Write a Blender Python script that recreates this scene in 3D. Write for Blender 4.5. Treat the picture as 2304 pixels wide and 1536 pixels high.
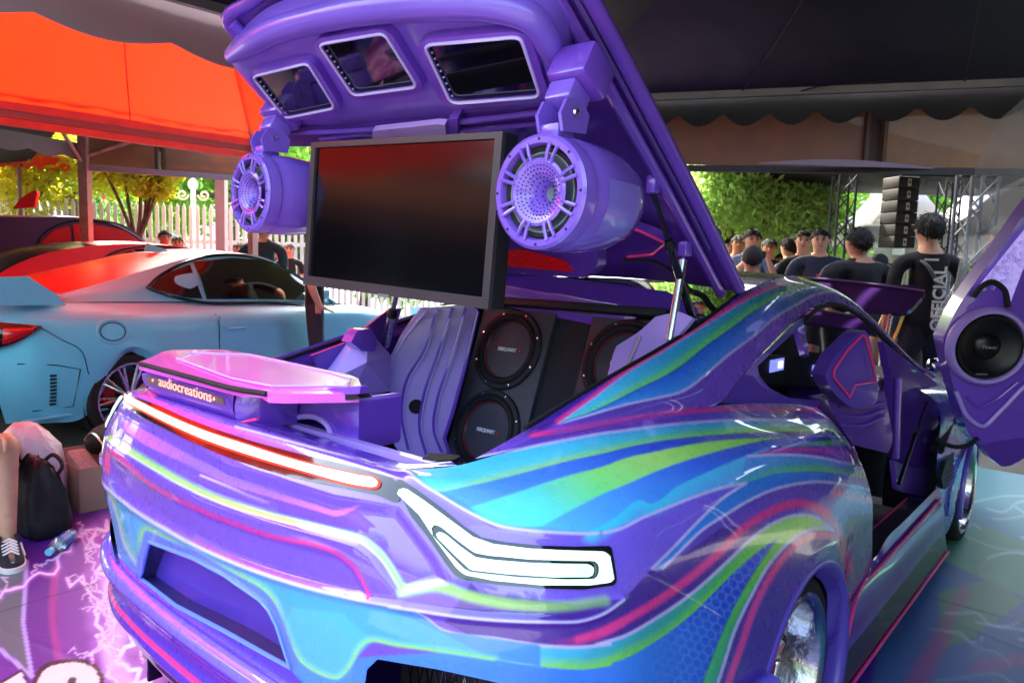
SUN_AZ_DEG, SUN_EL_DEG = 160, 50; SUN_STRENGTH = 3.2; SKY_STRENGTH = .15; EXPOSURE = 3.2
import bpy, bmesh, math, random
import numpy as np
from mathutils import Vector, Matrix
from mathutils.bvhtree import BVHTree
from mathutils.geometry import delaunay_2d_cdt
random.seed(7); RNG = np.random.default_rng(7)
for o in list(bpy.data.objects): bpy.data.objects.remove(o)
SC = bpy.context.scene; COL = SC.collection
PI = math.pi
# ------------------------------------------------------------ camera (world = frame of the purple car: x right, y forward, z up)
FPX, PIT, ROLL, HEAD = 1681., .1051, .0305, .7082
CAM = np.array([1.5556, -1.7842, 1.361])
FH = np.array([-math.sin(HEAD), math.cos(HEAD), 0]); RT = np.array([math.cos(HEAD), math.sin(HEAD), 0]); UPV = np.array([0, 0, 1.])
CF = FH*math.cos(PIT)-UPV*math.sin(PIT); _U = FH*math.sin(PIT)+UPV*math.cos(PIT)
CR = math.cos(ROLL)*RT+math.sin(ROLL)*_U; CU = math.cos(ROLL)*_U-math.sin(ROLL)*RT
cd = bpy.data.cameras.new('camera'); cam = bpy.data.objects.new('camera', cd); COL.objects.link(cam)
cd.sensor_width = 36; cd.lens = 36*FPX/2304; cd.clip_start = .05; cd.clip_end = 600
M = Matrix.Identity(4)
for i in range(3):
    M[i][0] = CR[i]; M[i][1] = CU[i]; M[i][2] = -CF[i]; M[i][3] = CAM[i]
cam.matrix_world = M; SC.camera = cam
cd.dof.use_dof = True; cd.dof.focus_distance = 1.9; cd.dof.aperture_fstop = 9.0
# ------------------------------------------------------------ daylight
SUN_AZ, SUN_EL = math.radians(SUN_AZ_DEG), math.radians(SUN_EL_DEG)      # direction towards the sun, azimuth from +x
w = bpy.data.worlds.new('World'); SC.world = w; w.use_nodes = True
nt = w.node_tree; nt.nodes.clear()
sk = nt.nodes.new('ShaderNodeTexSky'); sk.sky_type = 'NISHITA'; sk.sun_disc = False
sk.sun_elevation = SUN_EL; sk.sun_rotation = math.radians(90)-SUN_AZ; sk.air_density = 1.4; sk.dust_density = 7; sk.ozone_density = 1.0
bg = nt.nodes.new('ShaderNodeBackground'); bg.inputs[1].default_value = SKY_STRENGTH
wo = nt.nodes.new('ShaderNodeOutputWorld'); nt.links.new(sk.outputs[0], bg.inputs[0]); nt.links.new(bg.outputs[0], wo.inputs[0])
sl = bpy.data.lights.new('sun', 'SUN'); sl.energy = SUN_STRENGTH; sl.angle = math.radians(.6); sl.color = (1, .93, .80)
so = bpy.data.objects.new('sun', sl); COL.objects.link(so)
sd = Vector((math.cos(SUN_EL)*math.cos(SUN_AZ), math.cos(SUN_EL)*math.sin(SUN_AZ), math.sin(SUN_EL)))
so.rotation_euler = sd.to_track_quat('Z', 'Y').to_euler(); so.location = (0, 0, 30)
SC.view_settings.view_transform = 'Standard'; SC.view_settings.look = 'None'; SC.view_settings.gamma = 1
SC.view_settings.use_curve_mapping = False; SC.view_settings.exposure = EXPOSURE
SC.render.engine = 'CYCLES'; SC.cycles.max_bounces = 8; SC.cycles.transparent_max_bounces = 12; SC.cycles.caustics_reflective = False; SC.cycles.caustics_refractive = False
# ------------------------------------------------------------ pixel -> place
def ray(x, y): return CF+CR*((x-1152)/FPX)-CU*((y-768)/FPX)
def on(ax, v, x, y):
    r = ray(x, y); return CAM+r*((v-CAM[ax])/r[ax])
def PX(v, x, y): return on(0, v, x, y)
def PY(v, x, y): return on(1, v, x, y)
def PZ(v, x, y): return on(2, v, x, y)
def PP(n, d, x, y):
    n = np.array(n, float); r = ray(x, y); return CAM+r*((d-n@CAM)/(n@r))
def PD(d, x, y): return CAM+ray(x, y)*d
def BG(r, f, z): return np.array([CAM[0], CAM[1], 0])+RT*r+FH*f+UPV*z     # right / ahead of where the photographer stands
def pix(V):
    d = np.asarray(V, float)-CAM; z = d@CF
    return np.stack([1152+FPX*(d@CR)/z, 768-FPX*(d@CU)/z], -1)
def zoom(x0, y0, s, pts): return [(x0+a/s, y0+b/s) for a, b in pts]
def lin(c):
    c = np.asarray(c, float)/255.; return np.where(c <= .04045, c/12.92, ((c+.055)/1.055)**2.4)
# ------------------------------------------------------------ splines
def hspline(t, P, tn):
    t = np.asarray(t, float); P = np.asarray(P, float); tn = np.asarray(tn, float)
    h = np.diff(t); sh = (-1,)+(1,)*(P.ndim-1); d = np.diff(P, axis=0)/h.reshape(sh)
    m = np.empty_like(P); m[0] = d[0]; m[-1] = d[-1]
    if len(t) > 2: m[1:-1] = (d[:-1]*h[1:].reshape(sh)+d[1:]*h[:-1].reshape(sh))/(h[1:]+h[:-1]).reshape(sh)
    i = np.clip(np.searchsorted(t, tn, side='right')-1, 0, len(t)-2)
    hh = h[i].reshape(sh); s = ((tn-t[i])/h[i]).reshape(sh)
    return (2*s**3-3*s**2+1)*P[i]+(s**3-2*s**2+s)*hh*m[i]+(-2*s**3+3*s**2)*P[i+1]+(s**3-s**2)*hh*m[i+1]
def chord(P):
    P = np.asarray(P, float); return np.concatenate([[0], np.cumsum(np.maximum(np.linalg.norm(np.diff(P, axis=0), axis=1), 1e-6))])
def smooth(pts, n=60):
    P = np.asarray(pts, float); t = chord(P); return hspline(t, P, np.linspace(0, t[-1], n))
def resample(pts, n):
    P = np.asarray(pts, float); t = chord(P); tn = np.linspace(0, t[-1], n)
    return np.stack([np.interp(tn, t, P[:, k]) for k in range(P.shape[1])], -1)
# ------------------------------------------------------------ materials
MATS = {}
def mat(name, col=(128, 128, 128), rough=.5, metal=0, coat=0, var=.06, scale=9, bump=0, bscale=60, emit=None, estr=0, trans=0, ior=1.45, alpha=1, sheen=0, vcol=None, coat_rough=.04, spec=.5, rvar=.08, sub=0, coat_ior=1.5):
    if name in MATS: return MATS[name]
    m = bpy.data.materials.new(name); m.use_nodes = True; t = m.node_tree; b = t.nodes['Principled BSDF']; N = t.nodes.new; L = t.links.new
    c = tuple(lin(col))+(1,) if max(col) > 1 else tuple(col)+(1,)
    tc = N('ShaderNodeTexCoord'); no = N('ShaderNodeTexNoise'); no.inputs['Scale'].default_value = scale; no.inputs['Detail'].default_value = 5; L(tc.outputs['Object'], no.inputs['Vector'])
    hs = N('ShaderNodeHueSaturation'); mr = N('ShaderNodeMapRange'); mr.inputs[1].default_value = .3; mr.inputs[2].default_value = .7; mr.inputs[3].default_value = 1-var; mr.inputs[4].default_value = 1+var
    L(no.outputs[0], mr.inputs[0]); L(mr.outputs[0], hs.inputs['Value'])
    if vcol:
        a = N('ShaderNodeAttribute'); a.attribute_name = vcol; L(a.outputs['Color'], hs.inputs['Color'])
    else: hs.inputs['Color'].default_value = c
    L(hs.outputs[0], b.inputs['Base Color'])
    r2 = N('ShaderNodeMapRange'); r2.inputs[1].default_value = .3; r2.inputs[2].default_value = .7; r2.inputs[3].default_value = max(.01, rough*(1-rvar)); r2.inputs[4].default_value = min(1, rough*(1+rvar)); L(no.outputs[0], r2.inputs[0]); L(r2.outputs[0], b.inputs['Roughness'])
    b.inputs['Metallic'].default_value = metal; b.inputs['Coat Weight'].default_value = coat; b.inputs['Coat Roughness'].default_value = coat_rough; b.inputs['Coat IOR'].default_value = coat_ior
    b.inputs['IOR'].default_value = ior; b.inputs['Transmission Weight'].default_value = trans; b.inputs['Alpha'].default_value = alpha; b.inputs['Specular IOR Level'].default_value = spec
    if sheen: b.inputs['Sheen Weight'].default_value = sheen
    if sub:
        b.inputs['Subsurface Weight'].default_value = sub; b.inputs['Subsurface Radius'].default_value = (.02, .008, .005)
    if emit is not None:
        b.inputs['Emission Color'].default_value = tuple(lin(emit))+(1,); b.inputs['Emission Strength'].default_value = estr*2**-EXPOSURE
    if bump:
        n2 = N('ShaderNodeTexNoise'); n2.inputs['Scale'].default_value = bscale; n2.inputs['Detail'].default_value = 4; L(tc.outputs['Object'], n2.inputs['Vector'])
        bp = N('ShaderNodeBump'); bp.inputs['Strength'].default_value = bump; bp.inputs['Distance'].default_value = .02; L(n2.outputs[0], bp.inputs['Height']); L(bp.outputs[0], b.inputs['Normal'])
    MATS[name] = m; return m
# ------------------------------------------------------------ objects
def tag(o, label=None, cat=None, group=None, kind=None):
    if label: o['label'] = label
    if cat: o['category'] = cat
    if group: o['group'] = group
    if kind: o['kind'] = kind
    return o
def thing(name, label, cat, loc=(0, 0, 0), rz=0, group=None):
    o = bpy.data.objects.new(name, None); COL.objects.link(o); o.location = loc; o.rotation_euler = (0, 0, rz); o.empty_display_size = .1
    bpy.context.view_layer.update()
    return tag(o, label, cat, group)
def link(name, me, m, parent=None, local=False, sm=True):
    o = bpy.data.objects.new(name, me); COL.objects.link(o)
    if m is not None:
        for k in (m if isinstance(m, (list, tuple)) else [m]): me.materials.append(k)
    if sm: me.polygons.foreach_set('use_smooth', np.ones(len(me.polygons), bool))
    if parent is not None:
        o.parent = parent
        if not local: o.matrix_parent_inverse = wmat(parent).inverted()
    return o
def wmat(o):
    m = o.matrix_basis.copy()
    if o.parent: m = wmat(o.parent) @ o.matrix_parent_inverse @ m
    return m
def mesh(name, V, Fc, m, parent=None, local=False, sm=True):
    me = bpy.data.meshes.new(name); me.from_pydata([tuple(map(float, v)) for v in V], [], [tuple(map(int, f)) for f in Fc]); me.validate(); me.update()
    return link(name, me, m, parent, local, sm)
def bm_obj(name, bm, m, parent=None, local=False, sm=False):
    me = bpy.data.meshes.new(name); bmesh.ops.recalc_face_normals(bm, faces=bm.faces); bm.to_mesh(me); bm.free()
    return link(name, me, m, parent, local, sm)
def sharp(o, deg=40):
    o.data.polygons.foreach_set('use_smooth', np.ones(len(o.data.polygons), bool))
    try: o.data.set_sharp_from_angle(angle=math.radians(deg))
    except Exception: pass
    return o
class MB:
    """collects simple solids into one mesh"""
    def __init__(s): s.V = []; s.F = []
    def add(s, V, Fc):
        k = len(s.V); s.V += [tuple(map(float, v)) for v in V]; s.F += [tuple(i+k for i in f) for f in Fc]; return s
    def box(s, c, d, R=None, bev=0):
        d = np.array(d, float)/2; c = np.array(c, float); R = np.eye(3) if R is None else np.array(R)
        b = min(bev, d.min()*.9)
        if b <= 0:
            V = [c+R@(np.array(q)*d) for q in ((-1, -1, -1), (1, -1, -1), (1, 1, -1), (-1, 1, -1), (-1, -1, 1), (1, -1, 1), (1, 1, 1), (-1, 1, 1))]
            return s.add(V, [(0, 3, 2, 1), (4, 5, 6, 7), (0, 1, 5, 4), (1, 2, 6, 5), (2, 3, 7, 6), (3, 0, 4, 7)])
        bm = bmesh.new(); bmesh.ops.create_cube(bm, size=2)
        for v in bm.verts: v.co = Vector(np.array(v.co)*d)
        bmesh.ops.bevel(bm, geom=list(bm.edges), offset=b, segments=2, affect='EDGES', profile=.5)
        bm.verts.index_update(); V = [c+R@np.array(v.co) for v in bm.verts]; Fc = [tuple(v.index for v in f.verts) for f in bm.faces]; bm.free()
        return s.add(V, Fc)
    def tube(s, pts, r, n=10, cap=True):
        P = np.asarray(pts, float); m = len(P); r = np.broadcast_to(np.asarray(r, float), (m,)); T = np.gradient(P, axis=0) if m > 2 else np.repeat([P[1]-P[0]], 2, 0)
        T /= np.linalg.norm(T, axis=1)[:, None]+1e-12; a = np.array([0, 0, 1.]) if abs(T[0][2]) < .9 else np.array([1., 0, 0]); u = np.cross(T[0], a); u /= np.linalg.norm(u); V = []
        for i in range(m):
            u = u-T[i]*(u@T[i]); u /= np.linalg.norm(u)+1e-12; v = np.cross(T[i], u)
            for k in range(n): V.append(P[i]+r[i]*(math.cos(2*PI*k/n)*u+math.sin(2*PI*k/n)*v))
        Fc = [(i*n+k, i*n+(k+1) % n, (i+1)*n+(k+1) % n, (i+1)*n+k) for i in range(m-1) for k in range(n)]
        if cap: Fc += [tuple(range(n-1, -1, -1)), tuple(range((m-1)*n, m*n))]
        return s.add(V, Fc)
    def lathe(s, prof, c, axis, n=32, up=None):
        """prof: (radius, along axis)"""
        c = np.array(c, float); a = np.array(axis, float); a /= np.linalg.norm(a); h = np.array([0, 0, 1.]) if abs(a[2]) < .9 else np.array([1., 0, 0]); u = np.cross(a, h); u /= np.linalg.norm(u); v = np.cross(a, u); V = []
        for r, z in prof:
            for k in range(n): V.append(c+a*z+r*(math.cos(2*PI*k/n)*u+math.sin(2*PI*k/n)*v))
        m = len(prof); Fc = [(i*n+k, i*n+(k+1) % n, (i+1)*n+(k+1) % n, (i+1)*n+k) for i in range(m-1) for k in range(n)]
        if prof[0][0] > 1e-5: pass
        return s.add(V, Fc)
    def prism(s, poly, nrm, th):
        """flat polygon of 3-D points pushed along nrm by th"""
        P = np.asarray(poly, float); n = np.array(nrm, float); n /= np.linalg.norm(n); k = len(P); V = list(P)+list(P+n*th)
        return s.add(V, [tuple(range(k-1, -1, -1)), tuple(range(k, 2*k))]+[(i, (i+1) % k, k+(i+1) % k, k+i) for i in range(k)])
    def obj(s, name, m, parent=None, local=False, sm=None):
        o = mesh(name, s.V, s.F, m, parent, local, True)
        bm = bmesh.new(); bm.from_mesh(o.data); bmesh.ops.recalc_face_normals(bm, faces=bm.faces); bm.to_mesh(o.data); bm.free()
        o.data.polygons.foreach_set('use_smooth', np.ones(len(o.data.polygons), bool))
        return sharp(o, 38) if sm is None else o
def grid_mesh(G):
    nu, nv = G.shape[:2]; idx = np.arange(nu*nv).reshape(nu, nv)
    return G.reshape(-1, 3), np.stack([idx[:-1, :-1], idx[:-1, 1:], idx[1:, 1:], idx[1:, :-1]], -1).reshape(-1, 4)
def in_poly(pts, poly):
    P = np.asarray(poly, float); x, y = pts[..., 0], pts[..., 1]; c = np.zeros(x.shape, bool); j = len(P)-1
    for i in range(len(P)):
        xi, yi = P[i]; xj, yj = P[j]
        with np.errstate(divide='ignore', invalid='ignore'):
            c ^= ((yi > y) != (yj > y)) & (x < (xj-xi)*(y-yi)/(yj-yi+1e-12)+xi)
        j = i
    return c
def near_poly(pts, poly, closed=True):
    """nearest point on polyline"""
    P = np.asarray(poly, float); Q = np.roll(P, -1, 0) if closed else P[1:]; A = P if closed else P[:-1]
    best = np.full(pts.shape[:1], 1e18); out = pts.copy()
    for a, b in zip(A, Q):
        ab = b-a; t = np.clip(((pts-a)@ab)/(ab@ab+1e-12), 0, 1)[:, None]; q = a+t*ab; d = ((pts-q)**2).sum(1); k = d < best; best[k] = d[k]; out[k] = q[k]
    return out, np.sqrt(best)
def cdt_fill(outline, step, holes=()):
    """triangles filling a 2-D outline with inner points every step"""
    O = [np.asarray(outline, float)]+[np.asarray(h, float) for h in holes]; pts = []; edges = []
    for P in O:
        L = chord(np.vstack([P, P[:1]]))[-1]; n = max(len(P), int(L/step)); Q = resample(np.vstack([P, P[:1]]), n+1)[:-1]; k = len(pts); pts += [tuple(q) for q in Q]; edges += [(k+i, k+(i+1) % len(Q)) for i in range(len(Q))]
    mn = O[0].min(0); mx = O[0].max(0); X, Y = np.meshgrid(np.arange(mn[0], mx[0], step), np.arange(mn[1], mx[1], step)); g = np.stack([X.ravel(), Y.ravel()], -1); g = g[in_poly(g, O[0])]
    _, d = near_poly(g, O[0]); g = g[d > step*.5]
    for h in O[1:]:
        g = g[~in_poly(g, h)]; _, d = near_poly(g, h); g = g[d > step*.5]
    pts += [tuple(q) for q in g]
    V, E, Fc, *_ = delaunay_2d_cdt([Vector(p) for p in pts], edges, [], 0, 1e-6)
    V = np.array([tuple(v) for v in V]); T = np.array([tuple(f) for f in Fc if len(f) == 3]); cen = V[T].mean(1); k = in_poly(cen, O[0])
    for h in O[1:]: k &= ~in_poly(cen, h)
    return V, T[k]
def shell(name, bvh, outline, step, m, parent, off=.004, th=.004, holes=(), mirror=False, dome=0, maxd=12):
    """a thin solid piece lying on a surface, outline given in photograph pixels"""
    V2, T = cdt_fill(outline, step, holes); P = []; Nn = []; ok = []
    for x, y in V2:
        r = ray(x, y); h = bvh.ray_cast(Vector(CAM), Vector(r).normalized(), maxd); ok.append(h[0] is not None)
        if h[0] is None: P.append((0, 0, 0)); Nn.append((0, 0, 1)); continue
        n = np.array(h[1]); n = n if n@(CAM-np.array(h[0])) > 0 else -n; P.append(np.array(h[0])); Nn.append(n)
    P = np.array(P); Nn = np.array(Nn); ok = np.array(ok); T = T[ok[T].all(1)]
    for _ in range(3):      # even the normals out
        A = np.zeros_like(Nn)
        for a, b in ((0, 1), (1, 2), (2, 0)): np.add.at(A, T[:, a], Nn[T[:, b]]); np.add.at(A, T[:, b], Nn[T[:, a]])
        Nn = Nn+A; Nn /= np.linalg.norm(Nn, axis=1)[:, None]+1e-9
    if dome:
        _, d = near_poly(V2, outline); P = P+Nn*(dome*np.minimum(d/14., 1)**.5)[:, None]
    return slab(name, P+Nn*off, P+Nn*(off-th), T, m, parent, mirror)
def slab(name, A, B, T, m, parent, mirror=False):
    n = len(A); E = {}
    for t in T:
        for a, b in ((0, 1), (1, 2), (2, 0)): E[(t[a], t[b])] = E.get((t[a], t[b]), 0)+1
    bd = [e for e in E if (e[1], e[0]) not in E]
    Fc = [tuple(t) for t in T]+[tuple(n+t[::-1]) for t in T]+[(a, n+a, n+b, b) for a, b in bd]; V = np.vstack([A, B])
    if mirror: V = V*np.array([-1, 1, 1]); Fc = [f[::-1] for f in Fc]
    used = np.zeros(len(V), bool)
    for f in Fc: used[list(f)] = True
    mp = np.cumsum(used)-1
    o = mesh(name, V[used], [tuple(mp[i] for i in f) for f in Fc], m, parent); bm = bmesh.new(); bm.from_mesh(o.data); bmesh.ops.recalc_face_normals(bm, faces=bm.faces); bm.to_mesh(o.data); bm.free()
    return sharp(o, 50)
def text(name, s, size, loc, xdir, ydir, m, parent=None, ext=.001, align='CENTER', squash=1., bold=0):
    c = bpy.data.curves.new(name, 'FONT'); c.body = s; c.size = size; c.extrude = ext; c.align_x = align; c.align_y = 'CENTER'; c.offset = bold; c.resolution_u = 3
    t = bpy.data.objects.new(name, c); COL.objects.link(t); bpy.context.view_layer.update()
    me = bpy.data.meshes.new_from_object(t.evaluated_get(bpy.context.evaluated_depsgraph_get())); bpy.data.objects.remove(t)
    x = np.array(xdir, float); x /= np.linalg.norm(x); y = np.array(ydir, float); y -= x*(y@x); y /= np.linalg.norm(y); z = np.cross(x, y); n = len(me.vertices); co = np.empty(n*3); me.vertices.foreach_get('co', co); co = co.reshape(-1, 3)
    me.vertices.foreach_set('co', (np.array(loc)+co[:, :1]*squash*x+co[:, 1:2]*y+co[:, 2:]*z).ravel()); me.update()
    return link(name, me, m, parent, sm=False)
def copy_tree(o, parent=None, name=None):
    c = o.copy(); COL.objects.link(c); c.parent = parent
    for ch in list(o.children): copy_tree(ch, c)
    return c
# ------------------------------------------------------------ airbrushed livery: laid out flat, then fixed to the body's vertices as colour
CX0, CY0, CS = 150, 540, .75
class Canvas:
    def __init__(s, x1=2360, y1=1900):
        s.w = int((x1-CX0)*CS); s.h = int((y1-CY0)*CS); s.a = np.zeros((s.h, s.w, 3)); s.hgt = np.zeros((s.h, s.w))
        X, Y = np.meshgrid(np.arange(s.w)/CS+CX0, np.arange(s.h)/CS+CY0); s.P = np.stack([X, Y], -1)
    def box(s, pts, m=0):
        p = np.asarray(pts); x0, y0 = ((p.min(0)-m-[CX0, CY0])*CS).astype(int); x1, y1 = ((p.max(0)+m-[CX0, CY0])*CS).astype(int)+2
        return slice(max(0, y0), max(0, min(s.h, y1))), slice(max(0, x0), max(0, min(s.w, x1)))
    def fill(s, poly, col, a=1.):
        b = s.box(poly); m = in_poly(s.P[b], poly); s.a[b][m] = s.a[b][m]*(1-a)+lin(col)*a
    def band(s, A, B, cols, N=1400, Mx=150, a=1., smo=True):
        """between edges A and B; cols = list along the band of lists across it"""
        A = smooth(A, N) if smo else resample(A, N); B = smooth(B, N) if smo else resample(B, N); s_ = np.linspace(0, 1, Mx); Pn = A[:, None]*(1-s_[None, :, None])+B[:, None]*s_[None, :, None]
        c = np.array([[lin(q) for q in row] for row in cols]); tl = np.linspace(0, 1, len(c)); ta = np.linspace(0, 1, c.shape[1])
        cl = np.stack([np.stack([np.interp(np.linspace(0, 1, N), tl, c[:, j, k]) for k in range(3)], -1) for j in range(c.shape[1])], 1)
        q = s_*(c.shape[1]-1); i = np.clip(q.astype(int), 0, max(0, c.shape[1]-2)); f = (q-i)[None, :, None]
        full = cl[:, i]*(1-f)+cl[:, np.minimum(i+1, c.shape[1]-1)]*f
        ij = np.round((Pn-[CX0, CY0])*CS).astype(int); k = (ij[..., 0] >= 0) & (ij[..., 0] < s.w) & (ij[..., 1] >= 0) & (ij[..., 1] < s.h)
        s.a[ij[k][:, 1], ij[k][:, 0]] = s.a[ij[k][:, 1], ij[k][:, 0]]*(1-a)+full[k]*a
    def dist(s, pts, m, closed=False):
        b = s.box(pts, m); g = s.P[b]; sh = g.shape[:2]; _, d = near_poly(g.reshape(-1, 2), pts, closed); return b, d.reshape(sh)
    def stroke(s, pts, wd, col, soft=0, a=1., smo=True, side=None, fade=None):
        """wd full width in photo px; side=+1/-1 keeps the soft edge on one side only"""
        P = smooth(pts, max(24, len(pts)*6)) if smo else np.asarray(pts, float); b, d = s.dist(P, wd/2+soft+3)
        al = np.clip((wd/2+soft-d)/(soft+1.2), 0, 1); al = al*al*(3-2*al) if soft else al
        if side is not None:
            g = s.P[b].reshape(-1, 2); A = P[:-1]; best = np.full(len(g), 1e18); sg = np.zeros(len(g))
            for p, q in zip(P[:-1], P[1:]):
                ab = q-p; t = np.clip(((g-p)@ab)/(ab@ab+1e-9), 0, 1)[:, None]; r = g-(p+t*ab); dd = (r**2).sum(1); k = dd < best; best[k] = dd[k]; sg[k] = (ab[0]*r[k, 1]-ab[1]*r[k, 0])
            sg = sg.reshape(d.shape)*side; al = np.where(sg < 0, np.clip((2.2-d)/2, 0, 1)*(al > 0), al)
        if fade is not None:
            g = s.P[b].reshape(-1, 2); tt = chord(P); tt /= tt[-1]; k = np.argmin(((g[:, None]-P[None])**2).sum(-1), 1) if len(g)*len(P) < 4e7 else np.zeros(len(g), int); al = al*np.interp(tt[k], [0, 1], fade).reshape(al.shape)
        al = (al*a)[..., None]; s.a[b] = s.a[b]*(1-al)+lin(col)*al
    def hline(s, pts, wd, dz, closed=False):
        P = smooth(pts, max(24, len(pts)*6)); b, d = s.dist(P, wd*2, closed); s.hgt[b] += dz*np.exp(-(d/wd)**2)
    def hfill(s, poly, dz, soft):
        b = s.box(poly, soft*2); g = s.P[b]; _, d = near_poly(g.reshape(-1, 2), poly); d = d.reshape(g.shape[:2]); sg = np.where(in_poly(g, poly), d, -d); t = np.clip(sg/soft*.5+.5, 0, 1); s.hgt[b] += dz*t*t*(3-2*t)
    def sample(s, uv, arr=None):
        arr = s.a if arr is None else arr; x = np.clip((uv[:, 0]-CX0)*CS, 0, s.w-1.01); y = np.clip((uv[:, 1]-CY0)*CS, 0, s.h-1.01); i = x.astype(int); j = y.astype(int); fx = x-i; fy = y-j
        if arr.ndim == 3: fx = fx[:, None]; fy = fy[:, None]
        return arr[j, i]*(1-fx)*(1-fy)+arr[j, i+1]*fx*(1-fy)+arr[j+1, i]*(1-fx)*fy+arr[j+1, i+1]*fx*fy
def zA(*p): return zoom(1200, 600, 3.84, p)
def zB(*p): return zoom(850, 920, 3.84, p)
def zC(*p): return zoom(1400, 880, 3.84, p)
def zD(*p): return zoom(1300, 1136, 3.84, p)
def zE(*p): return zoom(800, 1136, 3.84, p)
def zF(*p): return zoom(200, 880, 3.84, p)
def z7(*p): return zoom(200, 860, 2.2725, p)
PUR = (116, 76, 200); PURD = (80, 44, 154); PURL = (118, 88, 228); LAV = (214, 200, 250); PINK = (246, 62, 150); LIME = (140, 226, 52); GREEN = (60, 190, 120); CYAN = (78, 206, 246); BLUE = (50, 132, 232); DBLUE = (28, 44, 160); SKYB = (96, 172, 250)
CV = Canvas(); CV.a[:] = lin(PUR)
def livery():
    c = CV
    # flank base
    c.fill([(1100, 1250), (1500, 1200), (2000, 1150), (2000, 1536), (1500, 1650), (1000, 1400)], PURD)
    c.fill(zB((1900, 1075), (2304, 930))+zC((300, 1040), (600, 920), (1070, 790), (860, 930), (650, 1130), (260, 1530))+zD((640, 550), (400, 800), (0, 860))+[(1080, 1330), (1000, 1250), (1060, 1180)], (128, 98, 230))
    # big cyan field over the lamp
    p3 = zB((0, 465), (240, 540), (380, 650), (520, 735), (800, 900), (1050, 1010), (1300, 1050), (1600, 1075), (1900, 1075), (2100, 1030), (2304, 930))+zC((300, 1040), (600, 920), (830, 840), (1070, 790))
    p1 = zB((240, 540), (290, 535), (500, 500), (800, 430), (1200, 350), (1600, 270), (2000, 200))+zC((0, 340), (300, 300), (600, 270), (900, 250), (1300, 245), (1840, 250), (2000, 252))
    c.fill(zB((240, 540), (380, 650), (520, 735), (800, 900), (1050, 1010), (1300, 1050), (1600, 1075), (1900, 1075), (2304, 930))+zC((600, 920), (1070, 790), (1500, 700), (2200, 500), (1900, 300), (900, 250), (0, 340))+zB((1200, 350), (500, 500)), (98, 182, 250))
    Jlo = zB((520, 725), (900, 640), (1300, 540), (1600, 460), (2000, 370))+zC((0, 495), (300, 435), (600, 395), (900, 370), (1300, 350), (1890, 352), (2050, 354))
    c.band(zB((240, 540), (500, 500), (800, 430), (1200, 350), (1600, 270), (2000, 200))+zC((0, 340), (300, 300), (600, 270), (900, 250), (1300, 245), (1840, 250), (2000, 252)), [zB((240, 545))[0]]+Jlo,
           [[CYAN, (92, 226, 250), (96, 232, 250), (150, 244, 190)], [CYAN, (80, 214, 250), (90, 226, 240), (170, 240, 110)], [(70, 170, 236), (70, 190, 236), (90, 206, 150), LIME], [(58, 138, 220), (60, 160, 210), (90, 200, 110), LIME]])
    wu = zB((800, 850), (1200, 720), (1600, 590), (2000, 480))+zC((0, 590), (300, 520), (700, 445), (1000, 415), (1400, 400))
    wl = zB((900, 960), (1200, 1010), (1440, 1000), (1700, 860), (2000, 710))+zC((0, 820), (300, 690), (600, 585), (900, 500), (1150, 440), (1400, 402))
    c.band(Jlo, [zB((560, 760))[0]]+wu+zC((1700, 380), (2050, 385)), [[SKYB, SKYB], [(70, 140, 246), (84, 150, 250)], [(48, 96, 226), (56, 100, 230)], [DBLUE, (30, 50, 170)], [(30, 34, 120), (34, 40, 130)]])
    c.band(wu, wl, [[(96, 208, 252), (96, 220, 252)], [(98, 236, 220), (96, 236, 244)], [(150, 250, 120), (120, 246, 150)], [(190, 250, 120), (180, 250, 130)], [(160, 236, 80), (160, 240, 90)], [(130, 220, 50), (130, 220, 50)]])
    bl = zB((1845, 1064), (2050, 940), (2304, 800))+zC((200, 960), (500, 810), (800, 670), (1100, 545), (1300, 480), (1450, 455), (1700, 430), (1950, 415))
    c.band([zB((1440, 1002))[0]]+wl[3:]+zC((1700, 395), (1950, 400)), bl, [[(96, 190, 255), (90, 190, 255)], [(84, 160, 252), (80, 160, 252)], [(56, 104, 240), (60, 120, 246)], [(34, 60, 200), (36, 70, 220)], [(24, 34, 130), (28, 40, 150)]])
    c.stroke(bl, 6, (70, 220, 255), 34, side=1, fade=(1, .1))
    # over the wheel arch
    Nu = zC((1080, 560), (1400, 545), (1700, 570), (1900, 610), (2110, 655), (2300, 700)); Nl = zC((1000, 800), (1150, 760), (1300, 712), (1500, 690), (1800, 695), (2000, 730), (2140, 757), (2320, 800))
    Ml = zC((350, 1530), (500, 1380), (700, 1190), (900, 1060), (1100, 940), (1300, 850), (1500, 800), (1700, 780), (1900, 800), (2150, 855), (2320, 890))
    Mu = zC((260, 1530), (450, 1340), (650, 1130), (860, 930), (1070, 790)); Mu2 = Mu+Nl[1:]
    c.fill(zC((1950, 415), (1400, 455), (1100, 560), (1400, 545), (1700, 570), (2110, 655), (2320, 700), (2300, 400)), (96, 54, 168))
    c.band(zC((1180, 528), (1500, 490), (1800, 500), (2080, 545), (2300, 600)), zC((1180, 530), (1500, 520), (1800, 545), (2080, 585), (2300, 630)), [[(226, 60, 150)]*2, [(216, 60, 140), (150, 60, 170)], [(180, 56, 140), (110, 56, 170)]])
    c.band(zC((1380, 470), (1700, 435), (1960, 412), (2150, 400)), zC((1380, 475), (1700, 465), (2000, 462), (2200, 470)), [[(60, 150, 180), (90, 180, 120)], [(90, 190, 90), (80, 180, 120)], [(110, 200, 60), (70, 170, 130)]])
    c.band(Mu2, Ml[:]+zC((2330, 892)), [[BLUE, (60, 150, 250)], [BLUE, (60, 140, 245)], [(60, 140, 240), (50, 120, 230)], [(46, 110, 220), (40, 100, 210)]])
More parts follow.
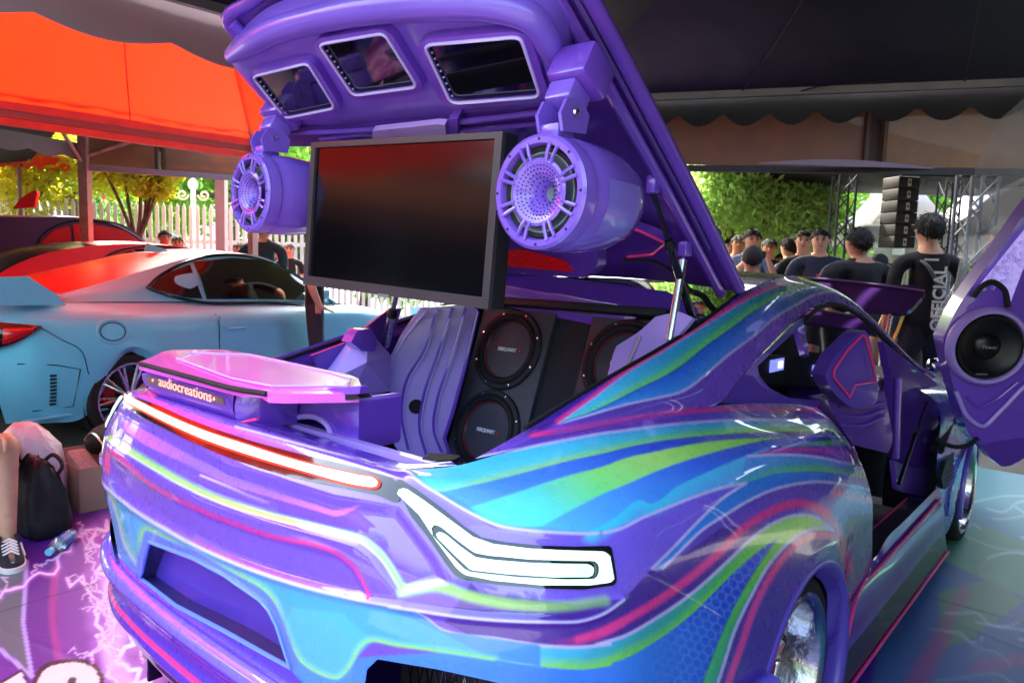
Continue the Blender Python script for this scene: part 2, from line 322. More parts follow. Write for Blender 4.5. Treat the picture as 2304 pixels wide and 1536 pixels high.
    c.band(Nu, Nl, [[(86, 164, 244), (86, 160, 240), (80, 180, 200)], [(64, 146, 232), (64, 170, 200), (120, 210, 70)], [(48, 116, 210), (60, 160, 160), (120, 216, 40)]])
    c.fill(Ml+zC((2320, 1000), (2000, 1000), (1800, 880), (1560, 830), (1300, 870)), (104, 74, 196))
    c.stroke(zC((1850, 880), (2000, 905), (2180, 950)), 8, PINK, 8)
    # pink sweep, green fork, honeycomb
    Ou = zE((520, 905), (620, 980), (730, 1070), (800, 1095), (1200, 1150), (1600, 1210), (2000, 1220), (2200, 1195))+zD((150, 1210), (400, 1130), (700, 960), (1000, 750), (1300, 480), (1500, 290), (1700, 150), (1900, 85), (2050, 100), (2200, 215))
    Ol = zE((800, 1265), (1200, 1330), (1600, 1390), (2000, 1410), (2200, 1380))+zD((200, 1390), (400, 1320), (700, 1150), (1000, 920), (1300, 620), (1500, 440), (1700, 290), (1815, 208))
    Ql = zD((1815, 208), (1700, 330), (1500, 620), (1350, 880), (1250, 1100), (1150, 1350), (1080, 1536), (1020, 1750), (980, 2000)); Qr = zD((2200, 218), (2100, 190), (2000, 210), (1850, 300), (1700, 450), (1500, 780), (1350, 1100), (1270, 1350), (1210, 1536), (1150, 1750), (1110, 2000))
    c.fill(Ol+Ql+[(1500, 1850), (700, 1850), (800, 1480), (845, 1475)], (64, 140, 244))
    b = c.box([(1380, 1180), (1800, 1900)]); g = c.P[b]; t = np.clip((g[..., 0]-1400)/240., 0, 1)[..., None]
    mk = in_poly(g, Ol[5:]+Ql+[(1300, 1850), (1350, 1500)])[..., None]; c.a[b] = np.where(mk, c.a[b]*(1-t)+lin((30, 70, 214))*t, c.a[b])
    x = (g[..., 0]-1500)/21.; y = (g[..., 1]-1300)/21.; x, y = x*.97+y*.25*.6, y*.97-x*.32
    def hexd(px, py):
        r = math.sqrt(3); qx = np.abs(np.mod(px+.5, 1)-.5); qy = np.abs(np.mod(py+r/2, r)-r/2); d1 = np.maximum(qx, qx*.5+qy*r/2); px2 = px+.5; py2 = py+r/2; qx = np.abs(np.mod(px2+.5, 1)-.5); qy = np.abs(np.mod(py2+r/2, r)-r/2); return np.minimum(d1, np.maximum(qx, qx*.5+qy*r/2))
    hd = hexd(x, y); al = np.clip((hd-.40)/.05, 0, 1)*np.clip((g[..., 0]-1440)/90., 0, 1)*.6; al = (al*mk[..., 0])[..., None]; c.a[b] = c.a[b]*(1-al)+lin((104, 166, 255))*al
    c.band(Ou[4:], [zE((800, 1265))[0]]+Ol, [[CYAN, (80, 214, 240), (130, 240, 130)], [(78, 196, 246), (70, 200, 240), (140, 240, 90)], [(60, 180, 220), (60, 186, 190), (140, 236, 50)], [(60, 180, 140), (50, 180, 160), (120, 226, 50)], [(110, 216, 50), (80, 200, 90), (110, 220, 50)], [(130, 226, 44), (130, 226, 44), (120, 220, 50)]])
    c.band(Ql, Qr, [[(120, 222, 46), (130, 226, 44)], [(110, 220, 50), (110, 216, 60)], [(90, 214, 60), (60, 180, 110)], [(90, 214, 80), (40, 170, 150)], [(80, 200, 110), (40, 160, 190)]])
    c.stroke(Qr, 6, LAV, 2); c.stroke(Ql[1:], 3, (30, 60, 160), 1, a=.6)
    pk = zD((0, 1160), (100, 1130), (300, 1050), (500, 940), (700, 820), (950, 640), (1200, 430), (1500, 150))+zC((1300, 1030), (1430, 978), (1550, 968), (1700, 1010), (1830, 1130), (1890, 1290), (1930, 1430), (1960, 1540))
    c.stroke(pk, 9, PINK, 10); c.stroke(zE((1650, 1190), (1900, 1170), (2100, 1120), (2304, 1010)), 10, PINK, 9, fade=(0, 1))
    c.stroke(zD((2290, 330), (2200, 270), (2080, 255), (1950, 300), (1800, 430), (1650, 640), (1500, 950), (1400, 1250), (1300, 1536), (1250, 1750)), 8, PINK, 8)
    # greenhouse and shoulder
    pg = zA((225, 1345), (500, 1150), (800, 925), (1100, 745), (1400, 560), (1700, 375), (1900, 260), (2100, 180), (2304, 125))+[(1815, 629), (1850, 627), (1880, 632)]
    g2 = zA((225, 1348), (500, 1255), (700, 1165), (900, 1060), (1130, 950), (1300, 840), (1500, 680), (1700, 540), (1900, 390), (2100, 270), (2304, 185))+[(1820, 642), (1860, 640), (1890, 646)]
    g3 = zA((225, 1350), (500, 1275), (800, 1190), (1100, 1125), (1250, 1090), (1350, 1040), (1500, 920), (1700, 750), (1900, 600), (2100, 430), (2304, 310))+[(1830, 664), (1890, 656), (1930, 668)]
    c.stroke(zA((0, 1400), (300, 1180), (620, 950), (1000, 720), (1400, 460), (1800, 230)), 18, (64, 36, 150), 22)
    c.stroke(pg, 10, PINK, 9, side=-1)
    c.band(pg, g2, [[CYAN, (80, 220, 230), (110, 230, 190)], [(76, 190, 246), (80, 210, 240), (130, 236, 100)], [(70, 170, 240), (60, 180, 220), (130, 234, 60)], [(60, 150, 226), (60, 170, 170), (126, 224, 44)], [(44, 120, 200), (50, 150, 150), (120, 214, 44)], [(36, 90, 160), (40, 110, 110), (110, 180, 40)]])
    c.band(g2, g3, [[(70, 170, 250), (76, 176, 255)], [(56, 140, 244), (76, 166, 255)], [(44, 100, 226), (70, 156, 255)], [(40, 96, 216), (56, 140, 240)], [(34, 86, 190), (44, 116, 206)], [(28, 60, 140), (34, 84, 160)]])
    c.stroke(g3, 4, LAV, 2); c.stroke(g2, 2, (40, 70, 180), 3, a=.7); c.stroke(pg, 3, (236, 170, 230), 1, a=.5)
    ph = zA((0, 1470), (300, 1420), (600, 1368), (900, 1318), (1200, 1278), (1600, 1245), (2000, 1238))+zC((1300, 172), (1560, 172), (1740, 172), (1850, 172))
    c.stroke(ph, 9, PINK, 10, side=-1); c.stroke(zA((200, 1420), (700, 1335), (1000, 1290), (1230, 1240)), 6, (196, 80, 200), 10, a=.7)
    for p in (p1, p3, Nu, Ml, Mu): c.stroke(p, 5, LAV, 2)
    c.stroke(Ou, 6, LAV, 2)
    # rear
    crease = z7((20, 430), (60, 490), (200, 620), (400, 750), (700, 900), (1000, 1010), (1400, 1110), (1600, 1145))+zE((300, 865), (560, 905), (900, 955), (1300, 990), (1700, 1000), (1950, 990), (2150, 920), (2304, 810))
    c.fill(z7((20, 430), (60, 490), (200, 620), (400, 750), (700, 900), (1000, 1010), (1400, 1110))+zE((0, 790), (300, 865), (520, 905), (620, 980), (730, 1070), (800, 1095), (1200, 1150), (1600, 1210), (1600, 1390), (800, 1270), (150, 1180), (0, 1300), (-200, 2500), (-2300, 2500), (-2300, 0)), (66, 150, 240))
    fang = z7((110, 560), (140, 680), (180, 830), (215, 890), (250, 935), (262, 860), (275, 735), (500, 850), (720, 960), (880, 1040), (950, 1110), (1000, 1250), (1040, 1350), (1085, 1430), (1180, 1490), (1275, 1520), (1335, 1455), (1385, 1345), (1440, 1312), (1600, 1350))+zE((400, 1215), (800, 1270), (1200, 1332))
    up = z7((110, 540), (200, 640), (400, 765), (700, 915), (1000, 1025), (1400, 1130))+zE((300, 900), (700, 1080))
    c.fill(fang+up[::-1], (70, 176, 246))
    c.fill(z7((1080, 1430), (1275, 1520), (1335, 1455), (1440, 1312), (1300, 1180), (1040, 1150), (1000, 1250)), (80, 200, 250), .7)
    fang = [tuple(q) for q in resample(fang, 160)]; fang = np.array(fang); fang[2:-2] = (fang[:-4]+fang[1:-3]+fang[2:-2]+fang[3:-1]+fang[4:])/5; c.stroke(fang, 4, (130, 226, 130), 15, side=-1, smo=False, a=.8); c.stroke(fang, 3, (166, 240, 80), 3, a=.8, smo=False)
    # left pocket of the bumper
    c.stroke(z7((70, 500), (130, 640), (190, 840), (250, 945)), 4, LAV, 2)
    lime = z7((70, 280), (150, 335), (300, 430), (600, 590), (900, 690), (1200, 765), (1380, 815), (1450, 870), (1590, 1070)); c.stroke(lime, 5, (156, 232, 80), 17, side=-1); c.stroke(lime, 3, (226, 240, 220), 1, a=.8)
    c.stroke(zE((400, 745), (700, 700), (1000, 790), (1400, 860), (1800, 870), (2150, 820)), 10, (170, 236, 96), 14, fade=(.9, .5))
    pk2 = z7((98, 440), (95, 378), (300, 530), (600, 680), (900, 790), (1270, 890), (1340, 950), (1420, 1090)); c.stroke(pk2, 7, PINK, 12, side=-1)
    c.band(z7((160, 190), (200, 205), (700, 480), (1240, 655), (1380, 625)), z7((165, 240), (260, 310), (700, 520), (1240, 680), (1270, 675)), [[(226, 90, 214), (240, 110, 226)], [(150, 110, 236), (160, 110, 236)], [(150, 110, 236), (190, 110, 232)], [(226, 110, 222), (240, 120, 226)]], smo=False, a=.8)
    c.stroke(crease, 5, LAV, 2)
    deck = z7((750, 225), (1100, 320), (1400, 395), (1570, 435), (1640, 470)); c.stroke(deck, 4, LAV, 2)
    c.stroke(z7((270, 1010), (280, 900), (310, 810), (540, 895), (880, 1110), (930, 1165), (965, 1240), (1030, 1440)), 24, (96, 128, 250), 10, smo=False)
    # lower lip
    c.fill(z7((100, 840), (270, 1010), (500, 1150), (800, 1330), (1030, 1470), (1100, 1540), (1100, 2200), (-200, 2200), (-200, 600)), (88, 62, 200))
    c.stroke(z7((140, 960), (300, 1130), (450, 1290), (600, 1400), (830, 1540)), 10, PINK, 9)
    # relief
    pan = z7((150, 150), (190, 150), (700, 440), (1250, 610), (1570, 660), (1600, 700), (1750, 900), (1810, 1010), (1590, 1070), (1450, 870), (1380, 815), (1200, 765), (900, 690), (600, 590), (300, 430), (80, 280))
    c.hfill(pan, -.010, 16); c.hfill(pk2+z7((1300, 1085), (1000, 1000), (700, 890), (400, 740), (200, 600), (100, 470)), -.008, 14)
    c.hline(crease, 10, .006); c.hline(p3[:9], 8, .004)
    c.hfill(zD((1230, 940), (590, 560), (596, 556), (1236, 935)), -.004, 3)
livery()
for _ in range(1):
    k_ = CV.a; k_[1:-1] = k_[1:-1]*.5+(k_[:-2]+k_[2:])*.25; k_[:, 1:-1] = k_[:, 1:-1]*.5+(k_[:, :-2]+k_[:, 2:])*.25
BVHS = {}
# ------------------------------------------------------------ the purple show car: outer skin
def fast_mesh(name, V, Q, m, parent, col=None):
    me = bpy.data.meshes.new(name); V = np.ascontiguousarray(V, np.float32); Q = np.ascontiguousarray(Q, np.int32); n = len(Q)
    me.vertices.add(len(V)); me.vertices.foreach_set('co', V.ravel()); me.loops.add(n*4); me.loops.foreach_set('vertex_index', Q.ravel()); me.polygons.add(n); me.polygons.foreach_set('loop_start', np.arange(0, n*4, 4, dtype=np.int32)); me.polygons.foreach_set('loop_total', np.full(n, 4, np.int32)); me.update(calc_edges=True)
    if col is not None:
        at = me.color_attributes.new('paint', 'FLOAT_COLOR', 'POINT'); at.data.foreach_set('color', np.concatenate([col, np.ones((len(col), 1))], 1).astype(np.float32).ravel())
    return link(name, me, m, parent)
def normals(G):
    du = np.gradient(G, axis=0); dv = np.gradient(G, axis=1); n = np.cross(du, dv); return n/(np.linalg.norm(n, axis=-1, keepdims=True)+1e-12)
def patch(R, nr, nc, rp=None, cp=None):
    R = np.asarray(R, float); tc = np.mean([chord(r) for r in R], 0); tr = np.mean([chord(R[:, k]) for k in range(R.shape[1])], 0)
    t = np.linspace(0, tr[-1], nr) if rp is None else rp(tr); A = hspline(tr, R, t); return np.swapaxes(hspline(tc, np.swapaxes(A, 0, 1), np.linspace(0, tc[-1], nc)), 0, 1)
CARP = mat('airbrushed_car_paint', rough=.28, coat=1, vcol='paint', var=.025, scale=30, coat_rough=.02, coat_ior=1.75)
PAINT = mat('purple_lacquer', (116, 70, 194), .3, coat=1, var=.04, scale=14)
SATIN = mat('purple_satin_panel', (180, 148, 232), .42, coat=.25, var=.05, scale=10, bump=.02, bscale=300)
DEEP = mat('deep_purple_lacquer', (90, 50, 160), .3, coat=.9, var=.05, scale=8)
LILAC = mat('pale_lilac_edge', (206, 192, 246), .35, coat=.6)
PINKP = mat('pink_pinstripe', (246, 56, 140), .35, coat=.8)
BLK = mat('black_gloss_trim', (14, 14, 18), .16, coat=.6, var=.1)
BLKM = mat('black_matt_plastic', (22, 22, 26), .6, var=.15, bump=.05, bscale=400)
RUB = mat('black_rubber', (20, 20, 22), .75, var=.15, bump=.05, bscale=200)
CHROME = mat('polished_chrome', (215, 215, 222), .1, metal=1, var=.03)
STEEL = mat('brushed_steel', (190, 190, 198), .28, metal=1, var=.05, scale=40)
GLASSD = mat('dark_tinted_glass', (10, 11, 16), .06, coat=1, var=.02, spec=.8)
DARKIN = mat('dark_cabin_trim', (24, 20, 34), .65, var=.2)
CAR = thing('show_car', 'purple airbrushed show coupe with rainbow stripes, raised rear hatch and open doors', 'car')
ROWS = [
 [(0,-.90,.985),(.2,-.90,.985),(.4,-.905,.984),(.53,-.895,.978),(.585,-.80,.977),(.60,-.68,.985),(.618,-.58,.994),(.637,-.45,1.0),(.65,-.25,1.0),(.66,-.05,.995),(.672,.13,.988),(.69,.38,.965),(.72,.56,.945),(.757,.675,.927)],
 [(0,-.962,.977),(.2,-.96,.977),(.4,-.955,.974),(.58,-.928,.964),(.685,-.865,.950),(.77,-.79,.938),(.815,-.69,.930),(.84,-.5,.93),(.852,-.28,.925),(.858,-.08,.915),(.862,.13,.905),(.858,.4,.89),(.838,.6,.875),(.815,.735,.85)],
 [(0,-1.022,.868),(.2,-1.018,.868),(.4,-1.006,.866),(.6,-.972,.858),(.735,-.912,.856),(.83,-.838,.85),(.885,-.72,.842),(.908,-.5,.835),(.92,-.28,.82),(.926,-.08,.80),(.928,.13,.785),(.922,.4,.77),(.898,.62,.755),(.872,.79,.745)],
 [(0,-1.03,.735),(.2,-1.027,.74),(.4,-1.015,.752),(.6,-.985,.768),(.74,-.932,.766),(.842,-.86,.755),(.902,-.745,.74),(.927,-.52,.72),(.942,-.3,.70),(.95,-.08,.69),(.953,.13,.68),(.944,.38,.665),(.917,.63,.64),(.906,.82,.63)],
 [(0,-1.015,.60),(.2,-1.012,.60),(.4,-1.0,.60),(.6,-.97,.60),(.74,-.92,.60),(.842,-.85,.59),(.905,-.74,.58),(.935,-.52,.565),(.95,-.31,.55),(.958,-.10,.595),(.961,.13,.645),(.955,.365,.60),(.924,.6,.51),(.905,.87,.5)],
 [(0,-.985,.42),(.2,-.982,.42),(.4,-.972,.42),(.6,-.945,.42),(.74,-.895,.42),(.838,-.828,.41),(.895,-.72,.39),(.932,-.5,.36),(.955,-.172,.34),(.957,-.10,.487),(.958,.13,.592),(.956,.36,.487),(.945,.435,.31),(.905,.90,.33)],
 [(0,-.95,.30),(.2,-.947,.30),(.4,-.937,.30),(.6,-.912,.30),(.72,-.868,.30),(.81,-.80,.29),(.865,-.7,.27),(.90,-.46,.22),(.93,-.175,.24),(.93,-.08,.468),(.93,.13,.566),(.93,.34,.468),(.925,.415,.28),(.90,.90,.28)]]
PLATE = zoom(200, 860, 2.2725, [(312, 812), (540, 898), (700, 985), (880, 1110), (925, 1160), (965, 1240), (1035, 1455), (860, 1360), (700, 1270), (450, 1140), (275, 1003), (290, 900)])
EXH = [(812, 1600), (826, 1505), (850, 1482), (985, 1505), (1100, 1530), (1230, 1562), (1240, 1600), (1225, 1660), (815, 1660)]
def skin(side, nr, nc):
    G = patch(ROWS, nr, nc); N = normals(G); N *= np.sign((N*np.array([1, -.4, .3])).sum(-1))[..., None]
    Gm = G*np.array([side, 1, 1]); uv = pix(Gm.reshape(-1, 3))
    if side > 0: src = uv
    else:       # left half: the part of the tail the photo shows, then the mirrored livery
        um = pix(G.reshape(-1, 3)); x = G.reshape(-1, 3)[:, 0]; k = (x < .62)[:, None]; src = np.where(k, uv, um)
    h = CV.sample(src, CV.hgt)
    if side < 0: h = np.where(G.reshape(-1, 3)[:, 0] < .7, h, 0)
    Gm = Gm+(N*np.array([side, 1, 1]))*h.reshape(nr, nc, 1); col = CV.sample(src); V, Q = grid_mesh(Gm); uv = pix(V)
    y = V[:, 1]; rear = y < -.75
    for poly, cond in ((PLATE, rear), (EXH, rear)):
        if poly is EXH and side < 0: Vt = V*np.array([-1, 1, 1]); u = pix(Vt)
        else: u = uv; Vt = V
        ins = in_poly(u, poly) & cond; keep = ~ins[Q].all(1); part_ = ins[Q].any(1) & keep
        ids = np.unique(Q[part_]); ids = ids[ins[ids]]
        if len(ids):
            q, d = near_poly(u[ids], poly)
            for i, p in zip(ids, q): r = ray(*p); yv = Vt[i, 1]; w_ = CAM+r*((yv-CAM[1])/r[1]); V[i] = w_*(np.array([-1, 1, 1]) if (poly is EXH and side < 0) else 1)
        Q = Q[keep]
    if side < 0: Q = Q[:, ::-1]
    return V, Q, col
bodyR = fast_mesh('rear_quarter_panel', *skin(1, 330, 900)[:2], CARP, CAR, None) if False else None
V, Q, colr = skin(1, 330, 860); body_r = fast_mesh('rear_quarter_panel', V, Q, CARP, CAR, colr); BV_BODY_V, BV_BODY_Q = V, Q
V2, Q2, coll = skin(-1, 230, 560); body_l = fast_mesh('rear_quarter_panel', V2, Q2, CARP, CAR, coll)
def bvh_of(*vq):
    Vs = []; Fs = []; k = 0
    for V, Q in vq: Vs.append(np.asarray(V)); Fs.append(np.asarray(Q)+k); k += len(V)
    return BVHTree.FromPolygons([Vector(v) for v in np.vstack(Vs)], [tuple(map(int, q)) for F in Fs for q in F])
def coarse(side): 
    G = patch(ROWS, 90, 220)*np.array([side, 1, 1]); return grid_mesh(G)
BODY = bvh_of(coarse(1), coarse(-1))
# greenhouse band: hatch frame, roof rail, windscreen pillar
GW = [(.60,-.70,.985),(.635,-.45,1.0),(.65,-.2,.998),(.665,.139,.99),(.642,.314,1.036),(.61,.581,1.10),(.568,.955,1.184),(.547,1.194,1.225),(.542,1.476,1.237),(.563,1.719,1.194),(.617,1.969,1.086),(.697,2.254,.926),(.76,2.5,.82)]
GT = [(.575,-.74,.977),(.57,-.555,1.014),(.565,-.37,1.058),(.56,-.152,1.106),(.55,.044,1.144),(.54,.327,1.213),(.52,.62,1.293),(.48,1.0,1.334),(.46,1.35,1.332),(.465,1.66,1.278),(.52,1.93,1.155),(.60,2.24,.975),(.68,2.5,.86)]
GWa = np.array(GW); GTa = np.array(GT); GM = GWa*.5+GTa*.5+np.array([.018, 0, .014]); GM[0] = GWa[0]*.5+GTa[0]*.5
for side in (1, -1):
    n1, n2 = (70, 520) if side > 0 else (24, 160)
    G = patch([GTa, GM, GWa], n1, n2); uv = pix(G.reshape(-1, 3)); Gs = G*np.array([side, 1, 1]); V, Q = grid_mesh(Gs); col = CV.sample(uv)
    fast_mesh('pillar_and_roof_rail', V, Q if side > 0 else Q[:, ::-1], CARP, CAR, col)
    # folded edge inside the hatch opening
    T = smooth(GTa[:7], 60)*np.array([side, 1, 1]); V = [T, T+np.array([-.02*side, 0, -.012]), T+np.array([-.028*side, .01, -.05])]
    V, Q = grid_mesh(np.array(V)); mesh('hatch_opening_flange', V, Q, DEEP, CAR)
    T = smooth(GTa[1:7], 50)*np.array([side, 1, 1]); MB().tube(T+np.array([-.022*side, 0, -.008]), .006, 6).obj('rubber_seal', RUB, CAR)
# roof panel and windscreen
ys = [.62, .8, 1.0, 1.35, 1.66]; rt_ = []
for t in np.linspace(-1, 1, 9):
    rt_.append([(x*t, y+.0*abs(t), z+.022*(1-t*t)) for x, y, z in [(.52,.62,1.293),(.505,.8,1.318),(.48,1.0,1.334),(.46,1.35,1.332),(.465,1.66,1.278)]])
G = patch(rt_, 40, 60); V, Q = grid_mesh(G); fast_mesh('roof_panel', V, Q, CARP, CAR, np.repeat([lin((48, 28, 96))], len(V), 0))
ws = [[(x*t, y+.06*(1-t*t), z+.012*(1-t*t)) for x, y, z in [(.465,1.665,1.277),(.515,1.93,1.155),(.595,2.24,.975),(.67,2.48,.865)]] for t in np.linspace(-1, 1, 9)]
G = patch(ws, 24, 24); V, Q = grid_mesh(G); GLASS = mat('clear_car_glass', (200, 210, 220), .03, trans=1, var=0, ior=1.1); mesh('windscreen', V, Q, GLASS, CAR)
# rear ledge behind the boot opening
for side in (1, -1):
    pass
led = []
lx = [(-.585,-.80,.977),(-.53,-.895,.978),(-.4,-.905,.984),(-.2,-.90,.985),(0,-.90,.985),(.2,-.90,.985),(.4,-.905,.984),(.53,-.895,.978),(.585,-.80,.977)]
l2 = [(-.545,-.78,.972),(-.50,-.835,.970),(-.4,-.84,.968),(-.2,-.835,.968),(0,-.835,.968),(.2,-.835,.968),(.4,-.84,.968),(.50,-.835,.970),(.545,-.78,.972)]
l3 = [(x*.97, y+.03, .90) for x, y, z in l2]
G = patch([lx, l2, l3], 24, 160); V, Q = grid_mesh(G); uv = pix(V); col = np.where((V[:, 0] > -.9)[:, None], CV.sample(uv)*0+lin((88, 58, 196)), 0); fast_mesh('boot_ledge', V, Q, CARP, CAR, col)
# ------------------------------------------------------------ tail lamps, plate recess, lip, sills, wheels
def plane_shell(name, outline, n, d, m, parent, step=12, th=.006, holes=(), off=0, bulge=0):
    n = np.array(n, float); ln = np.linalg.norm(n); n = n/ln; d = d/ln; V2, T = cdt_fill(outline, step, holes); P = np.array([PP(n, d, *q) for q in V2]); c = n if n@(CAM-P.mean(0)) > 0 else -n
    A = P+c*off
    if bulge:
        _, dd = near_poly(V2, outline); A = A+c*(bulge*(1-np.exp(-dd/18.)))[:, None]
    return slab(name, A, P+c*(off-th), T, m, parent)
MINT = mat('lit_mint_lamp_lens', (225, 255, 240), .15, coat=.5, emit=(205, 255, 228), estr=.92, var=.02)
MINT2 = mat('lit_inner_lamp_lens', (215, 245, 240), .2, coat=.5, emit=(190, 245, 228), estr=.72, var=.03)
HOT = mat('lit_white_hot_bar', (255, 240, 230), .2, emit=(255, 236, 222), estr=2.2, var=0)
REDL = mat('lit_red_bar_edge', (255, 40, 24), .2, emit=(255, 70, 50), estr=.8, var=.03)
SMOKE = mat('smoked_lamp_housing', (26, 24, 26), .1, coat=1, var=.2, scale=25, spec=.7)
hs = shell('light_bar_housing', BODY, smooth(z7((170, 60), (330, 108), (500, 183), (800, 290), (1100, 372), (1400, 443), (1560, 492)), 50).tolist()+smooth(z7((1600, 535), (1590, 612), (1480, 578), (1300, 540), (1000, 474), (700, 378), (400, 242), (200, 128), (168, 100)), 50).tolist(), 12, SMOKE, CAR, .003, .006)
rb = shell('red_bar_lens', BODY, smooth(z7((192, 60), (400, 160), (600, 245), (800, 310), (1100, 403), (1400, 473), (1485, 492), (1502, 515), (1490, 545)), 60).tolist()+smooth(z7((1460, 550), (1400, 543), (1100, 466), (800, 378), (600, 308), (400, 217), (190, 108)), 50).tolist(), 10, REDL, hs, .007, .004)
shell('lit_strip', BODY, smooth(z7((200, 68), (400, 168), (600, 253), (800, 320), (1100, 413), (1400, 482), (1478, 500), (1490, 518), (1480, 535)), 60).tolist()+smooth(z7((1455, 540), (1400, 532), (1100, 455), (800, 366), (600, 296), (400, 206), (198, 100)), 50).tolist(), 9, HOT, rb, .010, .003)
lo_out = zB((150, 640), (190, 600), (330, 690), (550, 850), (760, 1020), (900, 1110), (1100, 1150), (1400, 1180), (1700, 1190), (2008, 1182))+zE((2205, 360), (2252, 650), (2232, 690), (1950, 727), (1600, 717), (1200, 682), (900, 632), (850, 590), (780, 500), (640, 290), (480, 90))
ln_out = zB((180, 740), (200, 700), (250, 690), (400, 790), (600, 940), (830, 1110), (1000, 1170), (1300, 1210), (1600, 1225), (1940, 1235), (1985, 1270))+zE((2212, 640), (2180, 668), (2000, 690), (1600, 690), (1200, 650), (950, 600), (880, 540), (700, 300), (560, 90))
sl_out = zE((665, 205), (690, 175), (740, 190), (900, 320), (1030, 415), (1150, 440), (1500, 475), (1800, 485), (2050, 488), (2085, 520), (2080, 600), (2050, 635), (1800, 640), (1400, 620), (1000, 575), (950, 550), (800, 400), (680, 270))
in_out = zE((705, 255), (735, 232), (780, 250), (900, 350), (1040, 450), (1200, 475), (1500, 500), (1800, 508), (2000, 510), (2040, 540), (2040, 600), (2000, 622), (1700, 625), (1300, 595), (1000, 560), (870, 440), (710, 280))
for mi in (False, True):
    h = shell('tail_lamp', BODY, lo_out, 11, SMOKE, CAR, .003, .008, mirror=mi); shell('lens', BODY, ln_out, 10, MINT, h, .008, .004, holes=[sl_out], mirror=mi, dome=.003); shell('inner_lens', BODY, in_out, 9, MINT2, h, .007, .003, mirror=mi)
# number plate recess
def to_y(poly, y): return np.array([PY(y, *p) for p in poly])
front = []
for p in PLATE:
    h = BODY.ray_cast(Vector(CAM), Vector(ray(*p)).normalized(), 9); front.append(np.array(h[0]) if h[0] else PY(-1, *p))
front = np.array(front); back = front.copy(); back[:, 1] = -.968; back[:, 0] *= .985
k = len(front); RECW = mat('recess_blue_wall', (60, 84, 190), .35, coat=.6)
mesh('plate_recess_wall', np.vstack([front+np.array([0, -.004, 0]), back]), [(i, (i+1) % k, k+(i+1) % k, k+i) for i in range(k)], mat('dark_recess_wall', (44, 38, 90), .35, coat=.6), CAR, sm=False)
MB().prism(back, (0, 1, 0), .01).obj('plate_backing', mat('plate_purple', (84, 56, 184), .35, coat=.6, var=.18, scale=6), CAR)
MB().tube(np.vstack([front, front[:1]])+np.array([0, -.002, 0]), .005, 6, cap=False).obj('recess_edge_trim', mat('light_blue_trim', (110, 140, 246), .3, coat=.8), CAR)
# lower lip and diffuser
base = np.array(ROWS[5])[:9]; base = np.vstack([(base*np.array([-1, 1, 1]))[:0:-1], base]); tg = np.gradient(base, axis=0); out = np.stack([tg[:, 1], -tg[:, 0], 0*tg[:, 0]], -1); out /= np.linalg.norm(out, axis=1)[:, None]
prof = [(.004, .502), (.022, .508), (.042, .498), (.047, .478), (.036, .455), (.022, .435), (.018, .40), (.028, .37), (.024, .345), (.0, .335)]
R = [np.stack([base[:, 0]+out[:, 0]*d, base[:, 1]+out[:, 1]*d, 0*base[:, 0]+z-.05*np.clip((base[:, 1]+.85)/.5, 0, 1)], -1) for d, z in prof]
G = patch(R, 50, 360); V, Q = grid_mesh(G); uv = pix(V); col = np.repeat([lin((80, 56, 196))], len(V), 0)
zz = np.repeat(np.linspace(0, 1, 50), 360); col = np.where((np.abs(zz-.72) < .035)[:, None], lin(PINK), col); col = np.where((zz < .25)[:, None], lin((120, 100, 226)), col); col = np.where((np.abs(zz-.86) < .02)[:, None], lin((60, 90, 220)), col)  # upper shelf of the lip coloured lighter, as lit from above
fast_mesh('rear_lip', V, Q, CARP, CAR, col)
dp = [(-.03, .34), (-.01, .30), (-.05, .22), (-.10, .14), (-.16, .12)]
R = [np.stack([base[2:-2, 0]+out[2:-2, 0]*d, base[2:-2, 1]+out[2:-2, 1]*d, 0*base[2:-2, 0]+z], -1) for d, z in dp]
G = patch(R, 20, 120); V, Q = grid_mesh(G); dif = mesh('diffuser', V, Q, BLK, CAR)
for x in (-.5, -.33, -.16, 0, .16, .33, .5): MB().box((x, -.90+.12*x*x, .22), (.014, .10, .13), bev=.003).obj('diffuser_fin', BLK, dif)
for s in (1, -1):
    MB().box((s*.66, -.86, .58), (.30, .01, .30)).obj('exhaust_recess', BLKM, CAR); mm = MB()
    for i in range(9): mm.tube([(s*(.53+i*.026), -.88, .46), (s*(.53+i*.026)+.05, -.88, .70)], .002, 5); mm.tube([(s*(.53+i*.026)+.05, -.882, .46), (s*(.53+i*.026), -.882, .70)], .002, 5)
    mm.obj('mesh_grille', BLK, CAR); MB().lathe([(.05, 0), (.052, .005), (.052, .1), (.044, .1), (.044, .01)], (s*.66, -.93, .55), (0, 1, 0), 24).obj('exhaust_tip', CHROME, CAR)
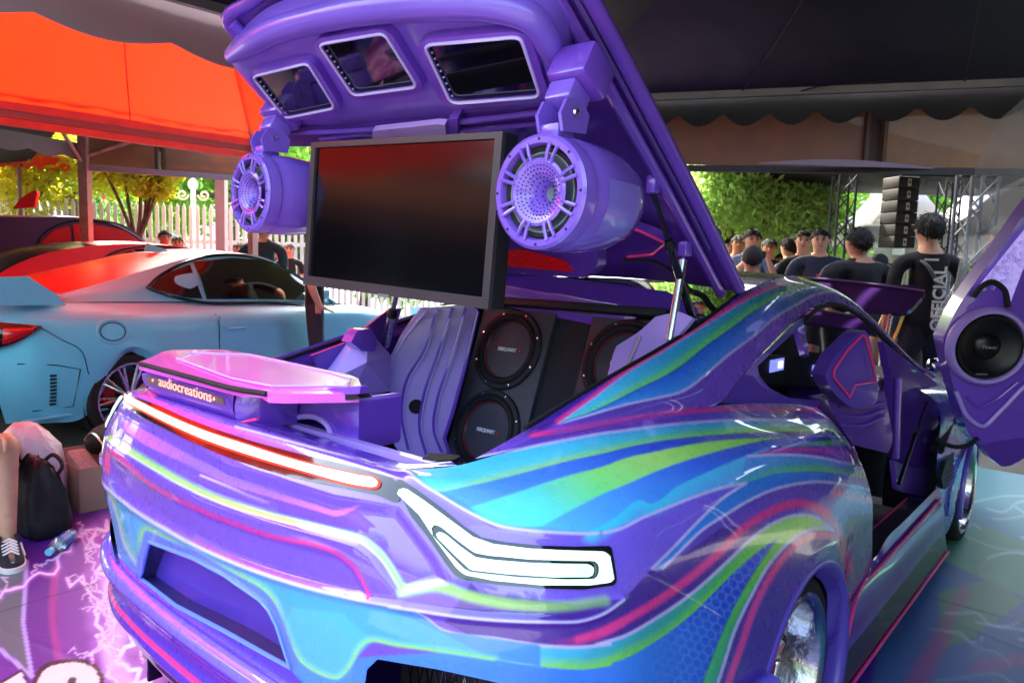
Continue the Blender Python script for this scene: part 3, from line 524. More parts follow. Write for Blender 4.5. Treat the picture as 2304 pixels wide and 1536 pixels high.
# wheel arch lips
def arch(cy, x, r, s, a0=-25, a1=205): return np.array([(s*x, cy+r*math.cos(math.radians(a)), .285+r*math.sin(math.radians(a))) for a in np.linspace(a0, a1, 50)])
LIPM = mat('satin_arch_lip', (92, 72, 178), .4, coat=.6)
for s in (1, -1):
    A = arch(.13, .957, .318, s); A2 = A+np.array([-.05*s, 0, 0]); cx_ = np.array([s*.9, .13, .285]); inner = cx_+(A-np.array([A[0][0]-s*.9, 0, 0])-cx_)*.955
    G = patch([A-np.array([.004*s, 0, 0])+(A-cx_)*np.array([0, .09, .09]), A+np.array([.008*s, 0, 0])+(A-cx_)*np.array([0, .055, .055]), A+np.array([.010*s, 0, 0]), A*1.0+np.array([.002*s, 0, 0])-(A-cx_)*np.array([0, .03, .03]), A+np.array([-.05*s, 0, 0])-(A-cx_)*np.array([0, .03, .03])], 14, 70)
    V, Q = grid_mesh(G); mesh('wheel_arch_lip', V, Q, LIPM, CAR)
    W = arch(.13, .91, .315, s, -40, 220); V, Q = grid_mesh(np.array([W, W+np.array([-.30*s, 0, 0])])); mesh('wheel_well_liner', V, Q, RUB, CAR)
# front wings, sills, bonnet
FR = [[(.70,1.98,.88),(.72,2.2,.86),(.74,2.6,.84),(.72,3.0,.80),(.62,3.3,.72)],
      [(.86,1.98,.78),(.885,2.2,.78),(.90,2.6,.76),(.87,3.0,.72),(.74,3.32,.66)],
      [(.875,1.98,.55),(.90,2.16,.58),(.93,2.6,.63),(.90,3.0,.55),(.78,3.34,.55)],
      [(.88,2.0,.30),(.905,2.26,.30),(.935,2.6,.60),(.905,2.95,.35),(.80,3.35,.40)],
      [(.88,2.0,.14),(.90,2.25,.14),(.93,2.61,.59),(.90,2.96,.2),(.80,3.35,.16)]]
for s in (1, -1):
    G = patch(FR, 60, 90); uv = pix(G.reshape(-1, 3)); V, Q = grid_mesh(G*np.array([s, 1, 1])); t = V[:, 2]; c = np.repeat([lin((74, 60, 176))], len(V), 0); c = np.where((np.abs(t-.58-.1*np.sin(V[:, 1]*4)) < .03)[:, None], lin((60, 180, 200)), c); c = np.where((np.abs(t-.42-.1*np.sin(V[:, 1]*4)) < .05)[:, None], lin((60, 110, 220)), c)
    fast_mesh('front_wing', V, Q, CARP, CAR, c)
    W = arch(2.6, .89, .315, s, -40, 220); V, Q = grid_mesh(np.array([W, W+np.array([-.30*s, 0, 0])])); mesh('wheel_well_liner', V, Q, RUB, CAR)
    A = arch(2.6, .937, .312, s, 80, 196); MB().tube(A, .012, 8).obj('wheel_arch_lip', LIPM, CAR)
    # sill: outer skirt, step, pink piping
    y0, y1 = .44, 2.05; pr = [(.90, .40), (.915, .345), (.93, .30), (.935, .22), (.95, .15), (.955, .11), (.90, .09)]
    G = patch([[(s*(x-.02*((y-y0)/(y1-y0))), y, z-(.06 if i == 0 and y < .9 else 0)) for y in np.linspace(y0, y1, 8)] for i, (x, z) in enumerate(pr)], 30, 40); V, Q = grid_mesh(G[:17]); mesh('side_skirt', V, Q, DEEP, CAR); V, Q = grid_mesh(G[16:]); mesh('skirt_lower', V, Q, mat('black_skirt_lower', (14, 12, 20), .25, coat=.5), CAR)
    MB().tube([(s*.918, .90, .352), (s*.91, 1.4, .352), (s*.902, 1.98, .356)], .007, 8).obj('pink_piping', PINKP, CAR)
    MB().tube([(s*.962, .44, .112), (s*.95, 1.2, .105), (s*.942, 2.05, .105)], .006, 8).obj('skirt_trim', PINKP, CAR)
    MB().tube(smooth([(s*.958, .445, .12), (s*.955, .47, .24), (s*.945, .56, .34), (s*.925, .72, .36), (s*.916, .90, .352)], 30), .006, 8).obj('pink_piping', PINKP, CAR)
    sl_ = MB().box((s*.84, 1.42, .335), (.14, 1.12, .03), bev=.01).obj('door_sill', DEEP, CAR); MB().box((s*.835, 1.42, .352), (.085, .95, .008), bev=.003).obj('step_plate', mat('black_step_mesh', (20, 18, 26), .4, var=.3, scale=120, bump=.3, bscale=300), sl_)
    MB().tube([(s*.79, .92, .352), (s*.785, 1.9, .352)], .005, 6).obj('pink_piping', PINKP, sl_)
    MB().box((s*.86, 1.2, .07), (.12, 1.55, .06), bev=.01).obj('skirt_splitter', BLK, CAR)
# bonnet propped open
PLUM = mat('dark_plum_lacquer', (62, 34, 96), .12, coat=1, var=.15, scale=3)
bn2 = np.array([0, -.75, .66]); bon = plane_shell('bonnet', smooth([(1700, 612), (1790, 620), (1900, 628), (2000, 640), (2078, 650), (2084, 655), (2070, 672), (2044, 700), (1985, 700), (1900, 692), (1790, 680), (1690, 660)], 60), bn2, bn2@np.array([.55, 2.8, 1.26]), PLUM, CAR, 24, .03, bulge=.006)
MB().tube([PP(bn2, bn2@np.array([.55, 2.79, 1.26]), *p) for p in smooth([(1780, 622), (1900, 631), (2000, 643), (2080, 654)], 24)], .006, 6).obj('bonnet_edge', mat('grey_edge', (130, 110, 150), .3, coat=1), bon)
for s_ in (.45, -.45): MB().tube([(s_, 2.62, .86), (s_, 2.74, 1.17)], .012, 8).obj('bonnet_hinge_arm', STEEL, CAR)
MB().tube([PY(2.85, 2040, 690), PY(2.8, 2003, 784)], .008, 8).obj('prop_rod', mat('brass_prop_rod', (200, 180, 90), .35, metal=.8), CAR)
MB().box((0, 3.0, .72), (1.3, .9, .1), bev=.03).obj('engine_cover', DARKIN, CAR); MB().box((0, 3.36, .5), (1.5, .12, .5), bev=.05).obj('front_bumper', DEEP, CAR)
# wheels
DISH = mat('engraved_chrome_dish', (196, 196, 205), .2, metal=1, var=.12, scale=26, bump=.22, bscale=18); REDW = mat('red_wheel_centre', (170, 18, 34), .35, coat=.7)
def wheel(cx, cy, s):
    a = (s, 0, 0); c = np.array([cx, cy, .285]); R_ = .283
    t = MB().lathe([(R_-.045, -.235), (R_-.012, -.235), (R_, -.21), (R_, -.03), (R_-.006, -.012), (R_-.02, -.002), (R_-.042, 0), (R_-.05, -.008)], c, a, 56).obj('wheel', RUB, CAR)
    d = MB().lathe([(.236, -.006), (.238, 0), (.232, .004), (.224, .002), (.214, -.008), (.208, -.02), (.203, -.11), (.20, -.12)], c, a, 56).obj('chrome_rim', DISH, t)
    MB().lathe([(.203, -.118), (.18, -.112), (.16, -.122), (.06, -.10), (.055, -.085), (.0, -.08)], c, a, 40).obj('wheel_centre', REDW, t)
    for i in range(20):
        an = 2*PI*i/20; MB().lathe([(0, .006), (.004, .005), (.006, 0)], c+np.array([-s*.112, .182*math.cos(an), .182*math.sin(an)]), a, 8).obj('rim_bolt', CHROME, t)
    for i in range(6):
        an = 2*PI*i/6; u = np.array([0, math.cos(an), math.sin(an)]); MB().tube([c+np.array([-s*.10, 0, 0])+u*.05, c+np.array([-s*.108, 0, 0])+u*.185], [.02, .013], 8).obj('spoke', REDW, t)
    return t
wheel(.93, .13, 1); wheel(.915, 2.6, 1); wheel(-.93, .13, -1); wheel(-.915, 2.6, -1)
text('tyre_lettering', 'ZESTINO', .022, (.933, .22, .52), (0, 1, -.35), (0, .3, 1), mat('pale_tyre_lettering', (200, 196, 190), .6), CAR, squash=1.2) if False else None
# ------------------------------------------------------------ raised hatch with its screens, loudspeakers and television
TH = math.radians(33); H0 = np.array([0, .52, 1.29]); HV = np.array([0, -math.cos(TH), math.sin(TH)]); HN = np.array([0, -math.sin(TH), -math.cos(TH)])
def HP(u, v, n): return H0+np.array([u, 0, 0])+HV*v+HN*n
def hpl(n): return HN, HN@(H0+HN*n)
hv = [0, .25, .5, .75, 1.0, 1.2, 1.36]; hw = [.535, .55, .565, .575, .585, .59, .585]
def hrow(n, dw=0): return [[HP((w_+dw)*t, v*(1+.035*(1-t*t)), n-.035*(1-t*t)) for v, w_ in zip(hv, hw)] for t in np.linspace(-1, 1, 11)]
G = patch(hrow(-.03), 60, 60); V, Q = grid_mesh(G); HATCH = fast_mesh('hatch', V, Q, CARP, CAR, np.repeat([lin((70, 44, 170))], len(V), 0))
G = patch(hrow(.0, -.004), 60, 60); V, Q = grid_mesh(G); mesh('hatch_inner_skin', V, Q, DEEP, HATCH)
# rim round the edge
rim = [HP(-hw[i], hv[i], -.012) for i in range(7)]+[HP(hw[-1]*t, hv[-1]*(1+.035*(1-t*t)), -.012-.03*(1-t*t)) for t in np.linspace(-1, 1, 9)[1:-1]]+[HP(hw[i], hv[i], -.012) for i in range(6, -1, -1)]
MB().tube(smooth(rim, 120), .020, 10).obj('hatch_rim', PAINT, HATCH)
rr = [HP(hw[i]-.055, hv[i], .012) for i in range(0, 7)]; MB().tube(smooth(rr, 50), [.016]*50, 8).obj('hatch_side_rib', PAINT, HATCH); rr = [p*np.array([-1, 1, 1]) for p in rr]; MB().tube(smooth(rr, 50), .016, 8).obj('hatch_side_rib', PAINT, HATCH)
GOLD = mat('edge_seal', (96, 70, 150), .25, coat=1); MB().tube(smooth([HP(hw[i]-.02, hv[i], .006) for i in range(1, 7)], 40), .006, 6).obj('edge_seal', GOLD, HATCH)
# moulded pod
pod = smooth([(503, 120), (560, 70), (680, 25), (850, -8), (1050, -15), (1180, -5), (1240, 40), (1268, 110), (1262, 190), (1235, 245), (1100, 262), (900, 272), (760, 285), (655, 285), (600, 235), (545, 175)], 90)
VPOD = mat('violet_pod_lacquer', (124, 90, 206), .34, coat=.5, var=.05, scale=5)
plane_shell('screen_pod', pod, *hpl(.07), VPOD, HATCH, 16, .075, bulge=.02)
roll = smooth([(520, 128), (600, 78), (720, 42), (850, 18), (1000, 10), (1120, 16), (1195, 42), (1235, 100), (1245, 180)], 60); MB().tube([PP(*hpl(.085), *p) for p in roll], np.interp(np.linspace(0, 1, 60), [0, .08, .5, .9, 1], [.02, .034, .038, .032, .014]), 14).obj('padded_roll', VPOD, HATCH)
SCRG = mat('glossy_black_screen', (9, 10, 14), .07, coat=1, var=.02, spec=.7)
def inset(poly, f):
    P = np.array(poly, float); c = P.mean(0); return (c+(P-c)*f).tolist()
def rounded(poly, r=.16, n=5):
    P = np.array(poly, float); o = []; k = len(P)
    for i in range(k):
        a = P[i]+(P[i-1]-P[i])*r; b = P[i]+(P[(i+1) % k]-P[i])*r
        for t in np.linspace(0, 1, n): o.append((a*(1-t)+P[i]*t)*(1-t)+(P[i]*(1-t)+b*t)*t)
    return [tuple(q) for q in o]
for sc in ([(572, 175), (690, 146), (750, 242), (643, 264)], [(722, 103), (862, 79), (934, 194), (796, 213)], [(960, 105), (1167, 87), (1210, 216), (1018, 230)]):
    bz = plane_shell('screen_bezel', rounded(inset(sc, 1.26), .2), *hpl(.115), PAINT, HATCH, 12, .035, holes=[rounded(inset(sc, 1.02), .1)], bulge=.004); s_ = plane_shell('monitor_screen', rounded(inset(sc, 1.04), .08), *hpl(.108), SCRG, bz, 20, .006)
    e = np.array(rounded(inset(sc, 1.05), .1)); MB().tube([PP(*hpl(.119), *p) for p in np.vstack([e, e[:1]])], .004, 6).obj('lilac_bead', LILAC, bz)
    for k in range(8):
        p = np.array(sc[0])*(1-(k+1)/9.)+np.array(sc[3])*(k+1)/9.+np.array([6, 0]); q = PP(*hpl(.111), *p); MB().box(q, (.004, .004, .004)).obj('touch_key', LILAC, s_)
# cross beam below the pod
cb = [(590, 300), (650, 285), (760, 290), (900, 275), (1240, 240), (1290, 262), (1255, 290), (1000, 310), (720, 330), (640, 330)]
plane_shell('cross_beam', cb, *hpl(.09), DEEP, HATCH, 18, .09, bulge=.008)
MB().tube([PP(*hpl(.105), *p) for p in smooth([(610, 300), (760, 296), (1000, 278), (1245, 250)], 30)], .008, 8).obj('beam_highlight_rib', PAINT, HATCH)
MB().tube([PP(*hpl(.10), *p) for p in smooth([(720, 312), (830, 302), (1000, 296), (1240, 276)], 30)], .007, 8).obj('beam_highlight_rib', PAINT, HATCH)
# TV bracket plate
plane_shell('tv_bracket', [(838, 295), (1000, 278), (1008, 330), (838, 345)], *hpl(.13), mat('lilac_bracket', (190, 150, 226), .4, coat=.4), HATCH, 20, .02); plane_shell('bracket_lug', [(1008, 270), (1030, 267), (1030, 310), (1008, 312)], *hpl(.12), PAINT, HATCH, 20, .05)
# brake light and trim chevron near the hinge
RED3 = mat('red_brake_lens', (150, 10, 24), .2, coat=1, var=.5, scale=160, emit=(255, 30, 40), estr=.12)
bl_ = plane_shell('brake_light_housing', [(1100, 540), (1300, 545), (1345, 520), (1345, 600), (1310, 625), (1110, 612)], (0, -1, 0), .08, DEEP, HATCH, 20, .04)
plane_shell('red_lens', [(1120, 560), (1180, 562), (1270, 585), (1285, 605), (1290, 612), (1130, 598)], (0, -1, 0), .086, RED3, bl_, 14, .006)
ch = plane_shell('trim_chevron', [(1378, 497), (1470, 530), (1503, 548), (1478, 580), (1400, 592), (1350, 575), (1350, 520)], *hpl(.035), DEEP, HATCH, 16, .03, bulge=.008)
MB().tube([PP(*hpl(.045), *p) for p in [(1378, 499), (1440, 520), (1498, 547), (1470, 572), (1412, 578)]], .005, 6).obj('pink_piping', PINKP, ch)
# hinge shelf between roof and boot
plane_shell('hinge_shelf', [(1100, 600), (1250, 622), (1500, 655), (1570, 690), (1520, 735), (1460, 700), (1400, 692), (1120, 640)], (0, -.45, .9), (np.array([0, -.45, .9])@np.array([0, .42, 1.255])), PAINT, CAR, 20, .02)
plane_shell('shelf_lip', [(1080, 640), (1120, 638), (1400, 690), (1440, 705), (1395, 752), (1380, 740), (1130, 688), (1060, 692)], (0, -1, 0), -.30, PAINT, CAR, 16, .03, bulge=.006)
plane_shell('shelf_vent_slot', [(1140, 672), (1340, 702), (1345, 710), (1140, 682)], (0, -1, 0), -.290, mat('brown_slot', (96, 70, 66), .5), CAR, 20, .004)
for p in ((1395, 735), (1388, 768), (1066, 700), (1062, 720)): MB().lathe([(0, .008), (.006, .006), (.008, 0)], PY(.288, *p), (0, -1, 0), 10).obj('chrome_bolt', CHROME, CAR)
# ---- tower loudspeakers: a pair hung from the hatch
def tower(cx, cy, cz, s, label):
    t = thing('tower_speaker', label, 'speaker', (cx, cy, cz), 0, 'tower loudspeakers hung under the hatch'); c = np.array([cx, cy, cz]); a = np.array([s*.03, -1, .0]); a /= np.linalg.norm(a); CANM = mat('purple_speaker_can', (132, 94, 210), .22, coat=.9, var=.03)
    can = MB().lathe([(.118, .004), (.121, -.01), (.121, -.03), (.117, -.034), (.117, -.04), (.122, -.05), (.122, -.12), (.116, -.2), (.10, -.26), (.07, -.305), (.03, -.325), (0, -.328)], c, a, 48).obj('can', CANM, t)
    MB().lathe([(.118, -.002), (.119, .006), (.112, .012), (.100, .012), (.096, .004), (.095, -.01)], c, a, 48).obj('mounting_ring', CANM, t)
    MB().lathe([(.096, -.012), (.090, -.002), (.080, -.004), (.074, -.014), (.05, -.03), (0, -.045)], c, a, 40).obj('cone', mat('grey_speaker_cone', (120, 130, 140), .5, var=.15), t)
    MB().lathe([(.098, -.011), (.092, .0), (.084, -.002), (.080, -.010)], c, a, 40).obj('rubber_surround', RUB, t)
    MB().lathe([(.066, .004), (.070, .009), (.064, .012), (.05, .008), (.034, -.004), (.02, -.024), (.012, -.05), (0, -.052)], c, a, 40).obj('horn', CANM, t)
    u = np.array([1, 0, 0])-a*a[0]; u /= np.linalg.norm(u); v = np.cross(a, u)
    for i in range(8):
        an = 2*PI*(i+.5)/8
        for da in (-.10, .10):
            d1 = math.cos(an+da)*u+math.sin(an+da)*v; MB().tube([c+a*.010+d1*.063, c+a*.014+d1*.08, c+a*.013+d1*.103], .0042, 6).obj('grille_spoke', CANM, t)
        d1 = math.cos(an+.39)*u+math.sin(an+.39)*v; MB().lathe([(0, .002), (.003, .002), (.003, 0)], c+a*.0115+d1*.108, a, 8).obj('ring_screw', BLKM, t)
    hd = MB()
    for ring in range(1, 7):
        for j in range(ring*6+4):
            an = 2*PI*j/(ring*6+4)+ring*.3; r_ = .010+ring*.0075; dd = np.interp(r_, [.012, .02, .034, .05, .064], [-.045, -.022, -.002, .0095, .013]); hd.lathe([(0, .0006), (.0014, .0005), (.0016, -.002)], c+a*dd+r_*(math.cos(an)*u+math.sin(an)*v), a, 5)
    hd.obj('horn_perforation', BLKM, t)
    P = []      # painted panel on the can's side
    for i in range(14):
        for j in range(10):
            an = (-.75+1.0*i/13)*1 if s > 0 else PI-(-.2+.9*i/13)-.35; zz = -.07-.15*j/9; r_ = np.interp(-zz, [.05, .12, .2, .26], [.1235, .1235, .1178, .102]); P.append(c+a*zz+r_*(math.cos(an)*u+math.sin(an)*v))
    V = np.array(P).reshape(14, 10, 3); V1, Q1 = grid_mesh(V); mesh('can_side_panel', V1, Q1, mat('pale_purple_panel', (142, 120, 226), .3, coat=.7), can)
    # clamp and arm up to the hatch
    MB().box(c+np.array([0, .05, .130]), (.05, .06, .03), bev=.006).obj('saddle', CANM, t)
    for dx in (-.03, .03):
        pl = [c+np.array([dx, y_, z_]) for y_, z_ in ((.02, .125), (.01, .16), (.03, .192), (.08, .20), (.11, .17), (.10, .13))]; MB().prism(pl, (1, 0, 0), .008).obj('clamp_plate', CANM, t)
    for dx in (-.036, .042): MB().lathe([(0, .006), (.007, .005), (.009, 0)], c+np.array([dx, .055, .168]), (s, 0, 0), 10).obj('clamp_bolt', CHROME, t)
    MB().box(c+np.array([0, .08, .205]), (.07, .07, .05), R=np.array(Matrix.Rotation(-.5, 3, 'X')), bev=.008).obj('arm', CANM, t)
    MB().box(c+np.array([s*.008, .115, .262]), (.105, .10, .085), R=np.array(Matrix.Rotation(-.55, 3, 'X')), bev=.012).obj('arm_shroud', PAINT, t)
    return t
tower(.565, -.55, 1.508, 1, 'purple tower loudspeaker pod hung under the hatch beside the gas strut')
tower(-.565, -.55, 1.548, -1, 'purple tower loudspeaker pod hung under the hatch beside the red tent')
# ---- television
TV = thing('television', 'black flat television mounted below the raised hatch', 'television', (0, -.467, 1.27)); tv = [(700, 321), (1131, 296), (1113, 696), (697, 640)]
tvp = np.array([PY(-.467, *p) for p in tv]); tvp[:, 1] += np.array([.012, .012, -.012, -.012]); tn = np.cross(tvp[1]-tvp[0], tvp[3]-tvp[0]); tn /= np.linalg.norm(tn); tn = tn if tn[1] < 0 else -tn
def tq(u, v, n): return (tvp[0]*(1-u)+tvp[1]*u)*(1-v)+(tvp[3]*(1-u)+tvp[2]*u)*v+tn*n
BEZ = mat('grey_black_tv_bezel', (58, 52, 56), .4, var=.1)
MB().prism([tq(0, 0, 0), tq(1, 0, 0), tq(1, 1, 0), tq(0, 1, 0)], -tn, .045).obj('tv_back', BLKM, TV)
for (a, b) in (((0, 0), (1, .038)), ((0, .935), (1, 1)), ((0, .0385), (.030, .9345)), ((.970, .0385), (1, .9345))):
    MB().prism([tq(a[0], a[1], -.001), tq(b[0], a[1], -.001), tq(b[0], b[1], -.001), tq(a[0], b[1], -.001)], tn, .013).obj('tv_bezel', BEZ, TV)
MB().prism([tq(.03, .038, .0), tq(.97, .038, .0), tq(.97, .935, .0), tq(.03, .935, .0)], tn, .004).obj('tv_screen', mat('tv_screen_glass', (7, 8, 12), .13, coat=.0, var=.1, scale=3, spec=.5), TV)
MB().prism([tq(.47, .992, .010), tq(.53, .992, .010), tq(.53, 1.012, .010), tq(.47, 1.012, .010)], tn, .006).obj('tv_badge_plate', mat('tv_badge', (150, 150, 155), .3, metal=.6), TV)
# ---- struts
def strut(name, a, b, r1, r2, m1, m2, par):
    a = np.array(a); b = np.array(b); o = MB().tube([a, a*.42+b*.58], r1, 12).obj(name, m1, par); MB().tube([a*.44+b*.56, b], r2, 10).obj('strut_rod', m2, o); MB().lathe([(r1*1.25, 0), (r1*1.3, .012), (r1*.9, .03)], a*.42+b*.58, b-a, 12).obj('strut_collar', BLKM, o); return o
strut('gas_strut', PX(.50, 1560, 722), PX(.50, 1468, 428), .012, .007, BLK, BLK, CAR); MB().tube([PX(.50, 1507, 765), PX(.50, 1537, 585)], [.0125, .0125], 12).obj('lift_tube', STEEL, CAR)
MB().tube([PX(.5, 1537, 585), PX(.50, 1543, 552)], .006, 8).obj('lift_tube_pin', PAINT, CAR); MB().box(PX(.50, 1470, 415), (.03, .03, .05), bev=.006).obj('strut_bracket', PAINT, CAR); MB().box(PX(.505, 1542, 560), (.03, .04, .045), bev=.006).obj('strut_bracket', PAINT, CAR)
MB().tube([PX(.45, *p) for p in smooth([(1555, 655), (1580, 665), (1600, 690), (1615, 705)], 20)], .010, 8).obj('cable_loom', RUB, CAR); MB().tube([PX(.45, *p) for p in smooth([(1400, 585), (1480, 590), (1520, 615), (1560, 660)], 24)], .005, 8).obj('cable_loom', RUB, CAR)
MB().tube([PX(.55, 1270, 628), PX(.55, 1560, 650)], .004, 6)
# ------------------------------------------------------------ boot: box with display, panels, subwoofers
PINKT = mat('pink_lacquer_top', (242, 92, 226), .3, coat=.7, var=.05); PINKT2 = mat('pale_pink_inlay', (236, 128, 236), .3, coat=.6, var=.04)
AC = thing('display_box', 'purple and pink boot box with a lit name strip, above the red light bar', 'box', (-.1, -.8, .97))
def top(z, *ps): return [PZ(z, *p) for p in ps]
# lower body of the box: face rounded, follows the tail
fx = np.linspace(-.545, .0, 16); fy = -.915+.10*np.maximum(0, (-fx-.42)/.12)**2; rows = []
for dz, dy in ((.975, .012), (.985, -.002), (1.0, -.012), (1.03, -.014), (1.052, -.008), (1.066, .008), (1.070, .03)): rows.append([(x, y+dy, dz+.004*(x+.25)) for x, y in zip(fx, fy)])
G = patch(rows, 30, 60); V, Q = grid_mesh(G); fb = mesh('box_face', V, Q, PAINT, AC)
rows = []
for dz, dy in ((.972, .01), (.982, -.004), (1.0, -.01), (1.035, -.008), (1.06, .004), (1.070, .03)): rows.append([(0, -.915+dy, dz), (.02, -.908+dy, dz), (.045, -.885+dy, dz), (.055, -.85+dy*.5, dz), (.058, -.80, dz)])
V, Q = grid_mesh(patch(rows, 20, 30)); mesh('box_corner', V, Q, PAINT, AC)
STRIP = mat('display_strip', (120, 92, 96), .35, coat=.5, var=.1)
pl = (0, 1, 0), -.931
plane_shell('strip_surround', rounded([(318, 830), (516, 893), (524, 930), (322, 868)], .25), *pl, PAINT, AC, 14, .012, bulge=.004)
stp = plane_shell('display_strip', rounded([(327, 843), (502, 895), (504, 912), (329, 862)], .12), (0, 1, 0), -.9365, STRIP, AC, 14, .006)
a = PY(-.9385, 338, 853); b = PY(-.9385, 500, 903); PKE = mat('lit_pink_letters', (255, 180, 170), .4, emit=(255, 176, 160), estr=.9, var=0)
text('strip_lettering', 'audiocreations', .038, (a+b)/2+np.array([0, 0, .002]), b-a, (0, 0, 1), PKE, stp, ext=.0008, squash=1.22)
for p in ((344, 855), (482, 897)): MB().lathe([(0, .002), (.004, .0015), (.0045, 0)], PY(-.939, *p), (0, -1, 0), 10).obj('strip_led', PKE, stp)
tp = [(312, 814), (330, 808), (375, 787), (500, 786), (545, 792), (590, 800), (800, 846), (814, 858), (812, 884), (640, 886), (600, 884), (585, 872), (545, 873)]
top_ = plane_shell('box_top', tp, (0, 0, 1), 1.078, PINKT, AC, 20, .02, bulge=.003); plane_shell('top_inlay', [(398, 806), (430, 793), (560, 797), (745, 838), (790, 852), (780, 868), (610, 868), (520, 850)], (0, 0, 1), 1.0815, PINKT2, top_, 22, .003)
MB().tube([PZ(1.0835, *p) for p in [(398, 806), (430, 793), (560, 797), (745, 838), (790, 852), (780, 868), (610, 868), (520, 850), (398, 806)]], .0022, 6).obj('inlay_line', LILAC, top_)
MB().tube([PZ(1.074, *p) for p in smooth([(316, 818), (420, 846), (545, 878), (600, 886)], 30)], .006, 6).obj('black_gasket', RUB, AC)
plane_shell('black_under_edge', [(600, 886), (640, 890), (812, 886), (812, 899), (640, 903), (606, 898)], (0, 1, 0), -.835, BLKM, AC, 20, .03); plane_shell('purple_lip', [(590, 874), (640, 882), (812, 868), (812, 886), (640, 890), (605, 888)], (0, 1, 0), -.838, PAINT, AC, 20, .02)
# block below the lip, with arched cut-out
plane_shell('box_side_block', [(560, 890), (606, 898), (640, 903), (808, 897), (806, 1015), (745, 1003), (735, 960), (715, 942), (670, 940), (600, 958), (560, 960)], (0, 1, 0), -.79, PAINT, AC, 14, .12, bulge=.004)
MB().tube([PY(-.795, *p) for p in smooth([(430, 945), (520, 962), (600, 956), (670, 938), (715, 940), (738, 958), (747, 1000)], 40)], .007, 8).obj('lilac_bead', SATIN, AC); MB().tube([PY(-.925, *p) for p in smooth([(330, 880), (420, 930), (480, 948), (530, 952), (580, 942)], 30)], .004, 6).obj('pink_piping', PINKP, AC)
MB().box((-.05, -.72, .955), (.5, .2, .012), bev=.004).obj('box_floor', DEEP, AC)
# boot shell
BOOT = CAR
for s in (-1, 1):
    T = smooth(np.array(GT[:7])*np.array([s, 1, 1]), 40)+np.array([-.03*s, .01, -.05]); B = T.copy(); B[:, 0] = s*.52; B[:, 2] = np.maximum(.60, B[:, 2]-.34); V, Q = grid_mesh(patch([T, T*.5+B*.5+np.array([.02*s, 0, 0]), B], 12, 40)); mesh('boot_side_trim', V, Q, DEEP, BOOT)
MB().box((0, -.18, .60), (1.08, 1.3, .02)).obj('boot_floor', SATIN, BOOT); MB().box((0, -.80, .79), (1.04, .02, .36)).obj('boot_rear_trim', SATIN, BOOT); MB().box((0, .50, 1.0), (1.0, .02, .4)).obj('boot_bulkhead', DEEP, BOOT)
# ribbed lilac panel with black port
rib = [(948, 692), (985, 690), (1030, 686), (1068, 690), (1078, 700), (1050, 820), (1020, 930), (1000, 980), (1010, 1020), (955, 1030), (890, 1012), (880, 960), (885, 900), (862, 840), (905, 750)]
RN = np.array([.8, -.6, 0.]); RD = RN@np.array([-.43, .06, .9])+.035; ribp = plane_shell('ribbed_boot_panel', rib, RN, RD, mat('pale_lilac_panel', (196, 172, 242), .32, coat=.6, var=.04), BOOT, 16, .03, bulge=.004)
for pts in ([(985, 695), (955, 790), (915, 860), (905, 930), (920, 1010)], [(1020, 692), (985, 800), (955, 890), (945, 960), (960, 1020)], [(1050, 692), (1015, 810), (985, 900), (978, 970), (995, 1015)]):
    MB().tube([PP(RN, RD+.008, *p) for p in smooth(pts, 30)], .008, 8).obj('panel_rib', PAINT, ribp); MB().tube([PP(RN, RD+.013, *(np.array(p)+[3, 0])) for p in smooth(pts, 30)], .003, 6).obj('panel_rib_edge', LILAC, ribp)
MB().tube([PP(RN, RD+.010, *p) for p in smooth([(960, 700), (905, 770), (870, 835)], 12)], .006, 8).obj('panel_rib', LILAC, ribp)
c = PP(RN, RD+.008, 936, 914); MB().lathe([(0, .004), (.026, .004), (.026, .0)], c, RN, 28).obj('black_port', mat('port_black', (4, 4, 6), .7), ribp)
MB().tube([PP(RN, RD+.012, *p) for p in [(1076, 700), (1048, 820), (1018, 930), (1000, 985), (1012, 1020)]], .007, 8).obj('panel_edge', PAINT, ribp)
# faceted cover and linear actuator on the left
fc = [PX(-.40, *p) for p in [(800, 770), (830, 742), (880, 800), (878, 880), (790, 890), (735, 860)]]; cc = PX(-.34, 825, 815); V = fc+[cc]+[np.array(p)+np.array([-.1, .02, -.02]) for p in fc]
mesh('faceted_cover', V, [(i, (i+1) % 6, 6) for i in range(6)]+[(i, 7+i, 7+(i+1) % 6, (i+1) % 6) for i in range(6)], SATIN, BOOT, sm=False)
fc2 = plane_shell('cover_cap', [(790, 770), (802, 745), (830, 737), (850, 760), (845, 790), (815, 790)], (1, 0, 0), -.36, PAINT, BOOT, 14, .05, bulge=.006)
strut('tv_actuator', PY(-.12, 866, 778), PY(-.15, 892, 662), .014, .009, STEEL, STEEL, BOOT)
plane_shell('left_inner_panel', [(700, 800), (780, 770), (870, 700), (905, 690), (860, 840), (830, 880), (735, 860)], (1, 0, 0), -.47, DEEP, BOOT, 18, .01)
sc_ = mat('lit_blue_display', (120, 160, 255), .3, emit=(120, 190, 255), estr=1.2); plane_shell('small_display', [(925, 692), (945, 690), (943, 706), (924, 708)], (0, -1, 0), -.15, sc_, BOOT, 10, .004)
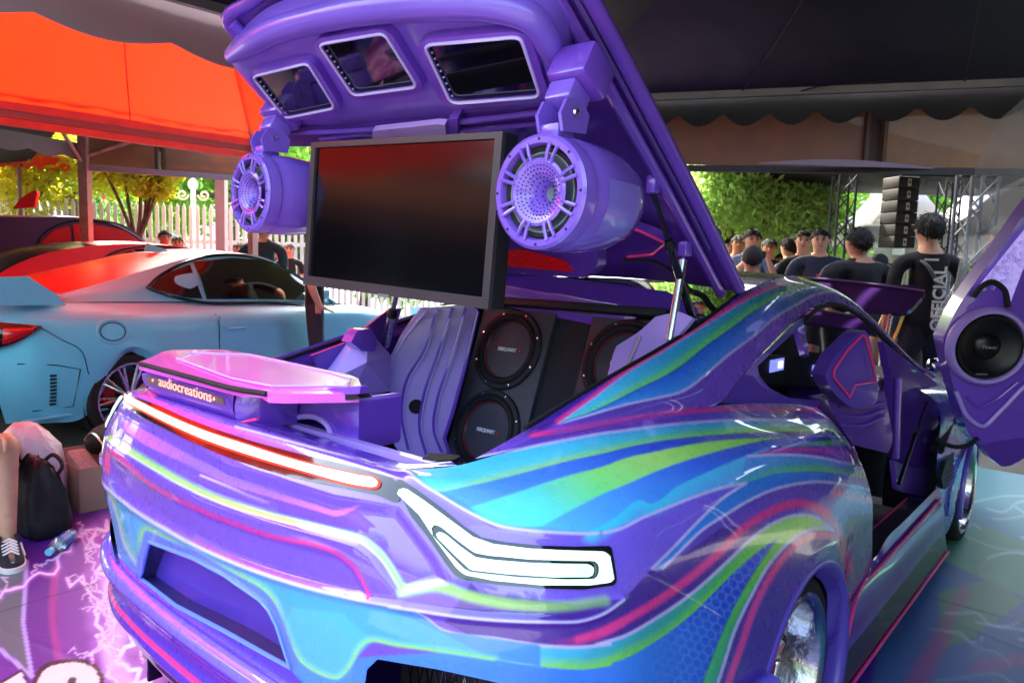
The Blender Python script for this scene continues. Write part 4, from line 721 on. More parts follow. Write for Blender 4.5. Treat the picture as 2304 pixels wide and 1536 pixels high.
# subwoofer box, leaning
BT = math.radians(20); bn = np.array([0, -math.cos(BT), math.sin(BT)]); bu = np.array([0, math.sin(BT), math.cos(BT)]); B0 = np.array([0, .20, .905])
SB = thing('subwoofer_box', 'black carpeted subwoofer box filling the boot under the shelf', 'speaker box', (0, .3, .61)); CARPET = mat('black_box_carpet', (30, 31, 36), .85, var=.2, scale=60, bump=.2, bscale=300, sheen=.2); GREYB = mat('grey_vinyl_baffle', (66, 66, 74), .55, var=.12, bump=.08, bscale=260)
def bp(u, w, n=0): return B0+np.array([u, 0, 0])+bu*w+bn*n
Rb = np.stack([np.array([1, 0, 0]), bu, bn], 1)
MB().box(bp(0, 0, -.10), (.84, .64, .18), R=Rb, bev=.01).obj('enclosure', CARPET, SB); MB().box(bp(-.195, 0, .001), (.34, .60, .02), R=Rb, bev=.004).obj('baffle', GREYB, SB); MB().box(bp(.275, 0, .001), (.29, .60, .02), R=Rb, bev=.004).obj('baffle', GREYB, SB)
MB().box(bp(.03, -.14, .004), (.07, .05, .004), R=Rb).obj('white_label', mat('white_paper_label', (220, 222, 230), .6), SB)
for q in ((-.40, .012), (.40, .012)): MB().box(bp(q[0], 0, q[1]), (.03, .66, .05), R=Rb, bev=.008).obj('box_frame', BLKM, SB)
for w_ in (-.325, .325): MB().box(bp(0, w_, .012), (.83, .03, .05), R=Rb, bev=.008).obj('box_frame', BLKM, SB)
CONE = mat('black_pulp_cone', (24, 24, 28), .45, var=.15, scale=40, coat=.2)
def sub(u, w, lab):
    t = thing('subwoofer', lab, 'subwoofer', tuple(bp(u, w)), 0, 'subwoofers in the boot'); c = bp(u, w, .012)
    MB().lathe([(.148, -.002), (.150, .006), (.146, .011), (.132, .012), (.130, .008)], c, bn, 48).obj('basket_rim', BLKM, t); MB().lathe([(.131, .008), (.124, .018), (.115, .020), (.106, .012), (.102, .002)], c, bn, 48).obj('rubber_surround', RUB, t)
    MB().lathe([(.1045, .006), (.1025, .0065), (.1015, .003)], c, bn, 48).obj('red_ring', mat('red_cone_ring', (170, 40, 44), .5), t); MB().lathe([(.103, .002), (.09, -.012), (.06, -.032), (.056, -.034)], c, bn, 48).obj('cone', CONE, t); MB().lathe([(.062, -.030), (.056, -.018), (.04, -.008), (.02, -.003), (0, -.002)], c, bn, 40).obj('dust_cap', CONE, t)
    text('dust_cap_lettering', 'MBQUART', .018, c+bn*.0005-np.array([.004, 0, 0]), (1, 0, 0), bu, mat('white_cap_lettering', (226, 226, 230), .5), t, ext=.002, bold=.0006); MB().box(c+bn*.0015+np.array([.058, 0, 0]), (.008, .012, .003), R=Rb).obj('red_cap_mark', mat('red_mark', (190, 40, 46), .5), t)
    for i in range(8):
        an = 2*PI*(i+.5)/8; MB().lathe([(0, .002), (.004, .0015), (.0045, 0)], c+bn*.0115+.139*(math.cos(an)*np.array([1, 0, 0])+math.sin(an)*bu), bn, 8).obj('rim_screw', CHROME, t)
sub(-.195, .148, 'black subwoofer at the top of the boot box beside the ribbed lilac panel'); sub(-.195, -.152, 'black subwoofer at the bottom of the boot box beside the black port'); sub(.29, .148, 'black subwoofer half hidden behind the striped pillar, under the hinge shelf')
# right-hand lilac panel and latch
plane_shell('right_boot_panel', [(1352, 900), (1384, 780), (1440, 745), (1475, 712), (1530, 700), (1560, 715), (1400, 900)], (0, -1, .2), (np.array([0, -1, .2])@np.array([.33, .14, 1.1])), SATIN, BOOT, 18, .02)
MB().tube([PP((0, -1, .2), (np.array([0, -1, .2])@np.array([.33, .13, 1.1])), *p) for p in [(1400, 850), (1440, 755)]], .005, 6).obj('stitch_line', mat('tan_stitching', (180, 160, 170), .7), BOOT); 
plane_shell('boot_latch_recess', [(950, 1030), (968, 1018), (1040, 1024), (1020, 1034), (985, 1036)], (0, 0, 1), .972, BLKM, BOOT, 12, .01)
# ------------------------------------------------------------ cabin, seen through the open right door
GHn, GHd = (1, 0, .5), 1.16
plane_shell('quarter_trim', [(1617, 906), (1660, 855), (1720, 792), (1790, 724), (1800, 718), (1806, 730), (1740, 790), (1704, 824), (1707, 842), (1730, 872), (1772, 894), (1850, 902), (1842, 916)], GHn, GHd-.012, mat('plum_quarter_trim', (82, 52, 168), .3, coat=.8), CAR, 12, .02, bulge=.003)
plane_shell('window_divider', [(1790, 724), (1806, 712), (1822, 800), (1812, 800)], GHn, GHd-.016, PAINT, CAR, 12, .02)
MB().tube([PP(GHn, GHd-.01, *p) for p in smooth([(1812, 722), (1840, 695), (1880, 686), (1925, 706), (1985, 757), (2050, 826)], 40)], .009, 8).obj('door_seal', RUB, CAR)
amp = plane_shell('amplifier_rack', [(1690, 795), (1780, 802), (1870, 812), (1874, 872), (1780, 868), (1690, 862)], (1, 0, 0), .39, mat('rack_black', (16, 16, 19), .55, spec=.3), CAR, 20, .12)
plane_shell('cabin_dark_backdrop', [(1690, 745), (1800, 728), (1812, 790), (1880, 800), (1890, 910), (1690, 910)], (1, 0, 0), .20, mat('cabin_black', (7, 7, 10), .8), CAR, 24, .02)  # dark sheet added for the unlit depth of the cabin behind the rack
LITB = mat('lit_blue_white_meter', (150, 160, 255), .3, emit=(130, 140, 255), estr=1.1, var=.5, scale=60)
for p in ((1748, 821), (1840, 831)):
    q = PX(.394, *p); MB().box(q, (.006, .14, .05)).obj('meter', LITB, amp); MB().box(q+np.array([.004, .03, 0]), (.004, .045, .028)).obj('meter_bar', mat('lit_meter_white', (230, 240, 255), .3, emit=(220, 230, 255), estr=2), amp)
MB().box((-.60, 1.2, .62), (.04, 1.7, .6)).obj('far_door_card', DARKIN, CAR); MB().box((.1, 1.2, .24), (1.35, 1.7, .03)).obj('cabin_floor', DARKIN, CAR); MB().box((0, 2.06, .72), (1.3, .22, .30), bev=.05).obj('dashboard', DEEP, CAR)
MB().box((0, .52, .80), (1.2, .06, .5), bev=.02).obj('rear_bulkhead_trim', DARKIN, CAR)
sw = PP((1, .2, 0), .72, 1930, 830); 
seat_poly = smooth([(1856, 845), (1876, 805), (1910, 770), (1936, 747), (1948, 744), (1956, 762), (1966, 820), (1976, 880), (1972, 905), (1950, 916), (1922, 918), (1893, 900), (1868, 872), (1856, 845)], 50)[:-1]
SEAT = plane_shell('seat_shoulder', seat_poly, (1, -.5, 0), .05, SATIN if False else mat('plum_seat_shell', (96, 64, 176), .35, coat=.6), CAR, 12, .07, bulge=.008)
MB().tube([PP((1, -.5, 0), .07, *p) for p in [(1940, 754), (1905, 790), (1877, 832), (1876, 848), (1912, 893), (1924, 866), (1972, 858), (1964, 815), (1947, 756), (1940, 754)]], .005, 8).obj('pink_piping', PINKP, SEAT)
plane_shell('seat_back', [(1860, 900), (1990, 880), (2010, 985), (2000, 1020), (1920, 1000), (1895, 965)], (1, -.5, 0), -.06, DEEP, CAR, 16, .1, bulge=.006)
for o_ in ((905, 960), (925, 975), (945, 990)): MB().tube([PP((1, -.5, 0), -.045, *p) for p in smooth([(1890, o_[0]+10), (1940, o_[0]+12), (1990, o_[1]-55)], 12)], .006, 6).obj('seat_flute', PAINT, CAR)
MB().box((.45, 1.25, .42), (.5, .5, .18), bev=.06).obj('seat_cushion', DEEP, CAR)
plane_shell('hinge_post_trim', [(1990, 770), (2060, 825), (2108, 862), (2150, 930), (2120, 1005), (2105, 1060), (2040, 1050), (2012, 1030), (2005, 850)], (1, -.12, 0), .52, DEEP, CAR, 16, .03, bulge=.006)
MB().tube([PP((1, -.12, 0), .535, *p) for p in [(2022, 850), (2018, 940), (2016, 1030)]], .014, 8).obj('post_rib', PAINT, CAR)
plane_shell('footwell', [(1925, 1000), (2010, 1020), (2040, 1050), (2100, 1062), (2105, 1110), (1965, 1120), (1945, 1060)], (1, 0, 0), .45, mat('black_footwell', (10, 10, 14), .8), CAR, 20, .01)
plane_shell('kick_panel', [(2012, 1035), (2040, 1048), (2108, 1058), (2118, 1100), (2100, 1120), (2020, 1105)], (1, 0, 0), .80, PAINT, CAR, 16, .02)
strut('door_damper', PX(.86, 2022, 1088), PX(.86, 2085, 905), .008, .005, BLK, BLK, CAR); strut('door_actuator', PX(.87, 2108, 1010), PX(.87, 2146, 905), .030, .016, BLKM, STEEL, CAR)
vt = plane_shell('wing_vent', [(2118, 1075), (2128, 1040), (2150, 1012), (2156, 1040), (2140, 1085), (2124, 1105)], (1, 0, 0), .905, BLKM, CAR, 12, .02)
for k in range(6): MB().tube([PX(.908, 2124+k*5, 1090-k*13), PX(.908, 2142+k*3, 1078-k*11)], .003, 5).obj('vent_bar', PAINT, vt)
# raised right door, inner face with loudspeaker
DOOR = CAR; DN = -(FH*.93+RT*.05+UPV*.1); DN = DN/np.linalg.norm(DN); DQ = PD(3.25, 2210, 800); dpl = (DN, DN@DQ)
outl = smooth([(2122, 762), (2150, 700), (2190, 640), (2250, 560), (2330, 450), (2420, 360), (2520, 340), (2640, 420), (2680, 600), (2640, 800), (2500, 960), (2330, 1010), (2290, 1040), (2258, 1052), (2215, 1010), (2185, 985), (2165, 930), (2140, 850)], 90)
door = plane_shell('door', outl, *dpl, PAINT, DOOR, 22, .09, bulge=.015)
plane_shell('door_lower_flap', [(2205, 1000), (2304, 985), (2420, 960), (2400, 985), (2258, 1052), (2228, 1030)], DN, DN@(DQ+DN*.02), DEEP, door, 20, .03)
c = PP(DN, DN@(DQ+DN*.02), 2219, 778)
MB().lathe([(.172, -.004), (.170, .022), (.158, .036), (.146, .034), (.141, .018), (.141, -.002)], c, DN, 56).obj('speaker_ring', SATIN, door); MB().lathe([(.142, .022), (.136, .034), (.126, .034), (.12, .028), (.09, .016), (.055, .006)], c, DN, 48).obj('speaker_cone', mat('black_speaker_cone', (12, 12, 14), .4, var=.2), door); MB().lathe([(.058, .006), (.05, .016), (.03, .024), (0, .027)], c, DN, 36).obj('speaker_dust_cap', mat('black_dust_cap', (16, 16, 18), .3, var=.2), door)
dx = RT; text('speaker_lettering', 'Power', .024, c+DN*.028+UPV*.0, RT, UPV, mat('grey_speaker_lettering', (150, 152, 158), .4), door, ext=.001); 
MB().box(c+DN*.022-UPV*.118-RT*.02, (.05, .004, .006), R=np.stack([RT, DN, UPV], 1)).obj('speaker_badge', mat('grey_badge', (110, 110, 115), .4), door)
MB().tube([PP(DN, DN@(DQ+DN*.028), *p) for p in smooth([(2150, 880), (2185, 945), (2208, 958), (2250, 925), (2304, 870), (2360, 830)], 40)], .010, 8).obj('door_sweep_bead', SATIN, door); MB().tube([PP(DN, DN@(DQ+DN*.024), *p) for p in smooth([(2175, 890), (2205, 915), (2230, 905), (2290, 860)], 30)], .006, 8).obj('door_sweep_bead', PAINT, door)
LEDM = mat('lit_led_mesh', (196, 176, 250), .35, var=.3, scale=40, emit=(190, 170, 255), estr=.5); lm = plane_shell('door_window_mesh', [(2196, 655), (2240, 600), (2304, 520), (2380, 440), (2380, 520), (2304, 600), (2270, 690), (2255, 650), (2235, 636), (2212, 645)], DN, DN@(DQ+DN*.028), LEDM, door, 16, .01)
MB().tube([PP(DN, DN@(DQ+DN*.032), *p) for p in smooth([(2190, 668), (2205, 648), (2232, 634), (2258, 650), (2268, 690)], 20)], .012, 8).obj('black_mesh_edge', RUB, door)
for k in range(46):
    p = (2205+RNG.random()*95, 0); t = (p[0]-2196)/110; y_ = 655-t*135+RNG.random()*(20+70*min(t, .7)); q = PP(DN, DN@(DQ+DN*.030), p[0], y_)
    if in_poly(np.array([[p[0], y_]]), [(2200, 655), (2240, 600), (2304, 522), (2304, 600), (2272, 680), (2255, 645)])[0]: MB().lathe([(.006, .002), (.0085, .003), (.0085, 0)], q, DN, 6).obj('mesh_cell', LILAC, lm)
MB().tube([PD(3.3, *p) for p in smooth([(2105, 985), (2130, 1000), (2160, 1005), (2185, 998), (2200, 985)], 24)], .010, 8).obj('door_cable', RUB, CAR)
# wing mirror, near headlamp glint
MB().lathe([(.02, 0), (.035, .02), (.03, .06), (0, .075)], PX(.80, 2095, 825), (.3, 1, .2), 16).obj('mirror_stalk', CHROME, CAR)
# ------------------------------------------------------------ ground and printed mat
def strc(o): o['kind'] = 'structure'; return o
GM_ = mat('grey_paving', (92, 90, 88), .85, var=.22, scale=3, bump=.25, bscale=30)
n_ = 41; gx = np.linspace(-90, 90, n_); X, Y = np.meshgrid(gx, gx); G = np.stack([X, Y, 0*X], -1); V, Q = grid_mesh(G); strc(mesh('ground', V, Q[:, ::-1], GM_))
MATC = Canvas.__new__(Canvas)
class GCanvas(Canvas):
    def __init__(s, x0, y0, x1, y1, sc):
        s.x0, s.y0, s.sc = x0, y0, sc; s.w = int((x1-x0)*sc); s.h = int((y1-y0)*sc); s.a = np.zeros((s.h, s.w, 3)); X, Y = np.meshgrid(np.arange(s.w)/sc+x0, np.arange(s.h)/sc+y0); s.P = np.stack([X, Y], -1)
    def box(s, pts, m=0):
        p = np.asarray(pts); x0, y0 = ((p.min(0)-m-[s.x0, s.y0])*s.sc).astype(int); x1, y1 = ((p.max(0)+m-[s.x0, s.y0])*s.sc).astype(int)+2; return slice(max(0, y0), max(0, min(s.h, y1))), slice(max(0, x0), max(0, min(s.w, x1)))
    def sample(s, uv, arr=None):
        x = np.clip((uv[:, 0]-s.x0)*s.sc, 0, s.w-1.01); y = np.clip((uv[:, 1]-s.y0)*s.sc, 0, s.h-1.01); i = x.astype(int); j = y.astype(int); fx = (x-i)[:, None]; fy = (y-j)[:, None]; a = s.a
        return a[j, i]*(1-fx)*(1-fy)+a[j, i+1]*fx*(1-fy)+a[j+1, i]*(1-fx)*fy+a[j+1, i+1]*fx*fy
def bolt(c, pts, wd, jag, col=(236, 222, 255), glow=14, seed=0, br=3):
    r = np.random.default_rng(seed); P = resample(pts, max(8, int(chord(pts)[-1]/14))); Nn = np.stack([-np.gradient(P[:, 1]), np.gradient(P[:, 0])], -1); Nn /= np.linalg.norm(Nn, axis=1)[:, None]+1e-9; o = r.normal(0, jag, len(P)); o[0] = o[-1] = 0; P = P+Nn*o[:, None]
    if glow: c.stroke(P, wd, (186, 120, 236), glow, a=.6, smo=False)
    c.stroke(P, wd, col, 1.5, smo=False)
    for k in range(br):
        i = r.integers(1, len(P)-1); d = r.normal(0, 1, 2); d /= np.linalg.norm(d); L = r.uniform(25, 80); Qp = [P[i], P[i]+d*L*.5+r.normal(0, 8, 2), P[i]+d*L+r.normal(0, 10, 2)]; bolt(c, Qp, max(1.6, wd*.5), jag*.8, col, 0, seed*7+k+1, 0)
ML = GCanvas(-40, 960, 620, 1760, .75); ML.a[:] = lin((84, 34, 146))
ML.fill([(-40, 1500), (300, 1500), (400, 1760), (-40, 1760)], (104, 46, 160), .5); ML.fill([(120, 1200), (420, 1200), (520, 1760), (150, 1760)], (130, 56, 176), .5)
ML.fill([(-40, 1270), (58, 1262), (52, 1400), (70, 1512), (0, 1450), (-40, 1440)], (84, 100, 116)); ML.stroke([(60, 1262), (52, 1400), (72, 1520), (0, 1460), (-40, 1446)], 9, (176, 160, 232), 2, smo=False); ML.stroke([(125, 1280), (118, 1380), (135, 1500)], 8, (180, 60, 150), 10, a=.6)
bolt(ML, [(240, 1170), (200, 1210), (245, 1290), (215, 1380), (240, 1450), (260, 1536), (300, 1640)], 7, 8, glow=34, seed=3, br=9); bolt(ML, [(265, 1330), (300, 1420), (270, 1480), (330, 1536), (360, 1620)], 9, 9, (246, 238, 255), 40, 4, 8); bolt(ML, [(0, 1345), (60, 1305), (130, 1275), (150, 1230), (210, 1190)], 4, 7, glow=10, seed=5, br=6); bolt(ML, [(150, 1300), (215, 1330), (250, 1400), (215, 1470), (230, 1530)], 3.5, 8, glow=8, seed=6, br=6)
ML.stroke([(250, 1310), (270, 1400), (250, 1470), (290, 1540), (330, 1600)], 20, (226, 200, 250), 26, a=.6)
for sd_ in range(14): bolt(ML, [(180+sd_*14, 1190+(sd_*53) % 260), (215+sd_*12, 1240+(sd_*61) % 300)], 2.4, 7, glow=6, seed=30+sd_, br=2)
ML.stroke([(0, 1376), (100, 1345), (215, 1312)], 2, (40, 20, 70), 1)
# cartoon lettering cut by the frame
ML.fill(smooth([(70, 1540), (90, 1500), (150, 1482), (205, 1488), (232, 1515), (228, 1560), (190, 1590), (120, 1600), (70, 1580)], 40).tolist(), (16, 22, 30)); ML.fill(smooth([(80, 1542), (98, 1508), (150, 1490), (200, 1496), (222, 1520), (218, 1556), (185, 1580), (125, 1590), (82, 1572)], 40).tolist(), (236, 220, 240)); ML.fill(smooth([(150, 1538), (156, 1524), (170, 1524), (168, 1540), (156, 1552)], 16).tolist(), (20, 60, 60)); ML.fill([(-10, 1545), (50, 1508), (60, 1540), (10, 1570)], (236, 224, 240)); ML.stroke([(-10, 1542), (50, 1506), (62, 1540)], 6, (16, 22, 30), 1, smo=False)
MR = GCanvas(1560, 1000, 2420, 1800, .6); MR.a[:] = lin((84, 140, 158))
MR.band([(1950, 1000), (2420, 1040)], [(2050, 1110), (2420, 1130)], [[(120, 170, 190), (120, 190, 190)]]*2); MR.band([(2100, 1045), (2250, 1062), (2420, 1085)], [(2100, 1062), (2250, 1080), (2420, 1108)], [[(120, 210, 80)]*2]*2); MR.band([(2100, 1062), (2250, 1080), (2420, 1108)], [(2100, 1085), (2250, 1102), (2420, 1132)], [[(120, 110, 180)]*2]*2)
MR.band([(2150, 1090), (2420, 1140)], [(2100, 1230), (2420, 1290)], [[(110, 170, 190), (120, 170, 170)]]*2); MR.fill([(2080, 1250), (2200, 1180), (2420, 1260), (2420, 1400), (2160, 1330)], (90, 150, 110), .8); MR.fill([(1900, 1470), (2100, 1250), (2300, 1340), (2420, 1420), (2420, 1760), (1560, 1760), (1600, 1540)], (56, 84, 156), .8); MR.fill([(1560, 1800), (1800, 1480), (1980, 1450), (1900, 1800)], (70, 40, 150)); MR.fill([(2110, 1330), (2230, 1300), (2304, 1350), (2180, 1440), (2120, 1460)], (90, 140, 80), .75)
for a_, b_ in (((2170, 1330), (2050, 1536)), ((2200, 1500), (2420, 1455)), ((2130, 1430), (2060, 1560)), ((2080, 1620), (2420, 1540))): MR.stroke([a_, b_], 16, (170, 60, 130), 16, a=.5, smo=False)
for k in range(0): 
    y0_ = 1130+k*28; MR.stroke([(2140-k*10, y0_+20), (2220, y0_+8*math.sin(k)), (2300, y0_+30+14*math.sin(k*2.3)), (2420, y0_+52)], 2.2+1.5*(k % 3 == 0), (210, 232, 240), 3, a=.75)
for k in range(15):
    q_ = np.random.default_rng(900+k); x0_ = q_.uniform(2060, 2300); y0_ = q_.uniform(1110, 1560); L_ = q_.uniform(80, 260); sl_ = q_.uniform(-.1, .35); MR.stroke([(x0_+L_*u, y0_+sl_*L_*u+12*math.sin(u*5+k)+q_.normal(0, 5)) for u in np.linspace(0, 1, 6)], q_.uniform(1., 2.2), (206, 230, 240), 4, a=q_.uniform(.2, .55))
MR.stroke([(1740, 1600), (2040, 1280), (2150, 1180)], 6, (26, 30, 70), 4, a=.8, smo=False); MR.stroke([(2080, 1340), (2250, 1385), (2420, 1430)], 3, (20, 40, 50), 1, smo=False)
gx = np.concatenate([np.arange(-3.3, -2.7, .03), np.arange(-2.7, -.6, .0075), np.arange(-.6, .6, .06), np.arange(.6, 2.0, .012)]); gy = np.concatenate([np.arange(-1.75, .1, .0075), np.arange(.1, 4.40, .016)]); X, Y = np.meshgrid(gx, gy)
rr_ = RNG.normal(0, 1, (24, 24)); Z = np.zeros_like(X)
for k in range(26): fx_, fy_, ph_ = RNG.uniform(-14, 14), RNG.uniform(-14, 14), RNG.uniform(0, 6.3); Z += np.sin(fx_*X+fy_*Y+ph_)/26
for k in range(10): th_ = RNG.uniform(0, 3.14); Z += .5*np.exp(-((X*math.cos(th_)+Y*math.sin(th_)-RNG.uniform(-2, 3))/.012)**2)*(np.sin(3*X+k)+np.sin(2.3*Y+k))*.5
G = np.stack([X, Y, .007+.004*Z], -1); V, Q = grid_mesh(G); uv = pix(V); dv_ = (V-CAM)@CF; c = np.repeat([lin((90, 54, 150))], len(V), 0); kl = (uv[:, 0] < 615) & (uv[:, 1] > 965) & (dv_ > .4) & (V[:, 0] < 0); kr = (V[:, 0] > .55) & (V[:, 1] > .0); c[kl] = ML.sample(uv[kl]); c[kr] = MR.sample(uv[kr])
mt = fast_mesh('printed_mat', V, Q[:, ::-1], mat('printed_vinyl', rough=.42, vcol='paint', var=.05, scale=20, bump=.04, bscale=40, coat=.15, coat_rough=.3), None, c); tag(mt, 'purple printed vinyl mat with white lightning, spread under the show car', 'mat')
# ------------------------------------------------------------ tents
BLKF = mat('black_tent_fabric', (11, 12, 18), .55, var=.25, scale=2, bump=.5, bscale=4); GREYF = mat('grey_tent_fabric', (88, 84, 90), .75, var=.25, scale=3, bump=.5, bscale=8); ALU = mat('aluminium_bar', (150, 148, 150), .4, metal=.7, var=.1); RUSTY = mat('rust_stained_pole', (140, 104, 100), .6, var=.25, scale=14)
def fabric(name, col, tr):
    m = mat(name, col, .7, var=.12, scale=1.5, bump=.4, bscale=5); t = m.node_tree; b = t.nodes['Principled BSDF']; o = t.nodes['Material Output']; tl = t.nodes.new('ShaderNodeBsdfTranslucent'); tl.inputs[0].default_value = tuple(lin(col))+(1,); mx = t.nodes.new('ShaderNodeMixShader'); mx.inputs[0].default_value = tr; t.links.new(b.outputs[0], mx.inputs[1]); t.links.new(tl.outputs[0], mx.inputs[2]); t.links.new(mx.outputs[0], o.inputs[0]); return m
REDF = fabric('red_tent_fabric', (236, 104, 62), .45); WHITEF = fabric('white_tent_fabric', (236, 236, 240), .35)
def valance(A, B, ztop, drop, sc, depth, n_out):
    """scalloped strip from A to B"""
    A = np.array(A, float); B = np.array(B, float); L = np.linalg.norm(B-A); n = max(24, int(L/.03)); t = np.linspace(0, 1, n); top_ = A[None]*(1-t)[:, None]+B[None]*t[:, None]; bot = top_.copy(); bot[:, 2] -= drop+depth*np.abs(np.sin(PI*t*L/sc)); w_ = .012*np.sin(t*L*5); bot[:, :2] += np.array(n_out[:2])*w_[:, None]; rows = [top_*(1-k)+bot*k for k in np.linspace(0, 1, 5)]; return np.array(rows)
def slabgrid(name, G, m, par, th=(0, 0, .004)):
    V, Q = grid_mesh(G); k = len(V); V2 = V+np.array(th); return mesh(name, np.vstack([V, V2]), np.vstack([Q, Q[:, ::-1]+k]), m, par)
GREYT = fabric('grey_translucent_valance', (176, 170, 178), .4); CAN = thing('black_canopy', 'black tent canopy with scalloped edge over the purple show car', 'tent', (1, 1, 0)); e0 = PZ(2.55, 1450, 215); e1 = PZ(2.55, 2304, 180); ed = (e1-e0)/(e1[0]-e0[0])
FL = e0+ed*(-1.9-e0[0]); FR_ = e0+ed*(4.2-e0[0]); NL = np.array([-1.9, -1.25, 2.5]); NR = np.array([4.2, -1.25, 2.5]); pk = np.array([1.1, 1.4, 4.1])
for a_, b_ in ((FL, FR_), (FR_, NR), (NR, NL), (NL, FL)):
    rows = []
    for k in np.linspace(0, 1, 14):
        L_ = a_*(1-k)+b_*k; rows.append([L_*(1-s)+pk*s-np.array([0, 0, .22*math.sin(PI*s)*1.0]) for s in np.linspace(0, 1, 12)])
    slabgrid('canopy_slope', np.array(rows), BLKF, CAN, (0, 0, .02))
for a_, b_ in ((FL, FR_), (FR_, NR), (NL, FL)):
    d_ = (b_-a_)/np.linalg.norm(b_-a_); MB().box((a_+b_)/2+np.array([0, 0, -.01]), (np.linalg.norm(b_-a_), .04, .055), R=np.stack([d_, np.cross([0, 0, 1], d_), [0, 0, 1]], 1)).obj('eave_bar', ALU, CAN)
for t_ in (.2, .4, .6, .8):
    L_ = FL*(1-t_)+FR_*t_; MB().tube([L_*(1-q)+pk*q-np.array([0, 0, .22*math.sin(PI*q)+.004]) for q in np.linspace(0, .95, 14)], .006, 5).obj('canopy_seam', mat('seam_grey', (34, 36, 44), .6), CAN)
fo = np.cross(ed/np.linalg.norm(ed), [0, 0, 1]); fo = fo if fo[1] > 0 else -fo
G = valance(FL+fo*.06+UPV*.0, FR_+fo*.06+UPV*.0, 0, .13, .30, .085, fo); slabgrid('valance', G, BLKF, CAN, fo*.004)
G = valance(NL+np.array([-.04, 0, .03]), FL+np.array([-.04, 0, .03]), 0, .24, .55, .05, (-1, 0, 0)); slabgrid('valance', G, GREYT, CAN, (-.004, 0, 0))
for p in (FL, FR_): MB().tube([p*np.array([1, 1, 0]), p], .022, 10).obj('tent_pole', ALU, CAN)
MB().tube([NL*np.array([1, 1, 0])+np.array([-.0, -.0, 0]), NL], .022, 10).obj('tent_pole', ALU, CAN); MB().tube([PZ(2.9, 1355, 70), PZ(3.15, 1378, -20)], .016, 8).obj('rafter', ALU, CAN); MB().tube([FL, pk], .018, 8).obj('rafter', ALU, CAN)
MB().tube([PZ(2.535, 1785, 210), PZ(2.53, 1840, 195), PZ(2.52, 2010, 178)], .005, 6).obj('cord', RUB, CAN)
# clear plastic side sheet
CLEAR = mat('clear_plastic_sheet', (210, 214, 220), .12, var=.1, alpha=.22); plane_shell('clear_side_sheet', [(2196, 372), (2250, 268), (2330, 200), (2420, 300), (2330, 470), (2230, 560), (2180, 600), (2120, 760), (2094, 720), (2150, 640), (2180, 480)], FH, FH@PD(4.3, 2230, 400), CLEAR, CAN, 24, .002)
# red tent over the blue coupe
RED = thing('red_tent', 'red fabric tent with a sloping roof over the blue coupe', 'tent', (-5.56, 1.2, 0)); xa, xb, ya, yb = -5.56, -2.0, -3.6, 2.36; zr = 2.52
ridge0 = np.array([-3.7, -2.0, 3.75]); ridge1 = np.array([-3.7, .9, 3.75]); c_ = [np.array([xa, ya, zr]), np.array([xa, yb, zr]), np.array([xb, yb, zr]), np.array([xb, ya, zr])]
for q in ([c_[0], c_[1], ridge1, ridge0], [c_[1], c_[2], ridge1, ridge1], [c_[2], c_[3], ridge0, ridge1], [c_[3], c_[0], ridge0, ridge0]):
    G = np.array([[(q[0]*(1-u)+q[1]*u)*(1-v)+(q[3]*(1-u)+q[2]*u)*v+np.array([0, 0, -.10*math.sin(PI*v)-.02*math.sin(PI*u*4)**2-.012*math.sin(u*23+v*5)*math.sin(PI*v)]) for v in np.linspace(0, 1, 18)] for u in np.linspace(0, 1, 60)]); slabgrid('roof_panel', G, REDF, RED, (0, 0, .006))
for t_ in (.30, .55, .8):
    A_ = c_[0]*(1-t_)+c_[1]*t_; B_ = ridge0*(1-t_)+ridge1*t_; MB().tube([A_*(1-v)+B_*v+np.array([0, 0, -.10*math.sin(PI*v)-.02*math.sin(PI*t_*4)**2-.006]) for v in np.linspace(0, 1, 12)], .006, 5).obj('roof_seam', mat('dark_red_seam', (130, 20, 18), .7), RED)
BEAM = mat('faded_red_beam', (168, 84, 84), .55, var=.15, scale=6)
MB().box((xa, (ya+yb)/2, zr-.03), (.06, yb-ya, .07)).obj('eave_beam', BEAM, RED); MB().box((xa, (ya+yb)/2, zr-.16), (.05, yb-ya, .06)).obj('eave_beam', BEAM, RED); MB().box((xa+.005, (ya+yb)/2, zr-.095), (.02, yb-ya, .06)).obj('eave_web', mat('grey_mauve_web', (120, 96, 100), .6), RED); MB().box(((xa+xb)/2, yb, zr-.03), (xb-xa, .06, .07)).obj('eave_beam', BEAM, RED)
G = valance((xa-.05, ya, zr+.03), (xa-.05, yb, zr+.03), 0, .02, .32, .07, (-1, 0, 0)); slabgrid('valance', G+np.array([0.11, 0, .09]), mat('dark_maroon_scallop_shade', (70, 14, 18), .8), RED, (-.004, 0, 0))  # dark scalloped strip inside the eave stands for the scallops' shadow
for p in ((xa, yb),): 
    MB().box((p[0], p[1], zr/2), (.07, .07, zr)).obj('tent_post', RUSTY, RED); MB().box((p[0]+.045, p[1]-.0, zr/2-.2), (.014, .06, zr-.4)).obj('post_flange', mat('pale_post_flange', (196, 180, 176), .6), RED)
MB().box((xa, ya, zr/2), (.07, .07, zr)).obj('tent_post', RUSTY, RED)
MB().tube([c_[1], ridge1], .022, 8).obj('hip_rafter', ALU, RED); MB().tube([c_[2], ridge1], .022, 8).obj('hip_rafter', ALU, RED)
